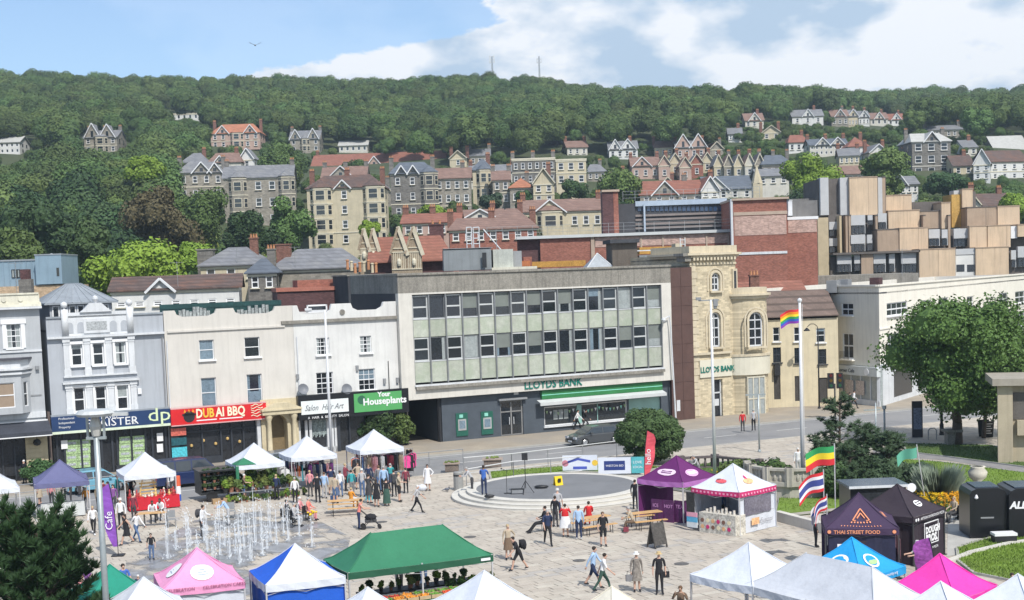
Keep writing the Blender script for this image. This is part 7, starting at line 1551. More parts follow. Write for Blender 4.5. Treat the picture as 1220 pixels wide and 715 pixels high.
# stage kit
p=G(626.5,588,ZS);t=thing('loudspeaker_stand','black loudspeaker on a tall tripod on the stage','speaker stand',p);q=MB().cyl((0,0,.3),(0,0,2.0),.02);[q.cyl((0,0,.75),(.5*cos(a),.5*sin(a),0),.018)for a in(.3,2.4,4.4)];q.build('tripod',DARK,t);MB().box(-.17,.17,-.15,.15,1.95,2.35).build('speaker',DARK,t)
p=G(604,588,ZS);t=thing('microphone_stand','thin microphone stand left of the loudspeaker','microphone stand',p);MB().cyl((0,0,0),(0,0,1.35),.014).cyl((0,0,0),(0,0,.03),.18).cyl((-.25,0,1.45),(.1,0,1.3),.014).ball((-.28,0,1.46),.05,6).build('stand',DARK,t)
t=thing('amplifier','black amplifier box beside the tripod on the stage','amplifier',G(618,588,ZS));MB().box(-.45,.3,-.2,.2,0,.28).build('case',DARK,t);MB().box(-.4,.25,-.21,-.201,.04,.24).build('grille',GREY,t)
t=thing('music_bag','black bag lying on the stage floor','bag',G(645,582,ZS));MB().ball((0,0,.1),(.45,.16,.12),8).build('bag',DARK,t,True)
t=thing('bag','dark bag lying at the feet of the blue jacketed man on the stage','bag',G(583,593,ZS));MB().ball((0,0,.09),(.32,.16,.1),8).build('bag',DARK,t,True)
t=thing('warning_sign','yellow folding floor sign on the stage','floor sign',G(665,578,ZS),radians(25));
for s in(-1,1):q=MB();q.M=Matrix.Translation((0,s*.16,0))@Matrix.Rotation(s*.25,4,'X');q.box(-.25,.25,-.015,.015,0,.55);q.build('panel',mat('sign_yellow',(.78,.55,.02),.5),t)
MB().box(-.1,.1,-.2,-.17,.2,.42).build('symbol',DARK,t)
# bins, planters
def bin_(label,px,py,r=.3,h=1.1,m=None):t=thing('litter_bin',label,'bin',G(px,py));MB().lathe([(r,0),(r,h),(r*.9,h+.04),(0,h+.08)],(0,0,0),12).build('drum',m or mat('bin_grey',(.28,.28,.27),.5,.1),t);MB().cyl((0,0,h*.8),(0,0,h*.9),r+.01,None,12).build('band',DARK,t)
bin_('grey round litter bin at the left end of the stage railings',546.5,584)
def planter(label,px,py,w=.9):
    t=thing('bench_planter',label,'planter',G(px,py));MB().box(-w/2,w/2,-.4,.4,0,.5).build('box',mat('planter_wood',(.16,.13,.11),.8,.3,3),t);MB().box(-w/2-.1,w/2+.1,-.5,.5,.5,.58).build('lid',mat('planter_rim',(.32,.26,.22),.8,.2),t);q=MB();rg=random.Random(px)
    for k in range(14):q.ball((rg.uniform(-.4,.4),rg.uniform(-.3,.3),.62),rg.uniform(.06,.14),5)
    q.build('planting',LEAF['olive'],t)['kind']='stuff'
planter('wooden street planter beyond the left railings',538.5,561);planter('second wooden street planter near the railing corner',587,556,1.2)
t=thing('pigeon','grey pigeon standing on the paving left of the stage','bird',G(532.5,586));MB().ball((0,0,.16),(.16,.09,.1),8).ball((.14,0,.28),.055,6).cyl((-.1,0,.16),(-.32,0,.1),.05,.02).cyl((.02,.03,0),(.02,.03,.1),.01).cyl((.02,-.03,0),(.02,-.03,.1),.01).build('body',mat('pigeon_grey',(.13,.14,.17),.7,.3,6),t,True)
# benches and tables
WOODO=mat('orange_wood',(.55,.34,.15),.6,.15,2)
def beer_table(label,px,py,rz,L_=2.0,bench=True,m=WOODO):
    t=thing('picnic_table',label,'table',G(px,py),radians(rz));
    for k in range(2):MB().box(-L_/2,L_/2,-.3+k*.305,-.005+k*.3,.74,.78).build('plank',m,t)
    for x in(-L_/2+.3,L_/2-.3):MB().tube([(x,-.28,0),(x,-.22,.73),(x,.22,.73),(x,.28,0)],.022,5).build('leg',DARK,t)
    if bench:
        for s,nm in((-.75,'a'),(.75,'b')):
            b_=thing('bench',('near' if s<0 else 'far')+' side bench of the '+label,'bench',G(px,py)+Matrix.Rotation(radians(rz),3,'Z')@Vector((0,s,0)),radians(rz));MB().box(-L_/2,L_/2,-.13,.13,.42,.46).build('seat',m,b_)
            for x in(-L_/2+.3,L_/2-.3):MB().tube([(x,-.12,0),(x,-.1,.42),(x,.1,.42),(x,.12,0)],.02,5).build('leg',DARK,b_)
    return t
beer_table('orange folding table by the clothes stalls',412,612,8)
beer_table('orange folding table left of the black T-shirt man',705,634,30);beer_table('orange folding table in front of the purple tent',768,628,20,1.8)
beer_table('orange folding table among the fountain onlookers',186,627,10,1.8,False,mat('orange_wood',None))
for k,(px,py)in enumerate(((205,628),(276,618))):
    t=thing('chair',('metal cafe chair beside the table near the fountain','metal cafe chair behind the fountain jets')[k],'chair',G(px,py),radians(20));MB().box(-.22,.22,-.22,.22,.43,.46).build('seat',GREY,t);MB().box(-.22,.22,.2,.23,.5,.9).build('backrest',GREY,t)
    for x in(-.2,.2):
        for y in(-.2,.2):MB().cyl((x,y,0),(x,y,.43),.015).build('leg',GREY,t)
t=thing('pavement_sign','wooden framed A board sign in front of the purple tent','pavement sign',G(783,652),radians(35))
for s in(-1,1):
    q=MB();q.M=Matrix.Translation((0,s*.3,0))@Matrix.Rotation(s*.24,4,'X');q.box(-.36,.36,-.02,.02,.15,1.2);[q.box(x-.03,x+.03,-.03,.03,0,1.3)for x in(-.36,.36)];q.build('board',mat('a_board',(.07,.065,.06),.5,.4,6),t)
# ================================================================== vehicles
def wheel(par,x,y,r,m=None):
    w=MB().cyl((x,y-.1,r),(x,y+.1,r),r,r,16).build('wheel',mat('tyre',(.02,.02,.022),.8),par);s=-1 if y<0 else 1
    MB().cyl((x,y+s*.1,r),(x,y+s*.115,r),r*.62,r*.55,12).build('rim',mat('alloy',(.45,.46,.47),.3,.05,metal=.6),w);return w
def car(label,p,rz,L_=4.2,Wd=1.8,H=1.47,col=(.1,.1,.11),prof='hatch',group='cars parked along the kerb',key='grey'):
    """side profile lofted across the width, local x forward"""
    t=thing('parked_car',label,'car',p,rz,group);m=mat('car_paint_'+key,col,.28,.04,1,spec=.6,coat=.7)
    belt=.9 if prof!='van' else 1.05;low=[(-.5,.42),(-.5,.72),(-.47,belt),(.20,belt),(.34,belt*.97),(.47,.72),(.5,.45),(.5,.25),(-.5,.25)]
    ring=[];ys_=(-1,-.93,-.6,0,.6,.93,1)
    def section(f_,zb):return f_
    q=MB();N_=len(low);vs=[];insets=(.06,.0,.0,.0,.0,.0,.06)
    for y,ins in zip(ys_,(.055,.012,0,0,0,.012,.055)):
        for x,z in low:vs.append((x*L_*(1-ins),y*Wd/2,.25+(z-.25)*(1-ins*1.6)))
    fs=[]
    for j in range(6):
        for i in range(N_):a=j*N_+i;b_=j*N_+(i+1)%N_;fs.append((a,b_,b_+N_,a+N_))
    fs+=[tuple(range(N_-1,-1,-1)),tuple(range(6*N_,7*N_))];q.add(vs,fs);body=q.build('body',m,t)
    gh={'hatch':[(-.46,belt),(-.38,H-.05),(-.05,H),(.10,H-.04),(.30,belt)],'van':[(-.49,belt),(-.47,H-.04),(-.1,H),(.20,H-.05),(.36,belt)],'suv':[(-.47,belt),(-.41,H-.05),(-.1,H),(.12,H-.05),(.30,belt)]}[prof]
    q=MB();n=len(gh);vs=[]
    for y in(-1,1):
        for x,z in gh:k=(z-belt)/(H-belt);vs.append((x*L_,y*Wd/2*(.93-.16*k),z))
    fs=[(i,(i+1)%n,(i+1)%n+n,i+n)for i in range(n)]+[tuple(range(n-1,-1,-1)),tuple(range(n,2*n))];q.add(vs,fs);q.build('cabin',m,t)
    G_=mat('car_glass',(.03,.04,.05),.06,.2,spec=.9)
    for s in(-1,1):
        def gpnt(x,z):k=(z-belt)/(H-belt);return(x*L_,s*(Wd/2*(.93-.16*k)+.012),z)
        a0,a1,a2,a3=gh[0][0],gh[1][0],gh[3][0],gh[4][0];zt=H-.12;zb=belt+.03;mid=(-.08,.10)
        segs=[(-.38+(a0+.46),mid[0]-.01),(mid[0]+.01,a3-.03)]if prof=='hatch' else[(a0+.04,-.24),(-.22,-.01),(.01,a3-.04)]
        for i,(u,v)in enumerate(segs):
            uu=u+.05 if i==0 else u;vv=v if i<len(segs)-1 else min(v,a2+.0)
            MB().poly([gpnt(u,zb),gpnt(v,zb),gpnt(vv,zt),gpnt(uu,zt)][::s]).build('side_window',G_,t)
    for i,nm in((0,'rear_window'),(3,'windscreen')):
        (x0,z0),(x1,z1)=gh[i],gh[i+1]
        if i==3:(x0,z0),(x1,z1)=gh[4],gh[3]
        dx=-.012 if i==0 else .012;f0,f1=.08,.9;w0,w1=Wd/2*.86,Wd/2*.74;A=lambda f_:((x0+(x1-x0)*f_)*L_+dx,z0+(z1-z0)*f_+.012)
        (xa,za),(xb,zb_)=A(f0),A(f1);MB().quad((xa,-w0,za),(xa,w0,za),(xb,w1,zb_),(xb,-w1,zb_)).build(nm,G_,t)
    r=.32 if prof=='hatch' else .35
    for x in(-.31,.31):
        for y in(-Wd/2+.07,Wd/2-.07):wheel(t,x*L_,y,r)
    for y in(-.62,.62):
        MB().box(L_*.47,L_*.497,y-.2,y+.2,.58,.74).build('headlight',mat('headlight',(.5,.52,.55),.1),t);MB().box(-L_*.50,-L_*.485,y-.2,y+.2,.62,.86).build('tail_light',mat('tail_light',(.35,.02,.02),.2),t)
    MB().box(L_*.49,L_*.503,-.45,.45,.38,.58).build('grille',DARK,t);MB().box(L_*.503,L_*.508,-.26,.26,.34,.45).build('number_plate',WHITE,t)
    for s in(-1,1):MB().box(L_*.16,L_*.20,s*Wd/2-.0,s*(Wd/2+.16),belt,belt+.14).build('mirror',m,t)
    return t
def roadp(px,py):p=G(px,py,-.1);return p
car('dark grey hatchback parked outside the bank window',roadp(708,529),SA+pi,4.2,1.8,1.45,(.055,.06,.065),'hatch',key='graphite')
car('dark blue van like car parked by the red restaurant sign',roadp(226,578),SA,4.7,1.85,1.85,(.010,.022,.085),'van',key='navy')
car('light blue hatchback parked outside the estate agent',roadp(116,585),SA,4.0,1.7,1.5,(.16,.38,.50),'hatch',key='sky')
car('grey car half hidden behind the white tents',roadp(346,561),SA,4.2,1.8,1.5,(.20,.22,.25),'hatch',key='silver')
# trailer full of plants, black
t=thing('market_trailer','black open sided market trailer beside the plant stall','trailer',G(272,597),radians(24));MT=mat('trailer_black',(.018,.02,.022),.4,.3)
MB().box(-1.6,.9,.2,1.9,.45,.6).box(-1.6,-1.52,.2,1.9,.6,1.85).box(-1.52,.9,1.82,1.9,.6,1.85).build('body',MT,t);MB().box(-1.7,1.0,-.1,2.0,1.85,1.95).build('roof',MT,t)
for x in(-.9,.6):w=wheel(t,x,.3,.33)
for k in range(3):MB().box(-1.5,.9,.5,1.4,.7+k*.42,.73+k*.42).build('shelf',GREY,t)
# black bar trailer on the right
t=thing('bar_trailer','black rounded bar trailer with white lettering at the right edge','trailer',G(1157,643),radians(-4));TB=mat('gloss_black',(.008,.009,.012),.3,.1,spec=.6)
pr=[(0,.25),(0,2.05),(.12,2.3),(.4,2.42)];q=MB();prof_=[(0,0),(0,2.0),(.1,2.2),(.35,2.32),(1.35,2.32),(1.6,2.2),(1.7,2.0),(1.7,0)]
q.prism([(x,z+.05)for x,z in prof_],.2,2.2);q.build('body',TB,t);q=MB().prism([(x+1.72,z+.05)for x,z in prof_],-.1,2.2);q.build('body',TB,t);q=MB().prism([(x+3.44,z+.05)for x,z in prof_],-.4,2.2);q.build('body',TB,t)
for k in range(3):MB().box(.3+1.72*k,1.4+1.72*k,.4-.3*k,2.0,2.375,2.42).build('roof_panel',mat('blue_grey_roof',(.06,.085,.12),.25,.1,spec=.6),t)
MB().box(.5,1.1,.17,.198,.95,1.02).build('handle',GREY,t);q=MB().lathe([(0,.0),(.09,.08),(.05,.2),(0,.25)],(.3,.16,1.85),8);q.build('drop_emblem',WHT,t);text('ALLEY',t,1.75,-.12,1.45,.45,WHT,ext=.004,bold=.02,shear=.2)
t=thing('cool_box','grey cool box with white lid beside the bar trailer','cool box',G(1196,647));MB().box(-.5,.5,-.3,.3,0,.38).build('box',DARK,t);MB().box(-.52,.52,-.32,.32,.38,.5).build('lid',WHITE,t)
# dark food truck behind the two dark tents
t=thing('food_truck','dark food trailer with long roof behind the aubergine tent','trailer',G(1013,577,2.5)-Vector((0,0,2.5)),radians(2));MB().box(0,2.7,0,2.0,.4,2.3).build('body',TB,t);MB().box(-.1,2.8,-.2,2.1,2.3,2.42).build('roof',mat('blue_grey_roof',None),t);MB().box(-.12,2.82,-.24,-.201,2.30,2.42).build('roof_trim',TRIMW,t);MB().box(.4,2.3,-.05,-.001,1.1,2.1).build('hatch',SHOPD,t)
for x in(.8,2.0):wheel(t,x,.1,.33)
MB().cyl((2.9,-.2,2.25),(2.9,-.25,2.25),.22,.22,12).build('round_sign',WHT,t)

# ================================================================== stalls
random.seed(77)
def tcloth(tent,x0,x1,y0,y1,h,m,label,name='market_table',cat='stall table'):
    t=thing(name,label,cat,tent.at(0,0),tent.rz);MB().box(x0,x1,y0,y1,h-.04,h).build('table_top',m,t);q=MB();n=14
    for(A,B)in(((x0,y0),(x1,y0)),((x1,y0),(x1,y1)),((x1,y1),(x0,y1)),((x0,y1),(x0,y0))):
        for i in range(n):
            f_=lambda k,o:(A[0]+(B[0]-A[0])*k/n+o*(1 if A[1]==B[1]else 0),A[1]+(B[1]-A[1])*k/n)
            a,b_=f_(i,0),f_(i+1,0);w0,w1=.03*(i%2),.03*((i+1)%2)
            dx,dy=(0,-1)if A[1]==B[1]==y0 else((0,1)if A[1]==B[1]else((1,0)if A[0]==x1 else(-1,0)))
            q.quad((a[0]+dx*w0,a[1]+dy*w0,.06),(b_[0]+dx*w1,b_[1]+dy*w1,.06),(b_[0],b_[1],h),(a[0],a[1],h))
    q.build('cloth',m,t);return t
REDC=mat('red_tablecloth',(.50,.015,.03),.8,.12,2);za=Z['red']
tcloth(za,-1.3,1.6,-1.7,-.9,.8,REDC,'red covered craft table under the white tent');tcloth(za,1.1,1.7,-.8,.9,.8,REDC,'red covered side table at the right of the craft tent')
for k in range(22):
    x=-1.15+(k%11)*.24+random.uniform(-.08,.08);y=-1.55+(k//11)*.3+random.uniform(-.08,.1);c=random.choice(['gold','white','redd']);m_={'gold':mat('gold_craft',(.60,.42,.16),.5,.3),'white':mat('cream_craft',(.68,.62,.52),.6,.1),'redd':mat('red_craft',(.40,.05,.05),.6,.2)}[c]
    t=thing('craft_ornament',{'gold':'golden carved ornament standing on the red craft table','white':'cream figurine standing on the red craft table','redd':'small red ornament standing on the red craft table'}[c],'ornament',za.at(x,y,.80),za.rz,'ornaments on the red craft table')
    h=random.uniform(.10,.5);MB().lathe([(.07,0),(.09,h*.3),(.04,h*.6),(.06,h*.8),(0,h)],(0,0,0),6).build('figure',m_,t)
t=thing('display_rack','wooden gold display rack at the back of the craft table','rack',za.at(-.1,-1.05,.8),za.rz);q=MB();[q.box(-.5,.5,-.03,.03,z,z+.08)for z in(.1,.3,.5,.7)];[q.cyl((x,0,0),(x*.6,0,.95),.03)for x in(-.5,.5)];q.build('rack',mat('gold_craft',None),t)
t=thing('striped_windsock','orange white and blue striped hanging tube at the craft tent corner','decoration',za.at(1.6,-1.4,.35));[MB().cyl((0,0,a),(0,0,b_),.16,.15,8).build('band',m_,t)for a,b_,m_ in((0,.4,mat('flag_blue',None)),(.401,.9,WHT),(.901,1.5,mat('sock_red',(.65,.12,.05),.6)))]
# clothes on rails
GCOL={'black':(.02,.02,.025),'navy':(.03,.05,.15),'denim blue':(.12,.2,.38),'turquoise':(.05,.35,.42),'white':(.68,.68,.68),'hot pink':(.65,.06,.25),'maroon':(.18,.03,.05),'orange':(.6,.2,.05),'beige':(.45,.36,.26),'grey':(.2,.2,.21),'pink':(.6,.35,.38),'pale blue':(.35,.5,.65),'purple':(.25,.08,.3)}
def garment(tent,x,y,z,rz,c,h,where):
    q=MB();n=5;w=random.uniform(.16,.22)
    for s in(-1,1):q.quad((s*.02,0,0),(s*w,.03,-.07),(s*w*1.15,.05,-h),(0,.06*s,-h));q.quad((s*w,.02,-.07),(s*(w+.07),.0,-.1),(s*(w+.10),.02,-h*.55),(s*w,.03,-h*.5))
    q.quad((-w,-.05,-.07),(w,-.05,-.07),(w*1.15,-.07,-h),(-w*1.15,-.07,-h));q.quad((-w,.05,-.07),(w,.05,-.07),(w*1.15,.07,-h),(-w*1.15,.07,-h))
    o=q.build('garment',mat('fabric_'+c.replace(' ','_'),GCOL[c],.85,.25,4),None);o.location=tent.at(x,y,z);o.rotation_euler=(0,0,tent.rz+rz);return tag(o,f'{c} garment hanging on a rail {where}','garment',f'clothes hanging {where}')
def rail_(tent,x0,x1,y0,y1,z,n,where,cols):
    t=thing('clothes_rail',f'chrome clothes rail {where}','clothes rail',tent.at(x0,y0),tent.rz,f'clothes rails {where}');dx,dy=x1-x0,y1-y0
    MB().tube([(0,0,0),(0,0,z),(dx,dy,z),(dx,dy,0)],.018,5).build('rail',GREY,t)
    for i in range(n):k=(i+.5)/n;garment(tent,x0+dx*k,y0+dy*k,z-.03,(pi/2 if abs(dx)>abs(dy)else 0)+random.uniform(-.5,.5),random.choice(cols),random.uniform(.7,1.15),where)
allc=list(GCOL);a1,a2=Z['cl1'],Z['cl2']
rail_(a1,-1.3,1.3,-1.2,-1.2,1.65,11,'under the middle white tent',allc);rail_(a1,-1.3,1.3,1.0,1.0,1.9,8,'under the middle white tent',['maroon','black','navy','hot pink'])
rail_(a2,-1.4,1.4,-1.4,-1.4,1.75,13,'along the front of the rightmost white tent',allc);rail_(a2,-1.3,1.3,.2,.2,2.0,9,'inside the rightmost white tent',['maroon','purple','black','hot pink','orange'])
rail_(a2,1.6,2.6,-1.6,-.2,1.6,6,'to the right of the rightmost white tent',['black','black','navy','hot pink','grey']);rail_(a2,-1.9,-1.5,-1.9,-.4,1.7,5,'between the two clothes tents',['denim blue','turquoise','white','black','orange'])
rail_(a1,-1.9,-1.6,-1.6,.6,1.5,6,'between the plant stall and the clothes',['grey','white','beige','black'])
rail_(a2,1.2,3.2,1.2,1.6,1.6,8,'behind the rightmost white tent by the road',['black','grey','navy','maroon'])
# bags on the ground
for k,(px,py,c)in enumerate(((398,598,'denim blue'),(422,600,'white'),(440,596,'turquoise'))):t=thing('shopping_bag',f'{c} bag standing by the clothes stalls','bag',G(px,py));MB().box(-.2,.2,-.1,.1,0,.38).build('bag',mat('fabric_'+c.replace(' ','_'),None),t);MB().tube([(-.1,0,.38),(-.08,0,.52),(.08,0,.52),(.1,0,.38)],.012,4).build('handle',DARK,t)
# leafy plants
def leafball(r,n,size,seed,rz_=None):return crown_mesh('foliage',seed,r,rz_ or r,5,n,size,.45,core=True)
PLM=[with_mat(leafball(.28,170,.12,60+i),LEAF[k])for i,k in enumerate(('street','dark','bright','olive','mid'))];POT=mat('plant_pot',(.30,.14,.09),.8,.2);POTB=mat('black_pot',(.03,.03,.03),.7)
_p=MB().lathe([(.10,0),(.14,.22),(.15,.24)],(0,0,0),8).build('pot',POT);PM1=_p.data;bpy.data.objects.remove(_p);_p=MB().lathe([(.10,0),(.14,.22),(.15,.24)],(0,0,0),8).build('pot',POTB);PM2=_p.data;bpy.data.objects.remove(_p)
def pot(p,label,group,s=1.0,k=None):
    t=thing('potted_plant',label,'potted plant',p,random.uniform(0,6),group);t.scale=(s,s,s);a=bpy.data.objects.new('pot',random.choice((PM1,PM2)));b_=bpy.data.objects.new('foliage',PLM[random.randrange(5)if k is None else k])
    for o in(a,b_):COL.objects.link(o);o.parent=t
    b_.location=(0,0,.42);return t
ap=Z['plant']
for row_,(y,z,n)in enumerate(((-1.9,0,14),(-2.3,0,13),(-1.5,.55,13),(-.9,.7,12),(-.3,.85,10))):
    for i in range(n):pot(ap.at(-2.2+i*.36+random.uniform(-.08,.08),y+random.uniform(-.1,.1),z),('small potted plant on the paving before the plant stall','small potted plant in the front row of the plant stall','leafy plant on the low bench of the plant stall','leafy plant on the middle bench of the plant stall','leafy plant on the back bench of the plant stall')[row_],'plants of the plant stall',random.uniform(.6,1.1)*(1.25 if row_>1 else .75))
for y,z,nm in((-1.5,.55,'low'),(-.9,.7,'middle'),(-.3,.85,'back')):t=thing('plant_bench',nm+' grey bench of the plant stall','bench',ap.at(0,y),ap.rz);MB().box(-2.0,2.4,-.22,.22,z-.05,z).build('top',GREY,t);[MB().cyl((x,0,0),(x,0,z-.05),.03).build('leg',GREY,t)for x in(-1.8,2.2)]
for i in range(24):pot(G(272,597)+Matrix.Rotation(radians(24),3,'Z')@Vector((-1.3+(i%8)*.3,.35+(i%2)*.25,.73+(i//8)*.42)),'dark leafy plant on the shelves of the black trailer','plants on the black trailer',.7,1)
# crate boxes
t=thing('cardboard_box','brown cardboard box on the ground by the black trailer','box',G(262,600),radians(24));MB().box(-.45,.45,-.2,.2,0,.3).build('box',mat('cardboard',(.36,.24,.13),.9,.1),t)
# fruit and vegetables under the green tent
ag=Z['green'];PROD={'orange':(.70,.26,.03),'red apple':(.50,.04,.03),'green':(.12,.28,.04),'yellow':(.75,.55,.05),'purple':(.12,.03,.10),'tomato':(.60,.08,.03)}
t=thing('market_table','long green covered table of the fruit and vegetable stall','stall table',ag.at(0,-1.2),ag.rz);MB().box(-2.7,2.9,-.5,.5,.70,.76).build('top',cloth('dark_green',None),t);MB().quad((-2.7,-.51,.02),(2.9,-.51,.02),(2.9,-.51,.76),(-2.7,-.51,.76)).build('cloth',cloth('dark_green',None),t)
for i in range(22):
    c=random.choice(['orange','orange','tomato','red apple','green','yellow','tomato','orange','purple']if i<16 else['green','green','yellow','purple']);x=-2.5+(i//2)*.5;y=-1.5+(i%2)*.48
    b_=thing('fruit_crate',f'shallow crate of {c} produce on the long green covered table','crate',ag.at(x,y,.76),ag.rz+random.uniform(-.05,.05),'crates of fruit and vegetables');q=MB();[q.box(*bb)for bb in((-.23,.23,-.21,-.2,0,.14),(-.23,.23,.2,.21,0,.14),(-.23,-.22,-.2,.2,0,.14),(.22,.23,-.2,.2,0,.14),(-.22,.22,-.2,.2,0,.01))];q.build('crate',mat('crate_wood',(.40,.30,.18),.8,.2),b_);q=MB()
    for k in range(30):q.ball((random.uniform(-.19,.19),random.uniform(-.17,.17),random.uniform(.08,.16)),random.uniform(.035,.05),6)
    q.build('produce',mat('produce_'+c.replace(' ','_'),PROD[c],.45,.25,8),b_,True)['kind']='stuff'
t=thing('market_table','dark trestle table behind the fruit crates','stall table',ag.at(.2,.3),ag.rz);MB().box(-2.2,2.6,-.4,.4,.78,.84).build('top',DARK,t);[MB().box(x,x+.06,-.35,.35,0,.78).build('leg',DARK,t)for x in(-2,0,2.4)]
for i in range(12):pot(ag.at(-1.9+i*.4,.3+random.uniform(-.2,.2),.84),'potted plant on the trestle table under the green tent','plants under the green tent',random.uniform(.45,.85))
for i in range(9):pot(ag.at(1.6+(i%5)*.42,-.5-(i//5)*.4,.0 if i>4 else .5),'leafy plant at the right end of the green tent','plants at the right end of the green tent',1.0)
# tables under other tents
for key,lab in(('wr','dark covered table under the white tent left of the long tent'),('grey','cloth covered table under the faded blue purple tent'),('purple','dark serving counter inside the purple tent'),('ws','white covered table under the small white tent tip')):
    tcloth(Z[key],-1.2,1.2,-1.0,-.3,.85,{'wr':DARK,'grey':mat('pale_strip',None),'purple':PURP,'ws':TW}[key],lab)
for k in range(8):
    c=random.choice(list(PROD));t=thing('small_pot',f'small {c} coloured pot under the white tent beside the long grey one','pot',Z['wr'].at(-1.1+k*.3,-.7,.85),0,'small pots under the white tent');MB().lathe([(.05,0),(.08,.12),(.03,.2)],(0,0,0),7).build('pot',mat('produce_'+c.replace(' ','_'),PROD[c],.45,.25,8),t)
pc=Z['purple']
for k,(x,y)in enumerate(((-1.1,-1.2),(-1.3,-.6),(-1.35,.1))):t=thing('counter_panel',('left','middle','right')[k]+' plum printed counter panel at the side of the purple tent','panel',pc.at(x-.3,y,0),pc.rz-pi/2);MB().box(-.35,.35,-.03,.03,0,1.15).build('panel',mat('plum_panel',(.09,.02,.09),.5,.3,3),t);text(('TEA','HOT','ICE')[k],t,-.25,-.04,.75,.26,mat('print_lilac',None),ext=.002)
# café seating at far left
for k,(px,py)in enumerate(((8,566),(20,568),(14,574),(26,572))):
    t=thing('cafe_chair',('dark cafe chair nearest the left edge by the corner building','dark cafe chair before the black shop window','dark cafe chair in front of the awning','dark cafe chair beside the menu board')[k],'chair',G(px,py),random.uniform(0,6));MB().box(-.24,.24,-.24,.24,.43,.47).build('seat',DARK,t);MB().box(-.24,.24,.2,.24,.47,.95).build('backrest',DARK,t);[MB().cyl((x,y,0),(x,y,.43),.02).build('leg',DARK,t)for x in(-.2,.2)for y in(-.2,.2)]
t=thing('menu_board','pale menu board on the pavement under the black awning','sign',G(29,572),radians(26));MB().box(-.36,.36,-.04,.04,.1,1.35).build('board',mat('pale_strip',None),t);[MB().box(x,x+.05,-.2,.2,0,.1).build('foot',DARK,t)for x in(-.35,.3)]

# ================================================================== planting in the square
def shrub(label,px,py,r,rz_,key,n,size,seed,name='shrub',cat='shrub',lobe=.42,nl=9,z0=0.0,up=.25,stem=True,conic=0,shell=.35):
    p=G(px,py);t=thing(name,label,cat,(p.x,p.y,z0));c=bpy.data.objects.new('foliage',with_mat(crown_mesh('foliage',seed,r,rz_,nl,n,size,lobe,up,conic=conic,shell=shell),LEAF[key]));COL.objects.link(c);c.parent=t;c.location=(0,0,rz_*.92)
    if stem:MB().cyl((0,0,-.05),(0,0,rz_),.07,.04,6).build('stem',BARK,t)
    return t
# big tree at the right
p=G(1140,530);t=thing('big_tree','large round headed green tree on the right lawn','tree',p);Yt=p.y
r_=82/F*Yt
crp=with_mat(crown_mesh('crown',108,r_*1.14,r_*.84,75,32000,.20,.27,rag=.5,jit=.6),LEAF['street']);c=bpy.data.objects.new('crown',crp);COL.objects.link(c);c.parent=t;c.location=(.55,0,D(1137,354,Yt).z-r_*.80)
q=MB().cyl((0,0,-.1),(.05,0,1.6),.42,.33,10).cyl((.05,0,1.6),(-.1,0,3.2),.33,.28,10);tk=q.build('trunk',BARK,t,True)
for(a,b_,r0)in(((-.1,0,3.0),(-2.6,.5,5.6),.17),((-.1,0,3.0),(2.4,-.3,5.8),.18),((-.1,0,3.1),(.3,.6,7.4),.2),((0,0,2.4),(-1.6,-.6,4.2),.11),((0,0,2.8),(1.5,.8,4.8),.13)):MB().cyl(a,b_,r0,r0*.4,7).build('limb',BARK,t)
p=G(1172,522);t=thing('street_tree','smaller tree behind the right edge of the big tree','tree',p);c=bpy.data.objects.new('crown',with_mat(crown_mesh('crown',103,2.8,3.4,14,6500,.22,.36,rag=.4,jit=.5),LEAF['street']));COL.objects.link(c);c.parent=t;c.location=(1.6,.8,D(1190,395,p.y).z-3.2);MB().cyl((0,0,0),(.3,0,3.6),.16,.1,7).build('trunk',BARK,t)
shrub('dense round clipped evergreen bush between the bank and the purple tent',773.5,552,2.45,1.78,'dark',12000,.14,111,'round_bush','bush',.24,90,.25,shell=.86)
# pine group
def pine(label,px,py,h,w,seed,key='pine',z0=.25):
    p=G(px,py);t=thing('pine_tree',label,'pine tree',(p.x,p.y,z0));rg=random.Random(seed);vs,fs=[],[];tr=MB().cyl((0,0,-.3),(.1,0,h*.9),.11,.04,6)
    for b_ in range(52):
        z=h*(.12+.86*rg.random());a=rg.uniform(0,6.28);ln=w*(1.05-.75*z/h)*rg.uniform(.6,1.1);e=Vector((cos(a)*ln,sin(a)*ln,z+.25*ln));s=Vector((.1*z/h,0,z-.1));tr.cyl(s,e,.03,.012,4)
        for k in range(5):
            c=s.lerp(e,.35+.65*(k+1)/5)+Vector((rg.gauss(0,.08),rg.gauss(0,.08),rg.gauss(.05,.06)));rr=rg.uniform(.16,.30)
            for j in range(34):
                zz=rg.uniform(-.4,1);aa=rg.uniform(0,6.28);qq=sqrt(1-zz*zz);d=Vector((qq*cos(aa),qq*sin(aa),zz));u=d.orthogonal().normalized()*.034;n0=len(vs);vs+=[c-u,c+u,c+d*rr*rg.uniform(.8,1.4)];fs.append((n0,n0+1,n0+2))
    tr.build('trunk',BARK,t);me=bpy.data.meshes.new('foliage');me.from_pydata([tuple(v)for v in vs],[],fs);me.materials.append(LEAF[key]);c=bpy.data.objects.new('foliage',me);COL.objects.link(c);c.parent=t;return t
pine('tall airy pine behind the green yellow red flag',1000,585,5.2,2.3,5);pine('shorter dark pine right of the tall airy pine',1030,590,3.6,2.1,6);pine('spreading dark pine beside the torn green flag',1058,592,3.2,2.2,7);pine('low dark pine left of the tall airy pine',985,592,2.8,1.7,8);pine('dense low pine in front of the tall airy pine',1012,596,2.6,2.0,9)
shrub('dark shrub filling the bed below the pines',1040,594,2.2,1.1,'pine',3000,.14,121,z0=.2);shrub('dark shrub left of the food trailer',1000,598,1.6,1.0,'dark',2400,.14,122,z0=.2)
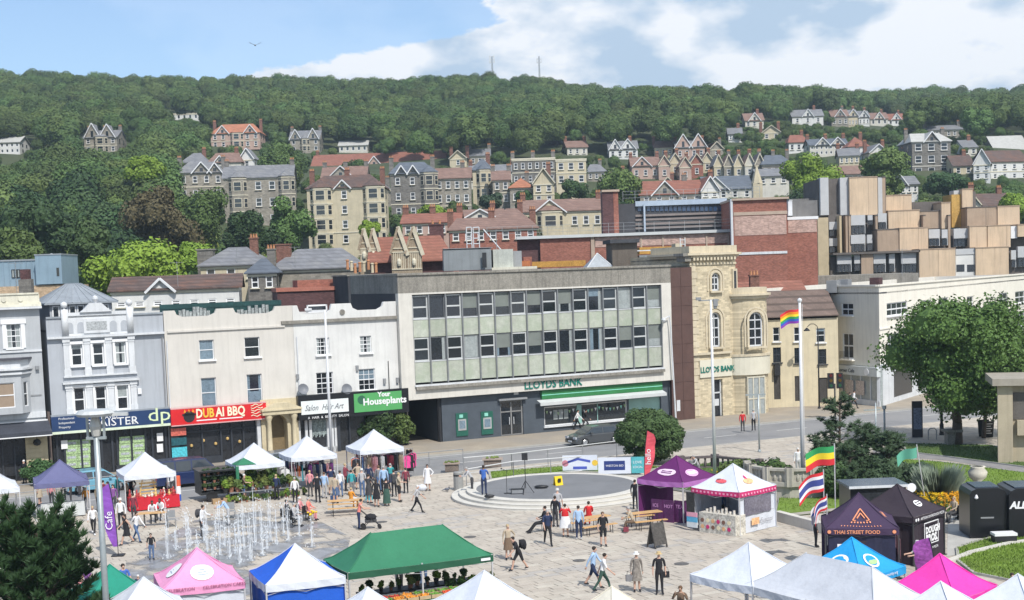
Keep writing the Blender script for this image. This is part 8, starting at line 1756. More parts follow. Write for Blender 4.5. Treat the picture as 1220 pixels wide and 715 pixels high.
shrub('silvery green rounded shrub beside the feathery grass',1096,596,1.2,1.1,'blue',2400,.12,123);LEAF['silver']=mat('leaf_silver',(.22,.27,.20),.6,.15,1)
shrub('dark bush behind the white dessert tent',903,588,1.5,1.2,'dark',2600,.15,124);shrub('dark hedge shrub between the tents and the stone balcony',925,590,1.3,1.0,'mid',2000,.15,125);shrub('pale flowering shrub below the stone balcony',937,592,.7,.6,'silver',900,.12,126);shrub('green shrub behind the peak of the white dessert tent',880,585,1.2,1.2,'mid',2000,.14,127)
def flowers(label,px,py,w,n,col_,seed,h=.5):
    t=thing('flower_clump',label,'flowers',G(px,py));rg=random.Random(seed);q,g=MB(),MB()
    for _ in range(n):
        x,y,z=rg.gauss(0,w*.45),rg.gauss(0,w*.3),rg.uniform(.2,h);a=rg.uniform(0,3);s=rg.uniform(.05,.1);q.add([(x-s,y,z),(x,y-s,z+.02),(x+s,y,z),(x,y+s,z+.03)],[(0,1,2,3)]);q.add([(x-s*.7,y,z-s),(x+s*.7,y,z-s),(x,y-.02,z+s)],[(0,1,2)]);g.add([(x-.03,y,0),(x+.03,y,0),(x+rg.uniform(-.05,.05),y,z)],[(0,1,2)])
    f_=q.build('blossoms',mat(*col_),t);f_['kind']='stuff';g_=g.build('leaves',LEAF['mid'],t);g_['kind']='stuff';return t
YEL=('yellow_petals',(.75,.52,.02),.6,.15)
flowers('yellow flower clump behind the white dessert tent',891,582,1.4,260,YEL,1,1.3);flowers('yellow flower clump left under the feathery grass',1113,606,1.0,240,YEL,2,.9);flowers('orange yellow flower clump right of the feathery grass',1136,607,1.0,240,('orange_petals',(.72,.38,.02),.6,.2),3,.9)
t=thing('ornamental_grass','tall feathery grey green grass above the yellow flowers','ornamental grass',G(1118,603));rg=random.Random(4);q=MB()
for _ in range(1500):
    a=rg.uniform(0,6.28);r0=rg.uniform(0,.5);ln=rg.uniform(1.4,2.3);sp=rg.uniform(.1,1.1);x,y=r0*cos(a),r0*sin(a);q.add([(x-.02,y,0),(x+.02,y,0),(x+sp*cos(a)*.5+.015,y+sp*sin(a)*.5,ln*.7),(x+sp*cos(a),y+sp*sin(a),ln)],[(0,1,2),(0,2,3)])
q.build('blades',LEAF['silver'],t)['kind']='stuff'
# foreground conifer at the bottom left
p=G(44,790);p=Vector((D(40,600,46).x,46,0));t=thing('foreground_conifer','large dark conifer filling the bottom left corner','conifer',p);rg=random.Random(14);vs,fs=[],[];tr=MB().cyl((0,0,0),(0,0,4.6),.2,.06,7)
t.scale=(1.05,1.05,1.14)
for b_ in range(210):
    z=rg.uniform(.6,5.0);a=rg.uniform(0,6.28);ln=2.15*(1.1-.62*(z/5.2)**1.5)*rg.uniform(.55,1.0);s=Vector((0,0,z*.75));e=Vector((cos(a)*ln,sin(a)*ln,z+.35));
    if e.z>4.9:e.z=4.9+rg.uniform(-.3,.5)
    tr.cyl(s,e,.03,.01,4)
    for k in range(7):
        c=s.lerp(e,.4+.6*(k+1)/7)+Vector((rg.gauss(0,.07),rg.gauss(0,.07),0));up_=Vector((cos(a)*.35,sin(a)*.35,1)).normalized()
        for j in range(36):d=(up_+Vector((rg.gauss(0,.55),rg.gauss(0,.55),rg.gauss(0,.4)))).normalized();u=d.orthogonal().normalized()*.03;n0=len(vs);vs+=[c-u,c+u,c+d*rg.uniform(.18,.36)];fs.append((n0,n0+1,n0+2))
tr.build('trunk',BARK,t);me=bpy.data.meshes.new('foliage');me.from_pydata([tuple(v)for v in vs],[],fs);me.materials.append(mat('leaf_conifer',(.028,.062,.022),.6,.3,1.5,spec=.25));c=bpy.data.objects.new('foliage',me);COL.objects.link(c);c.parent=t
# planting on shop fronts
shrub('trailing dark foliage over the houseplant shop window',452,533,1.5,1.6,'dark',2200,.2,131,z0=.1);shrub('leafy houseplants outside the black fronted shop, right side',479,531,1.1,1.4,'mid',1500,.2,132,z0=.1);shrub('hanging fern over the houseplant shop door',430,534,.8,1.5,'dark',900,.2,133,z0=.4)
shrub('clipped hedge in front of the stone pier at the left',48,577,1.4,.8,'dark',1600,.14,134);shrub('green bushes behind the plant stall',318,572,1.5,.9,'mid',1400,.16,135)
# ================================================================== people
SKINC={'light':(.52,.33,.25),'tan':(.42,.26,.18),'brown':(.16,.085,.055)}
CLO={'black':(.018,.018,.022),'navy':(.022,.035,.085),'blue':(.05,.13,.42),'pale_blue':(.34,.48,.68),'white':(.70,.70,.71),'red':(.55,.025,.03),'grey':(.20,.20,.21),'light_grey':(.42,.42,.43),'brown':(.16,.11,.075),'beige':(.42,.35,.26),'pink':(.62,.26,.28),'coral':(.70,.22,.18),'teal':(.04,.28,.30),'olive':(.10,.11,.05),'dark_green':(.04,.09,.07),'denim':(.09,.15,.28),'orange':(.68,.28,.03),'charcoal':(.06,.06,.065),'purple':(.20,.08,.26),'patterned':(.20,.18,.16),'maroon':(.2,.04,.06)}
HAIR={'grey':(.35,.34,.33),'dark':(.035,.025,.02),'brown':(.12,.07,.04),'blond':(.42,.32,.18),'white':(.62,.61,.60)}
def cm(c):return mat('clothes_'+c,CLO[c],.9,.35 if c=='patterned' else .10,14 if c=='patterned' else 3)
def sm_(c):return mat('skin_'+c,SKINC[c],.55,.05,6)
V3=Vector
def person(label,p,face,H=1.72,pose='stand',top='grey',bot='black',skin='light',hair='brown',sleeve='long',legs='trousers',hat=None,z=0.0,hair_long=False,shoes='black',build=1.0,rest=None,group=None,seed=0,lean=0.0,armL=None,armR=None,seat=.45):
    rg=random.Random(seed+int(H*1000));t=thing('person',label,'person',V3((p.x,p.y,p.z+z))if hasattr(p,'x')else p,radians(face),group);k=H/1.75;t.scale=(k,k,k)
    J={};walk=pose=='walk';sit=pose=='sit';st_=.34 if walk else .06
    hz_=.93 if not walk else .90
    if sit:hz_=seat+.10
    if pose=='kneel':hz_=.45
    if pose=='recline':hz_=.55
    J['pel']=V3((0,0,hz_));ln=lean+(.12 if walk else 0)+(.55 if pose=='bend' else 0)+(.25 if pose=='push' else 0)+(-.15 if pose=='recline' else 0)
    sp=lambda d,x=0:V3((x,-sin(ln)*d,hz_+cos(ln)*d))
    J['wai']=sp(.14);J['che']=sp(.36);J['neb']=sp(.50);J['nek']=sp(.575)+V3((0,-.01,0));hd=ln*.5;J['hed']=J['nek']+V3((0,-sin(hd)*.10-.015,cos(hd)*.10));J['crn']=J['hed']+V3((0,-sin(hd)*.08,cos(hd)*.085));J['nos']=J['hed']+V3((0,-.105,-.01))
    for s,n in((-1,'L'),(1,'R')):
        J['hip'+n]=V3((s*.095,0,hz_-.04));fw=s*st_*(1 if walk else .25)*(1 if seed%2 else-1)
        if sit:kn=V3((s*.13,-.42,seat+.04));an=V3((s*.12,-.44+rg.uniform(-.05,.12),.07))
        elif pose=='recline':kn=V3((s*.13,-.42,.48));an=V3((s*.14,-.75,.08))
        elif pose=='kneel':kn=V3((s*.13,-.25,.42));an=V3((s*.12,.05,.08))
        elif walk:kn=V3((s*.095,-fw*.55-.05,.49));an=V3((s*.09,-fw if fw>0 else-fw*1.1,.08+(0 if fw>0 else .07)))
        else:kn=V3((s*.10,-.015-fw*.2,.49));an=V3((s*.11,-fw,.075))
        J['kne'+n]=kn;J['ank'+n]=an;J['toe'+n]=an+V3((s*.03,-.17,-.04));J['heel'+n]=an+V3((0,.05,-.035))
        sh=sp(.485,s*.185);J['sho'+n]=sh;aa={'L':armL,'R':armR}[n]or('swing' if walk else('fwd' if pose in('push','bend')else('lap' if sit or pose in('recline','kneel')else 'down')))
        if aa=='down':el=sh+V3((s*.06,.02,-.28));wr=el+V3((s*.01,-.06,-.25))
        elif aa=='swing':el=sh+V3((s*.05,fw*.45+.02,-.27));wr=el+V3((0,fw*.5-.08,-.22))
        elif aa=='fwd':el=sh+V3((s*.04,-.16,-.22));wr=el+V3((-s*.03,-.24,-.02))
        elif aa=='lap':el=sh+V3((s*.05,-.10,-.25));wr=el+V3((-s*.05,-.22,-.06))
        elif aa=='up':el=sh+V3((s*.10,-.14,-.18));wr=el+V3((-s*.10,-.10,.22))
        elif aa=='hip':el=sh+V3((s*.20,.06,-.24));wr=el+V3((-s*.15,-.10,-.15))
        J['elb'+n]=el;J['wri'+n]=wr;dr_=(wr-el).normalized();side=dr_.cross(V3((s,0,0.01))).normalized();side=V3((0,-1,0))if side.length<.1 else side
        pal=wr+dr_*.075;J['pal'+n]=pal
        for f_,(o,l_)in enumerate(((-.030,.068),(-.010,.082),(.010,.077),(.030,.060))):J['fb%d'%f_+n]=pal+side*o+dr_*.015;J['ft%d'%f_+n]=pal+side*o*1.15+dr_*l_*.8+V3((-s*.022,0,-.004))
        J['tb'+n]=wr+dr_*.03-side*.022;J['tt'+n]=wr+dr_*.075-side*.055+V3((-s*.012,0,0))
    b=build;R_={'pel':(.155*b,.115*b),'wai':(.135*b,.10*b),'che':(.165*b,.115*b),'neb':(.10,.08),'nek':(.052,.055),'hed':(.078,.092),'crn':(.062,.072),'nos':(.014,.014)}
    for n in 'LR':
        R_.update({'hip'+n:(.10*b,.10*b),'kne'+n:(.062,.062),'ank'+n:(.042,.045),'toe'+n:(.038,.028),'heel'+n:(.035,.035),'sho'+n:(.062*b,.062),'elb'+n:(.044,.044),'wri'+n:(.028,.028),'pal'+n:(.034,.026),'tb'+n:(.012,.012),'tt'+n:(.009,.009)})
        for f_ in range(4):R_['fb%d'%f_+n]=(.010,.010);R_['ft%d'%f_+n]=(.007,.007)
    E=[('pel','wai'),('wai','che'),('che','neb'),('neb','nek'),('nek','hed'),('hed','crn'),('hed','nos')]
    for n in 'LR':E+=[('pel','hip'+n),('hip'+n,'kne'+n),('kne'+n,'ank'+n),('ank'+n,'toe'+n),('ank'+n,'heel'+n),('neb','sho'+n),('sho'+n,'elb'+n),('elb'+n,'wri'+n),('wri'+n,'pal'+n),('wri'+n,'tb'+n),('tb'+n,'tt'+n)]+[e for f_ in range(4)for e in(('pal'+n,'fb%d'%f_+n),('fb%d'%f_+n,'ft%d'%f_+n))]
    names=list(J);idx={n:i for i,n in enumerate(names)};me=bpy.data.meshes.new('skeleton');me.from_pydata([J[n]for n in names],[(idx[a],idx[c])for a,c in E],[]);o=bpy.data.objects.new('tmp',me);md=o.modifiers.new('s','SKIN');md.use_smooth_shade=True
    for n,i in idx.items():sv=me.skin_vertices[0].data[i];sv.radius=R_[n];sv.use_root=n=='pel'
    ss=o.modifiers.new('d','SUBSURF');ss.levels=1;ss.render_levels=1
    m2=bake([o])[0];bpy.data.objects.remove(o);m2.name='body'
    for m_ in(sm_(skin),cm(top),cm(bot),cm(shoes)):m2.materials.append(m_)
    def lab(a,c):
        a=a[:-1]if a[-1]in 'LR' else a;c=c[:-1]if c[-1]in 'LR' else c
        if a in('neb','nek','hed')and c in('nek','hed','crn','nos'):return 0
        if c=='sho' or(a,c)in(('wai','che'),('che','neb'),('pel','wai')):return 1
        if(a,c)==('sho','elb'):return 1 if sleeve!='none' else 0
        if(a,c)==('elb','wri'):return 1 if sleeve=='long' else 0
        if a=='pel' or(a,c)==('hip','kne'):return 2 if not(legs=='bare')else 0
        if(a,c)==('kne','ank'):return 2 if legs=='trousers' else 0
        if c in('toe','heel'):return 3
        return 0
    segs=[(J[a],J[c],lab(a,c))for a,c in E];idxs=[]
    for pl in m2.polygons:
        c=pl.center;best=9;bl=0
        for A,B,l_ in segs:
            d=B-A;u=max(0,min(1,(c-A).dot(d)/d.length_squared));q_=(A+d*u-c).length_squared
            if q_<best:best=q_;bl=l_
        idxs.append(bl)
    m2.polygons.foreach_set('material_index',idxs);m2.polygons.foreach_set('use_smooth',[True]*len(idxs));bo=bpy.data.objects.new('body',m2);COL.objects.link(bo);bo.parent=t
    hc=J['hed']+V3((0,.012,.035))
    if hat is None or hair_long:
        q=MB();q.ball(hc+V3((0,.012,.01)),(.088,.098,.088),8)
        if hair_long:q.ball(hc+V3((0,.06,-.10)),(.085,.05,.14),8)
        q.build('hair',mat('hair_'+hair,HAIR[hair],.8,.2,12),t,True)
    if hat:q=MB().lathe([(.0,.115),(.08,.10),(.095,.02),(.15 if hat!='cap' else .10,.005),(.15 if hat!='cap' else .10,-.005),(.0,0)],(hc.x,hc.y,hc.z+.01),12);q.build('hat',mat('hat_'+(hat if hat!='cap' else 'cap'),{'white':(.72,.72,.70),'straw':(.50,.38,.20),'cap':(.62,.62,.60),'dark':(.04,.04,.05)}[hat],.8),t)
    f_=MB();
    for s in(-1,1):f_.ball(J['hed']+V3((s*.030,-.086,.012)),(.010,.006,.006),6)
    f_.box(-.02,.02,J['hed'].y-.092,J['hed'].y-.084,J['hed'].z-.048,J['hed'].z-.042);f_.build('facial_features',mat('eye_dark',(.06,.03,.03),.4),t)['kind']='stuff'
    if legs in('skirt','dress','long'):
        zt,zb=(J['wai'].z+(.30 if legs=='dress' else .02)),(.50 if legs!='long' else .18);n=14;q=MB();w0=.155*b
        def ringp(z,w,dy):return[V3((w*cos(2*pi*i/n)*(1+.06*(i%2)),dy+w*.78*sin(2*pi*i/n),z))for i in range(n)]
        rs=[(zt,.145*b,sp(zt-hz_).y if zt>hz_ else 0),(J['wai'].z,.15*b,J['wai'].y),(hz_-.02,.185*b,0),((hz_+zb)/2,.21*b,-.01),(zb,.245*b,-.01)]
        P_=[ringp(*r)for r in rs];vs=[v for r in P_ for v in r];fs=[(j*n+i,j*n+(i+1)%n,(j+1)*n+(i+1)%n,(j+1)*n+i)for j in range(len(rs)-1)for i in range(n)];q.add(vs,fs);q.build('skirt' if legs!='dress' else 'dress',cm(bot),t,True)
    return t
def bag(label,p,off,face,c='black',kind='handbag',size=(.26,.12,.24)):
    R3=Matrix.Rotation(radians(face),3,'Z');q_=V3((p.x,p.y,p.z))+R3@V3(off);t=thing(kind,label,'bag',q_,radians(face))
    if kind=='backpack':MB().ball((0,0,0),(.17,.11,.25),8).box(-.11,-.08,-.2,0,-.15,.22).box(.08,.11,-.2,0,-.15,.22).build('bag',cm(c),t,True)
    else:w,d,h=size;MB().box(-w/2,w/2,-d/2,d/2,-h,0).build('bag',cm(c),t);MB().tube([(-w*.35,0,0),(-w*.25,0,.16),(w*.25,0,.16),(w*.35,0,0)],.01,4).build('strap',DARK,t)
    return t
PN=0
def P_(px,py,face,label,**k):
    global PN;PN+=1;z=k.pop('gz',0.0);return person(label,G(px,py,z),face,seed=PN,**k)
# around the stage
P_(606,667,20,'woman in white shirt, brown jacket and short skirt standing near the green tent',H=1.68,top='beige',bot='brown',legs='skirt',hair='blond',armR='hip');P_(619,680,-65,'person in black with shorts walking left with a large black backpack',pose='walk',H=1.68,top='black',bot='black',legs='shorts',lean=.35,sleeve='short',hair='dark');bag('large black backpack on the stooping walker',G(619,680),(0,.26,1.15),-65,'black','backpack')
P_(653,649.5,10,'man all in black walking toward the camera beside the seated group',pose='walk',H=1.8,top='navy',bot='black',hair='grey',sleeve='short')
P_(674,640,175,'heavy set person in red top and white patterned skirt seen from behind',H=1.7,top='red',bot='white',legs='skirt',hair='dark',build=1.3,armL='up',armR='up');P_(690,643,178,'person in pale blue jacket and navy trousers seen from behind',pose='stand',H=1.72,top='pale_blue',bot='navy',hair='dark',shoes='white',build=1.1)
P_(702,627,190,'person in red sitting at the orange table',pose='sit',H=1.7,top='red',bot='red',hair='dark',build=1.15);P_(719,651,5,'man in black T-shirt and long black shorts standing face on',H=1.7,top='black',bot='black',legs='shorts',sleeve='short',hair='brown',build=1.15)
P_(665,620,170,'man in grey blue shirt and white cap by the stage steps',H=1.72,top='light_grey',bot='navy',hat='cap',sleeve='short');P_(648,634,-80,'man in black lounging back with outstretched legs by the stage',pose='recline',H=1.75,top='black',bot='black',hair='dark')
t=thing('folding_chair','dark folding chair under the man lounging by the stage','chair',G(650,633),radians(-80));MB().box(-.24,.24,-.2,.24,.40,.43).build('seat',DARK,t);MB().box(-.24,.24,.22,.25,.43,.95).build('backrest',DARK,t);[MB().cyl((x,y,0),(x,y,.4),.015).build('leg',DARK,t)for x in(-.2,.2)for y in(-.15,.2)]
P_(662,628,150,'dark dressed person behind the man in black',H=1.65,top='black',bot='charcoal',hair='dark')
P_(755,633,-100,'person in beige coat sitting hunched on a folding bench',pose='sit',H=1.7,top='beige',bot='brown',hair='grey',lean=.4);bag('dark bag under the hunched seated person',G(746,635),(0,0,.3),0,'maroon')
P_(707,700,70,'man in blue shirt and navy shorts walking right',pose='walk',H=1.8,top='pale_blue',bot='navy',legs='shorts',hair='dark',sleeve='long',shoes='black');P_(718,706,80,'man in white T-shirt and dark green trousers walking right',pose='walk',H=1.7,top='white',bot='dark_green',hair='dark',sleeve='short',lean=.08)
P_(759,705,8,'woman in patterned dress and white hat carrying a grey handbag',H=1.66,top='patterned',bot='patterned',legs='dress',hat='white',hair='white',hair_long=False);bag('grey handbag held by the woman in the patterned dress',G(759,705),(-.30,0,.72),8,'grey',size=(.3,.14,.26));P_(786,708,0,'man in black shirt and black trousers wearing a straw hat',H=1.76,top='black',bot='black',hat='straw',sleeve='short');bag('black shoulder bag at the hip of the straw hatted man',G(786,708),(.28,0,.92),0,'black')
P_(812,752,-20,'brown haired person at the bottom edge with hands raised',H=1.7,top='brown',bot='black',hair='brown',armL='up',armR='up',skin='tan')
P_(577,590,170,'man in blue jacket and dark trousers standing on the stage edge',gz=.455,H=1.78,top='blue',bot='navy',hair='dark',skin='brown',armL='fwd',armR='fwd');P_(563,588,-80,'man in grey shirt bending over the stage edge',gz=.15,pose='bend',H=1.72,top='light_grey',bot='charcoal',hair='grey')
P_(510,585,5,'woman in loose white dress walking between stalls and bin',H=1.68,top='white',bot='white',legs='dress',hair='dark',pose='stand',armR='hip');P_(497,611,85,'woman in grey top and black leggings striding right',pose='walk',H=1.62,top='light_grey',bot='black',hair='white',sleeve='short',shoes='black');t=thing('shopping_bag','white bulky bag behind the striding woman','bag',G(503,590));MB().ball((0,0,.45),(.32,.2,.22),8).build('bag',TW,t,True)
# stall customers
P_(461,603,185,'woman in black top and long green skirt seen from behind',H=1.64,top='black',bot='dark_green',legs='long',hair='dark');P_(458,590,190,'man in pale blue shirt behind the woman in the green skirt',H=1.82,top='pale_blue',bot='black',hair='grey');P_(449,604,170,'woman all in black standing by the clothes rail',H=1.64,top='black',bot='black',legs='skirt',hair='dark',hair_long=True)
P_(428,631,100,'woman in coral top pushing a black pushchair',pose='push',H=1.66,top='coral',bot='navy',hair='dark',sleeve='none');P_(419,606,150,'person in orange yellow top sitting at the orange folding table',pose='sit',H=1.6,top='orange',bot='orange',hair='blond')
P_(420,591,200,'woman in turquoise shirt leaning over the clothes',H=1.62,top='teal',bot='grey',hair='dark',lean=.3);P_(432,592,175,'man in grey shirt and cap facing the clothes',H=1.74,top='light_grey',bot='denim',hat='cap');P_(406,592,180,'woman in white blouse browsing clothes',H=1.64,top='white',bot='denim',hair='dark');P_(379,599,175,'tall person in long black coat before the clothes rails',H=1.78,top='black',bot='black',hair='dark',legs='trousers');P_(370,592,170,'woman in red white striped top by the plants',H=1.66,top='pink',bot='charcoal',hair='blond');P_(387,594,185,'person in pale turquoise jacket beside the black coat',H=1.64,top='pale_blue',bot='light_grey',hair='brown')
P_(470,592,190,'dark dressed shopper at the right end of the clothes tent',H=1.66,top='charcoal',bot='black',hair='dark');P_(484,588,200,'shopper with pink scarf near the road side rail',H=1.62,top='maroon',bot='black',hair='dark');P_(440,585,10,'stallholder in navy inside the rightmost white tent',H=1.7,top='navy',bot='black',hair='brown')
P_(305,592,160,'plant seller in navy bending over the plants',pose='bend',H=1.74,top='navy',bot='grey',hair='grey');P_(352,600,200,'person in white top at the right end of the plant stall',H=1.6,top='white',bot='black',hair='grey')
# seated group by the fountain
for px,py,f_,tp,bt,hr,lb in((342,623,75,'black','black','dark','person in black seated at the left of the seated group'),(351,627,70,'light_grey','light_grey','grey','person in pale grey seated in a wheelchair'),(358,619,80,'pink','beige','white','white haired person in pale pink seated in the middle of the group'),(368,620,75,'coral','pink','grey','person in coral pink seated at the right of the seated group')):P_(px,py,f_,lb,pose='sit',H=1.66,top=tp,bot=bt,hair=hr)
for px,py,lb in((342,624,'black'),(358,620,'middle'),(368,621,'right hand')):
    t=thing('folding_chair',f'{lb} folding chair of the seated group by the fountain','chair',G(px,py),radians(75));MB().box(-.23,.23,-.15,.27,.40,.43).build('seat',DARK,t);MB().box(-.23,.23,.25,.28,.45,.85).build('backrest',DARK,t);[MB().cyl((x,y,0),(x,y,.4),.015).build('leg',GREY,t)for x in(-.2,.2)for y in(-.1,.25)]
t=thing('wheelchair','wheelchair among the seated group by the fountain','wheelchair',G(351,628),radians(70));MB().box(-.23,.23,-.2,.25,.40,.44).box(-.23,.23,.22,.25,.44,.9).build('seat',DARK,t)
for x in(-.28,.28):MB().lathe([(.28,-.02),(.31,0),(.28,.02)],(0,0,0),16).build('wheel',DARK,t).matrix_basis=Matrix.Translation((x,.08,.31))@Matrix.Rotation(pi/2,4,'Y')
t=thing('flower_bunch','bright yellow flower bunch in the lap of the seated group','flowers',G(372,622)+V3((0,0,.55)));q=MB();rg=random.Random(3);[q.ball((rg.gauss(0,.13),rg.gauss(0,.1),rg.gauss(0,.08)),.07,5)for _ in range(16)];q.build('blossoms',mat('yellow_petals',None),t)['kind']='stuff'
# pushchair
t=thing('pushchair','black pushchair pushed by the woman in the coral top','pushchair',G(441,630),radians(100));MB().tube([(-.22,.45,1.0),(-.2,-.35,.3),(-.2,-.55,.12)],.018,5).tube([(.22,.45,1.0),(.2,-.35,.3),(.2,-.55,.12)],.018,5).tube([(-.2,.35,.12),(-.2,-.1,.55)],.018,5).tube([(.2,.35,.12),(.2,-.1,.55)],.018,5).cyl((-.22,.45,1.0),(.22,.45,1.0),.02).build('frame',DARK,t);q=MB().ball((0,-.05,.62),(.24,.33,.20),8);q.build('hood',cm('black'),t,True);MB().box(-.2,.2,-.35,.25,.35,.5).build('seat',cm('charcoal'),t)
for x,y,r in((-.22,-.5,.1),(.22,-.5,.1),(-.24,.35,.14),(.24,.35,.14)):MB().cyl((x-.02,y,r),(x+.02,y,r),r,r,12).build('wheel',mat('tyre',None),t)
# left part of the square
P_(112,637,10,'woman in white top and black leggings walking beside the lamp post',pose='walk',H=1.62,top='white',bot='black',hair='blond',shoes='white');P_(145,631,5,'man in white waistcoat and cap with black trousers',H=1.75,top='white',bot='black',hat='cap');P_(152,649,-60,'woman in black dress walking left of the table',pose='walk',H=1.66,top='black',bot='black',legs='dress',hair='dark',hair_long=True,sleeve='none');P_(163,646,60,'woman in white top and blue jeans walking right',pose='walk',H=1.66,top='white',bot='denim',hair='dark',hair_long=True);P_(181,667,15,'child in dark top standing in the wet fountain area',H=1.32,top='black',bot='denim',hair='dark',sleeve='short');P_(149,722,30,'man in bright blue shirt behind the teal tent',H=1.8,top='blue',bot='navy',hair='dark',sleeve='short',armR='fwd');P_(166,718,20,'child in navy near the teal tent',H=1.2,top='navy',bot='navy',hair='white')
P_(182,622,20,'person in white leaning on the table near the fountain, left one',pose='sit',H=1.65,top='white',bot='black',hair='dark',skin='brown',lean=.3);P_(193,619,-10,'person in white leaning on the table near the fountain, right one',pose='sit',H=1.65,top='white',bot='charcoal',hair='dark',skin='brown',lean=.3)
P_(241,640,80,'man in white shirt with dark backpack at the fountain edge',H=1.72,top='white',bot='charcoal',hair='dark',lean=.15,pose='stand',armR='fwd');bag('dark backpack of the man at the fountain edge',G(241,640),(0,.22,1.25),80,'charcoal','backpack');P_(273,626,-80,'person in white and blue stooping behind the water jets',pose='bend',H=1.66,top='pale_blue',bot='light_grey',hair='dark')
P_(106,722,0,'woman in flowery top behind the conifer',H=1.65,top='purple',bot='pink',hair='blond',sleeve='none');P_(97,730,60,'person in pink by the teal tent corner',H=1.5,top='pink',bot='pink',hair='dark',skin='brown')
for px,py,tp,hr,lb in((103,606,'orange','blond','child in bright orange near the purple banner'),(130,606,'maroon','dark','person in maroon behind the lamp post'),(136,610,'purple','dark','person in purple looking at the craft table'),(152,604,'beige','blond','person in beige at the left of the craft table'),(85,600,'charcoal','dark','dark dressed person under the faded tent'),(62,604,'pink','dark','person in pink behind the conifer top'),(95,590,'brown','dark','person in brown at the right of the faded tent'),(160,622,'maroon','dark','girl in dark red standing left of the table'),(206,590,'white','grey','stallholder in white behind the red craft table')):P_(px,py,random.choice((170,10,80,-80)),lb,H=1.3 if 'child' in lb else 1.66,top=tp,bot='charcoal',hair=hr)
P_(24,572,40,'person in dark clothes seated under the black awning',pose='sit',H=1.7,top='black',bot='black',hair='grey',seat=.45);P_(30,577,-30,'white haired person in black by the menu board',H=1.7,top='black',bot='black',hair='white')
rg=random.Random(91);_c=['charcoal','navy','grey','maroon','denim','white','teal','pink','brown','light_grey','purple','olive','beige','black']
for k,(px,py,lb)in enumerate(((395,590,'white and grey rail at the middle tent'),(412,585,'inner rail between the clothes tents'),(427,583,'back of the rightmost clothes tent'),(452,586,'hanging scarves of the rightmost tent'),(466,584,'dark coats of the rightmost tent'),(476,598,'right corner pole of the rightmost tent'),(400,600,'bags on the ground'),(440,600,'front rail of the rightmost tent'),(124,603,'purple banner top'),(141,600,'left end of the craft table'),(157,598,'left pole of the craft tent'),(76,596,'cloth covered table at the far left'),(48,602,'left pole of the faded tent'),(330,596,'low benches of the plant stall'),(292,596,'front pots of the plant stall'),(118,610,'lamp post and the craft stall'))):
    a,b_=rg.choice(_c),rg.choice(['charcoal','black','denim','navy','beige']);P_(px,py,rg.choice((170,190,150,-90,80,20)),f'shopper in {a.replace("_", " ")} standing by the {lb}',H=rg.uniform(1.58,1.8),top=a,bot=b_,hair=rg.choice(list(HAIR)),sleeve=rg.choice(('long','short')),armL=rg.choice(('down','fwd','hip')),armR=rg.choice(('down','fwd')),build=rg.uniform(.95,1.2),legs=rg.choice(('trousers','trousers','skirt','shorts')))
# pavement
P_(885,514.5,175,'person in red top and dark trousers on the far pavement',H=1.66,top='red',bot='charcoal',hair='brown');P_(898,513.5,180,'grey haired person in grey top beside the one in red',H=1.76,top='light_grey',bot='black',hair='grey');P_(934,484,-70,'person in red walking in the lane',pose='walk',H=1.7,top='red',bot='navy',hair='dark',legs='shorts');P_(1017,487,100,'person in white top passing the corner shop',pose='walk',H=1.7,top='white',bot='black',hair='dark');P_(1012,488,100,'dark dressed person passing the corner shop',pose='walk',H=1.6,top='black',bot='black',hair='dark');P_(688,512.5,80,'person in white shirt passing the bank window',pose='walk',H=1.76,top='white',bot='black',hair='dark');P_(697.5,511,80,'person in black passing the bank window',pose='walk',H=1.68,top='black',bot='charcoal',hair='dark')
P_(951,566,10,'person in white seen over the stone balcony',H=1.7,top='white',bot='light_grey',hair='white',gz=.3);P_(832,572,-60,'grey haired person in grey stooping behind the purple tent',pose='bend',H=1.7,top='light_grey',bot='grey',hair='grey');P_(824,573,30,'dark haired person beside the stooping one behind the purple tent',H=1.55,top='grey',bot='grey',hair='dark')
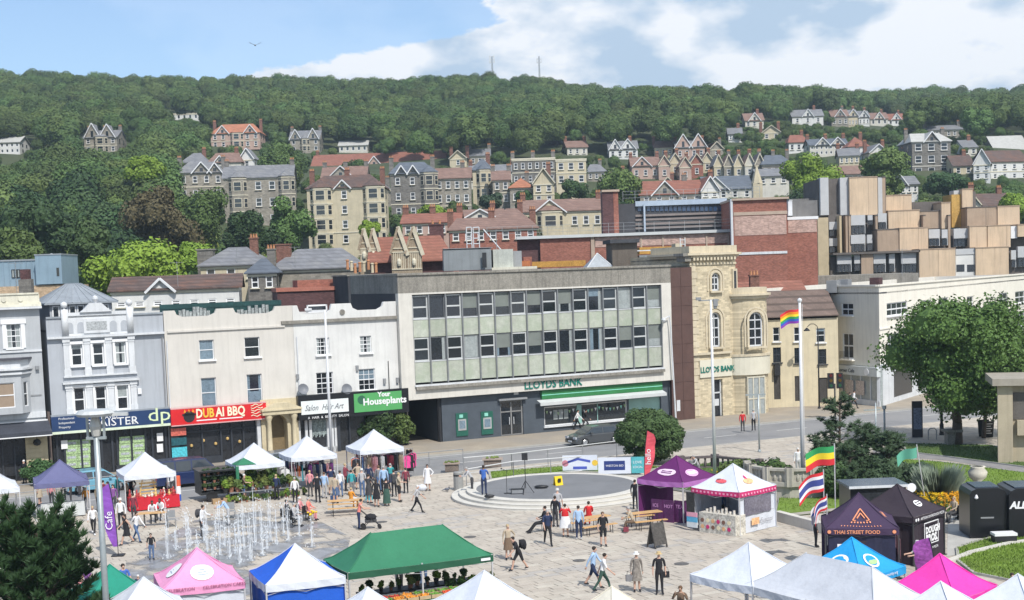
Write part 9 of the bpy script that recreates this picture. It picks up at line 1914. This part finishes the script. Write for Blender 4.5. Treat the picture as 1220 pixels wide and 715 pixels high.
# stallholders
P_(860,622,-45,'server in denim blue shirt inside the white dessert tent',H=1.68,top='denim',bot='black',hair='blond');
for px,py,lb in((757,607,'left'),(766,605,'second'),(778,604,'third')):P_(px,py,150,f'dark dressed customer at the purple tent, {lb} of three',H=1.68,top='black',bot='black',hair='dark')
P_(1094,694,-80,'man in grey T-shirt and cap beside the black food tent',H=1.74,top='light_grey',bot='grey',hat='cap',sleeve='short',armR='fwd',armL='fwd');P_(1137,622,-60,'blond woman in beige sitting beyond the black food tent',pose='sit',H=1.68,top='beige',bot='charcoal',hair='blond',hair_long=True);P_(1152,618,-80,'dark dressed person seated right of the blond woman',pose='sit',H=1.7,top='black',bot='black',hair='dark');P_(1206,735,0,'person in dark red at the lower right corner',H=1.66,top='maroon',bot='maroon',hair='dark')
P_(972,652,90,'dark dressed person left of the aubergine tent',H=1.66,top='charcoal',bot='black',hair='dark');P_(476,706,170,'stallholder in black inside the green tent',H=1.76,top='black',bot='black',hair='dark',build=1.2);P_(505,700,10,'customer in denim at the fruit stall',H=1.74,top='denim',bot='denim',hair='brown')
t=thing('patio_table','small dark table beyond the black food tent','table',G(1145,621));MB().cyl((0,0,.7),(0,0,.74),.4,None,12).build('top',DARK,t);MB().cyl((0,0,0),(0,0,.7),.03).build('leg',DARK,t)
for px,py,lb in((1137,623,'left'),(1152,619,'right')):t=thing('patio_chair',lb+' patio chair beyond the black food tent','chair',G(px,py),radians(-70));MB().box(-.22,.22,-.2,.22,.40,.43).build('seat',DARK,t);MB().box(-.22,.22,.2,.23,.43,.85).build('backrest',DARK,t);[MB().cyl((x,y,0),(x,y,.4),.015).build('leg',DARK,t)for x in(-.2,.2)for y in(-.18,.2)]
# gull in the sky
p=D(304,54,180);t=thing('seagull','seagull gliding high above the left wood','bird',p,.3);MB().ball((0,0,0),(.12,.35,.1),8).add([(-.05,-.1,.03),(-.05,.15,.03),(-.75,.05,.32),(-.7,-.05,.34)],[(0,1,2,3)]).add([(-.7,-.05,.34),(-.75,.05,.32),(-1.2,.15,.12)],[(0,1,2)]).add([(.05,-.1,.03),(.05,.15,.03),(.75,.05,.32),(.7,-.05,.34)],[(0,1,2,3)]).add([(.7,-.05,.34),(.75,.05,.32),(1.2,.15,.12)],[(0,1,2)]).build('body',mat('gull_grey',(.35,.36,.38),.7),t)
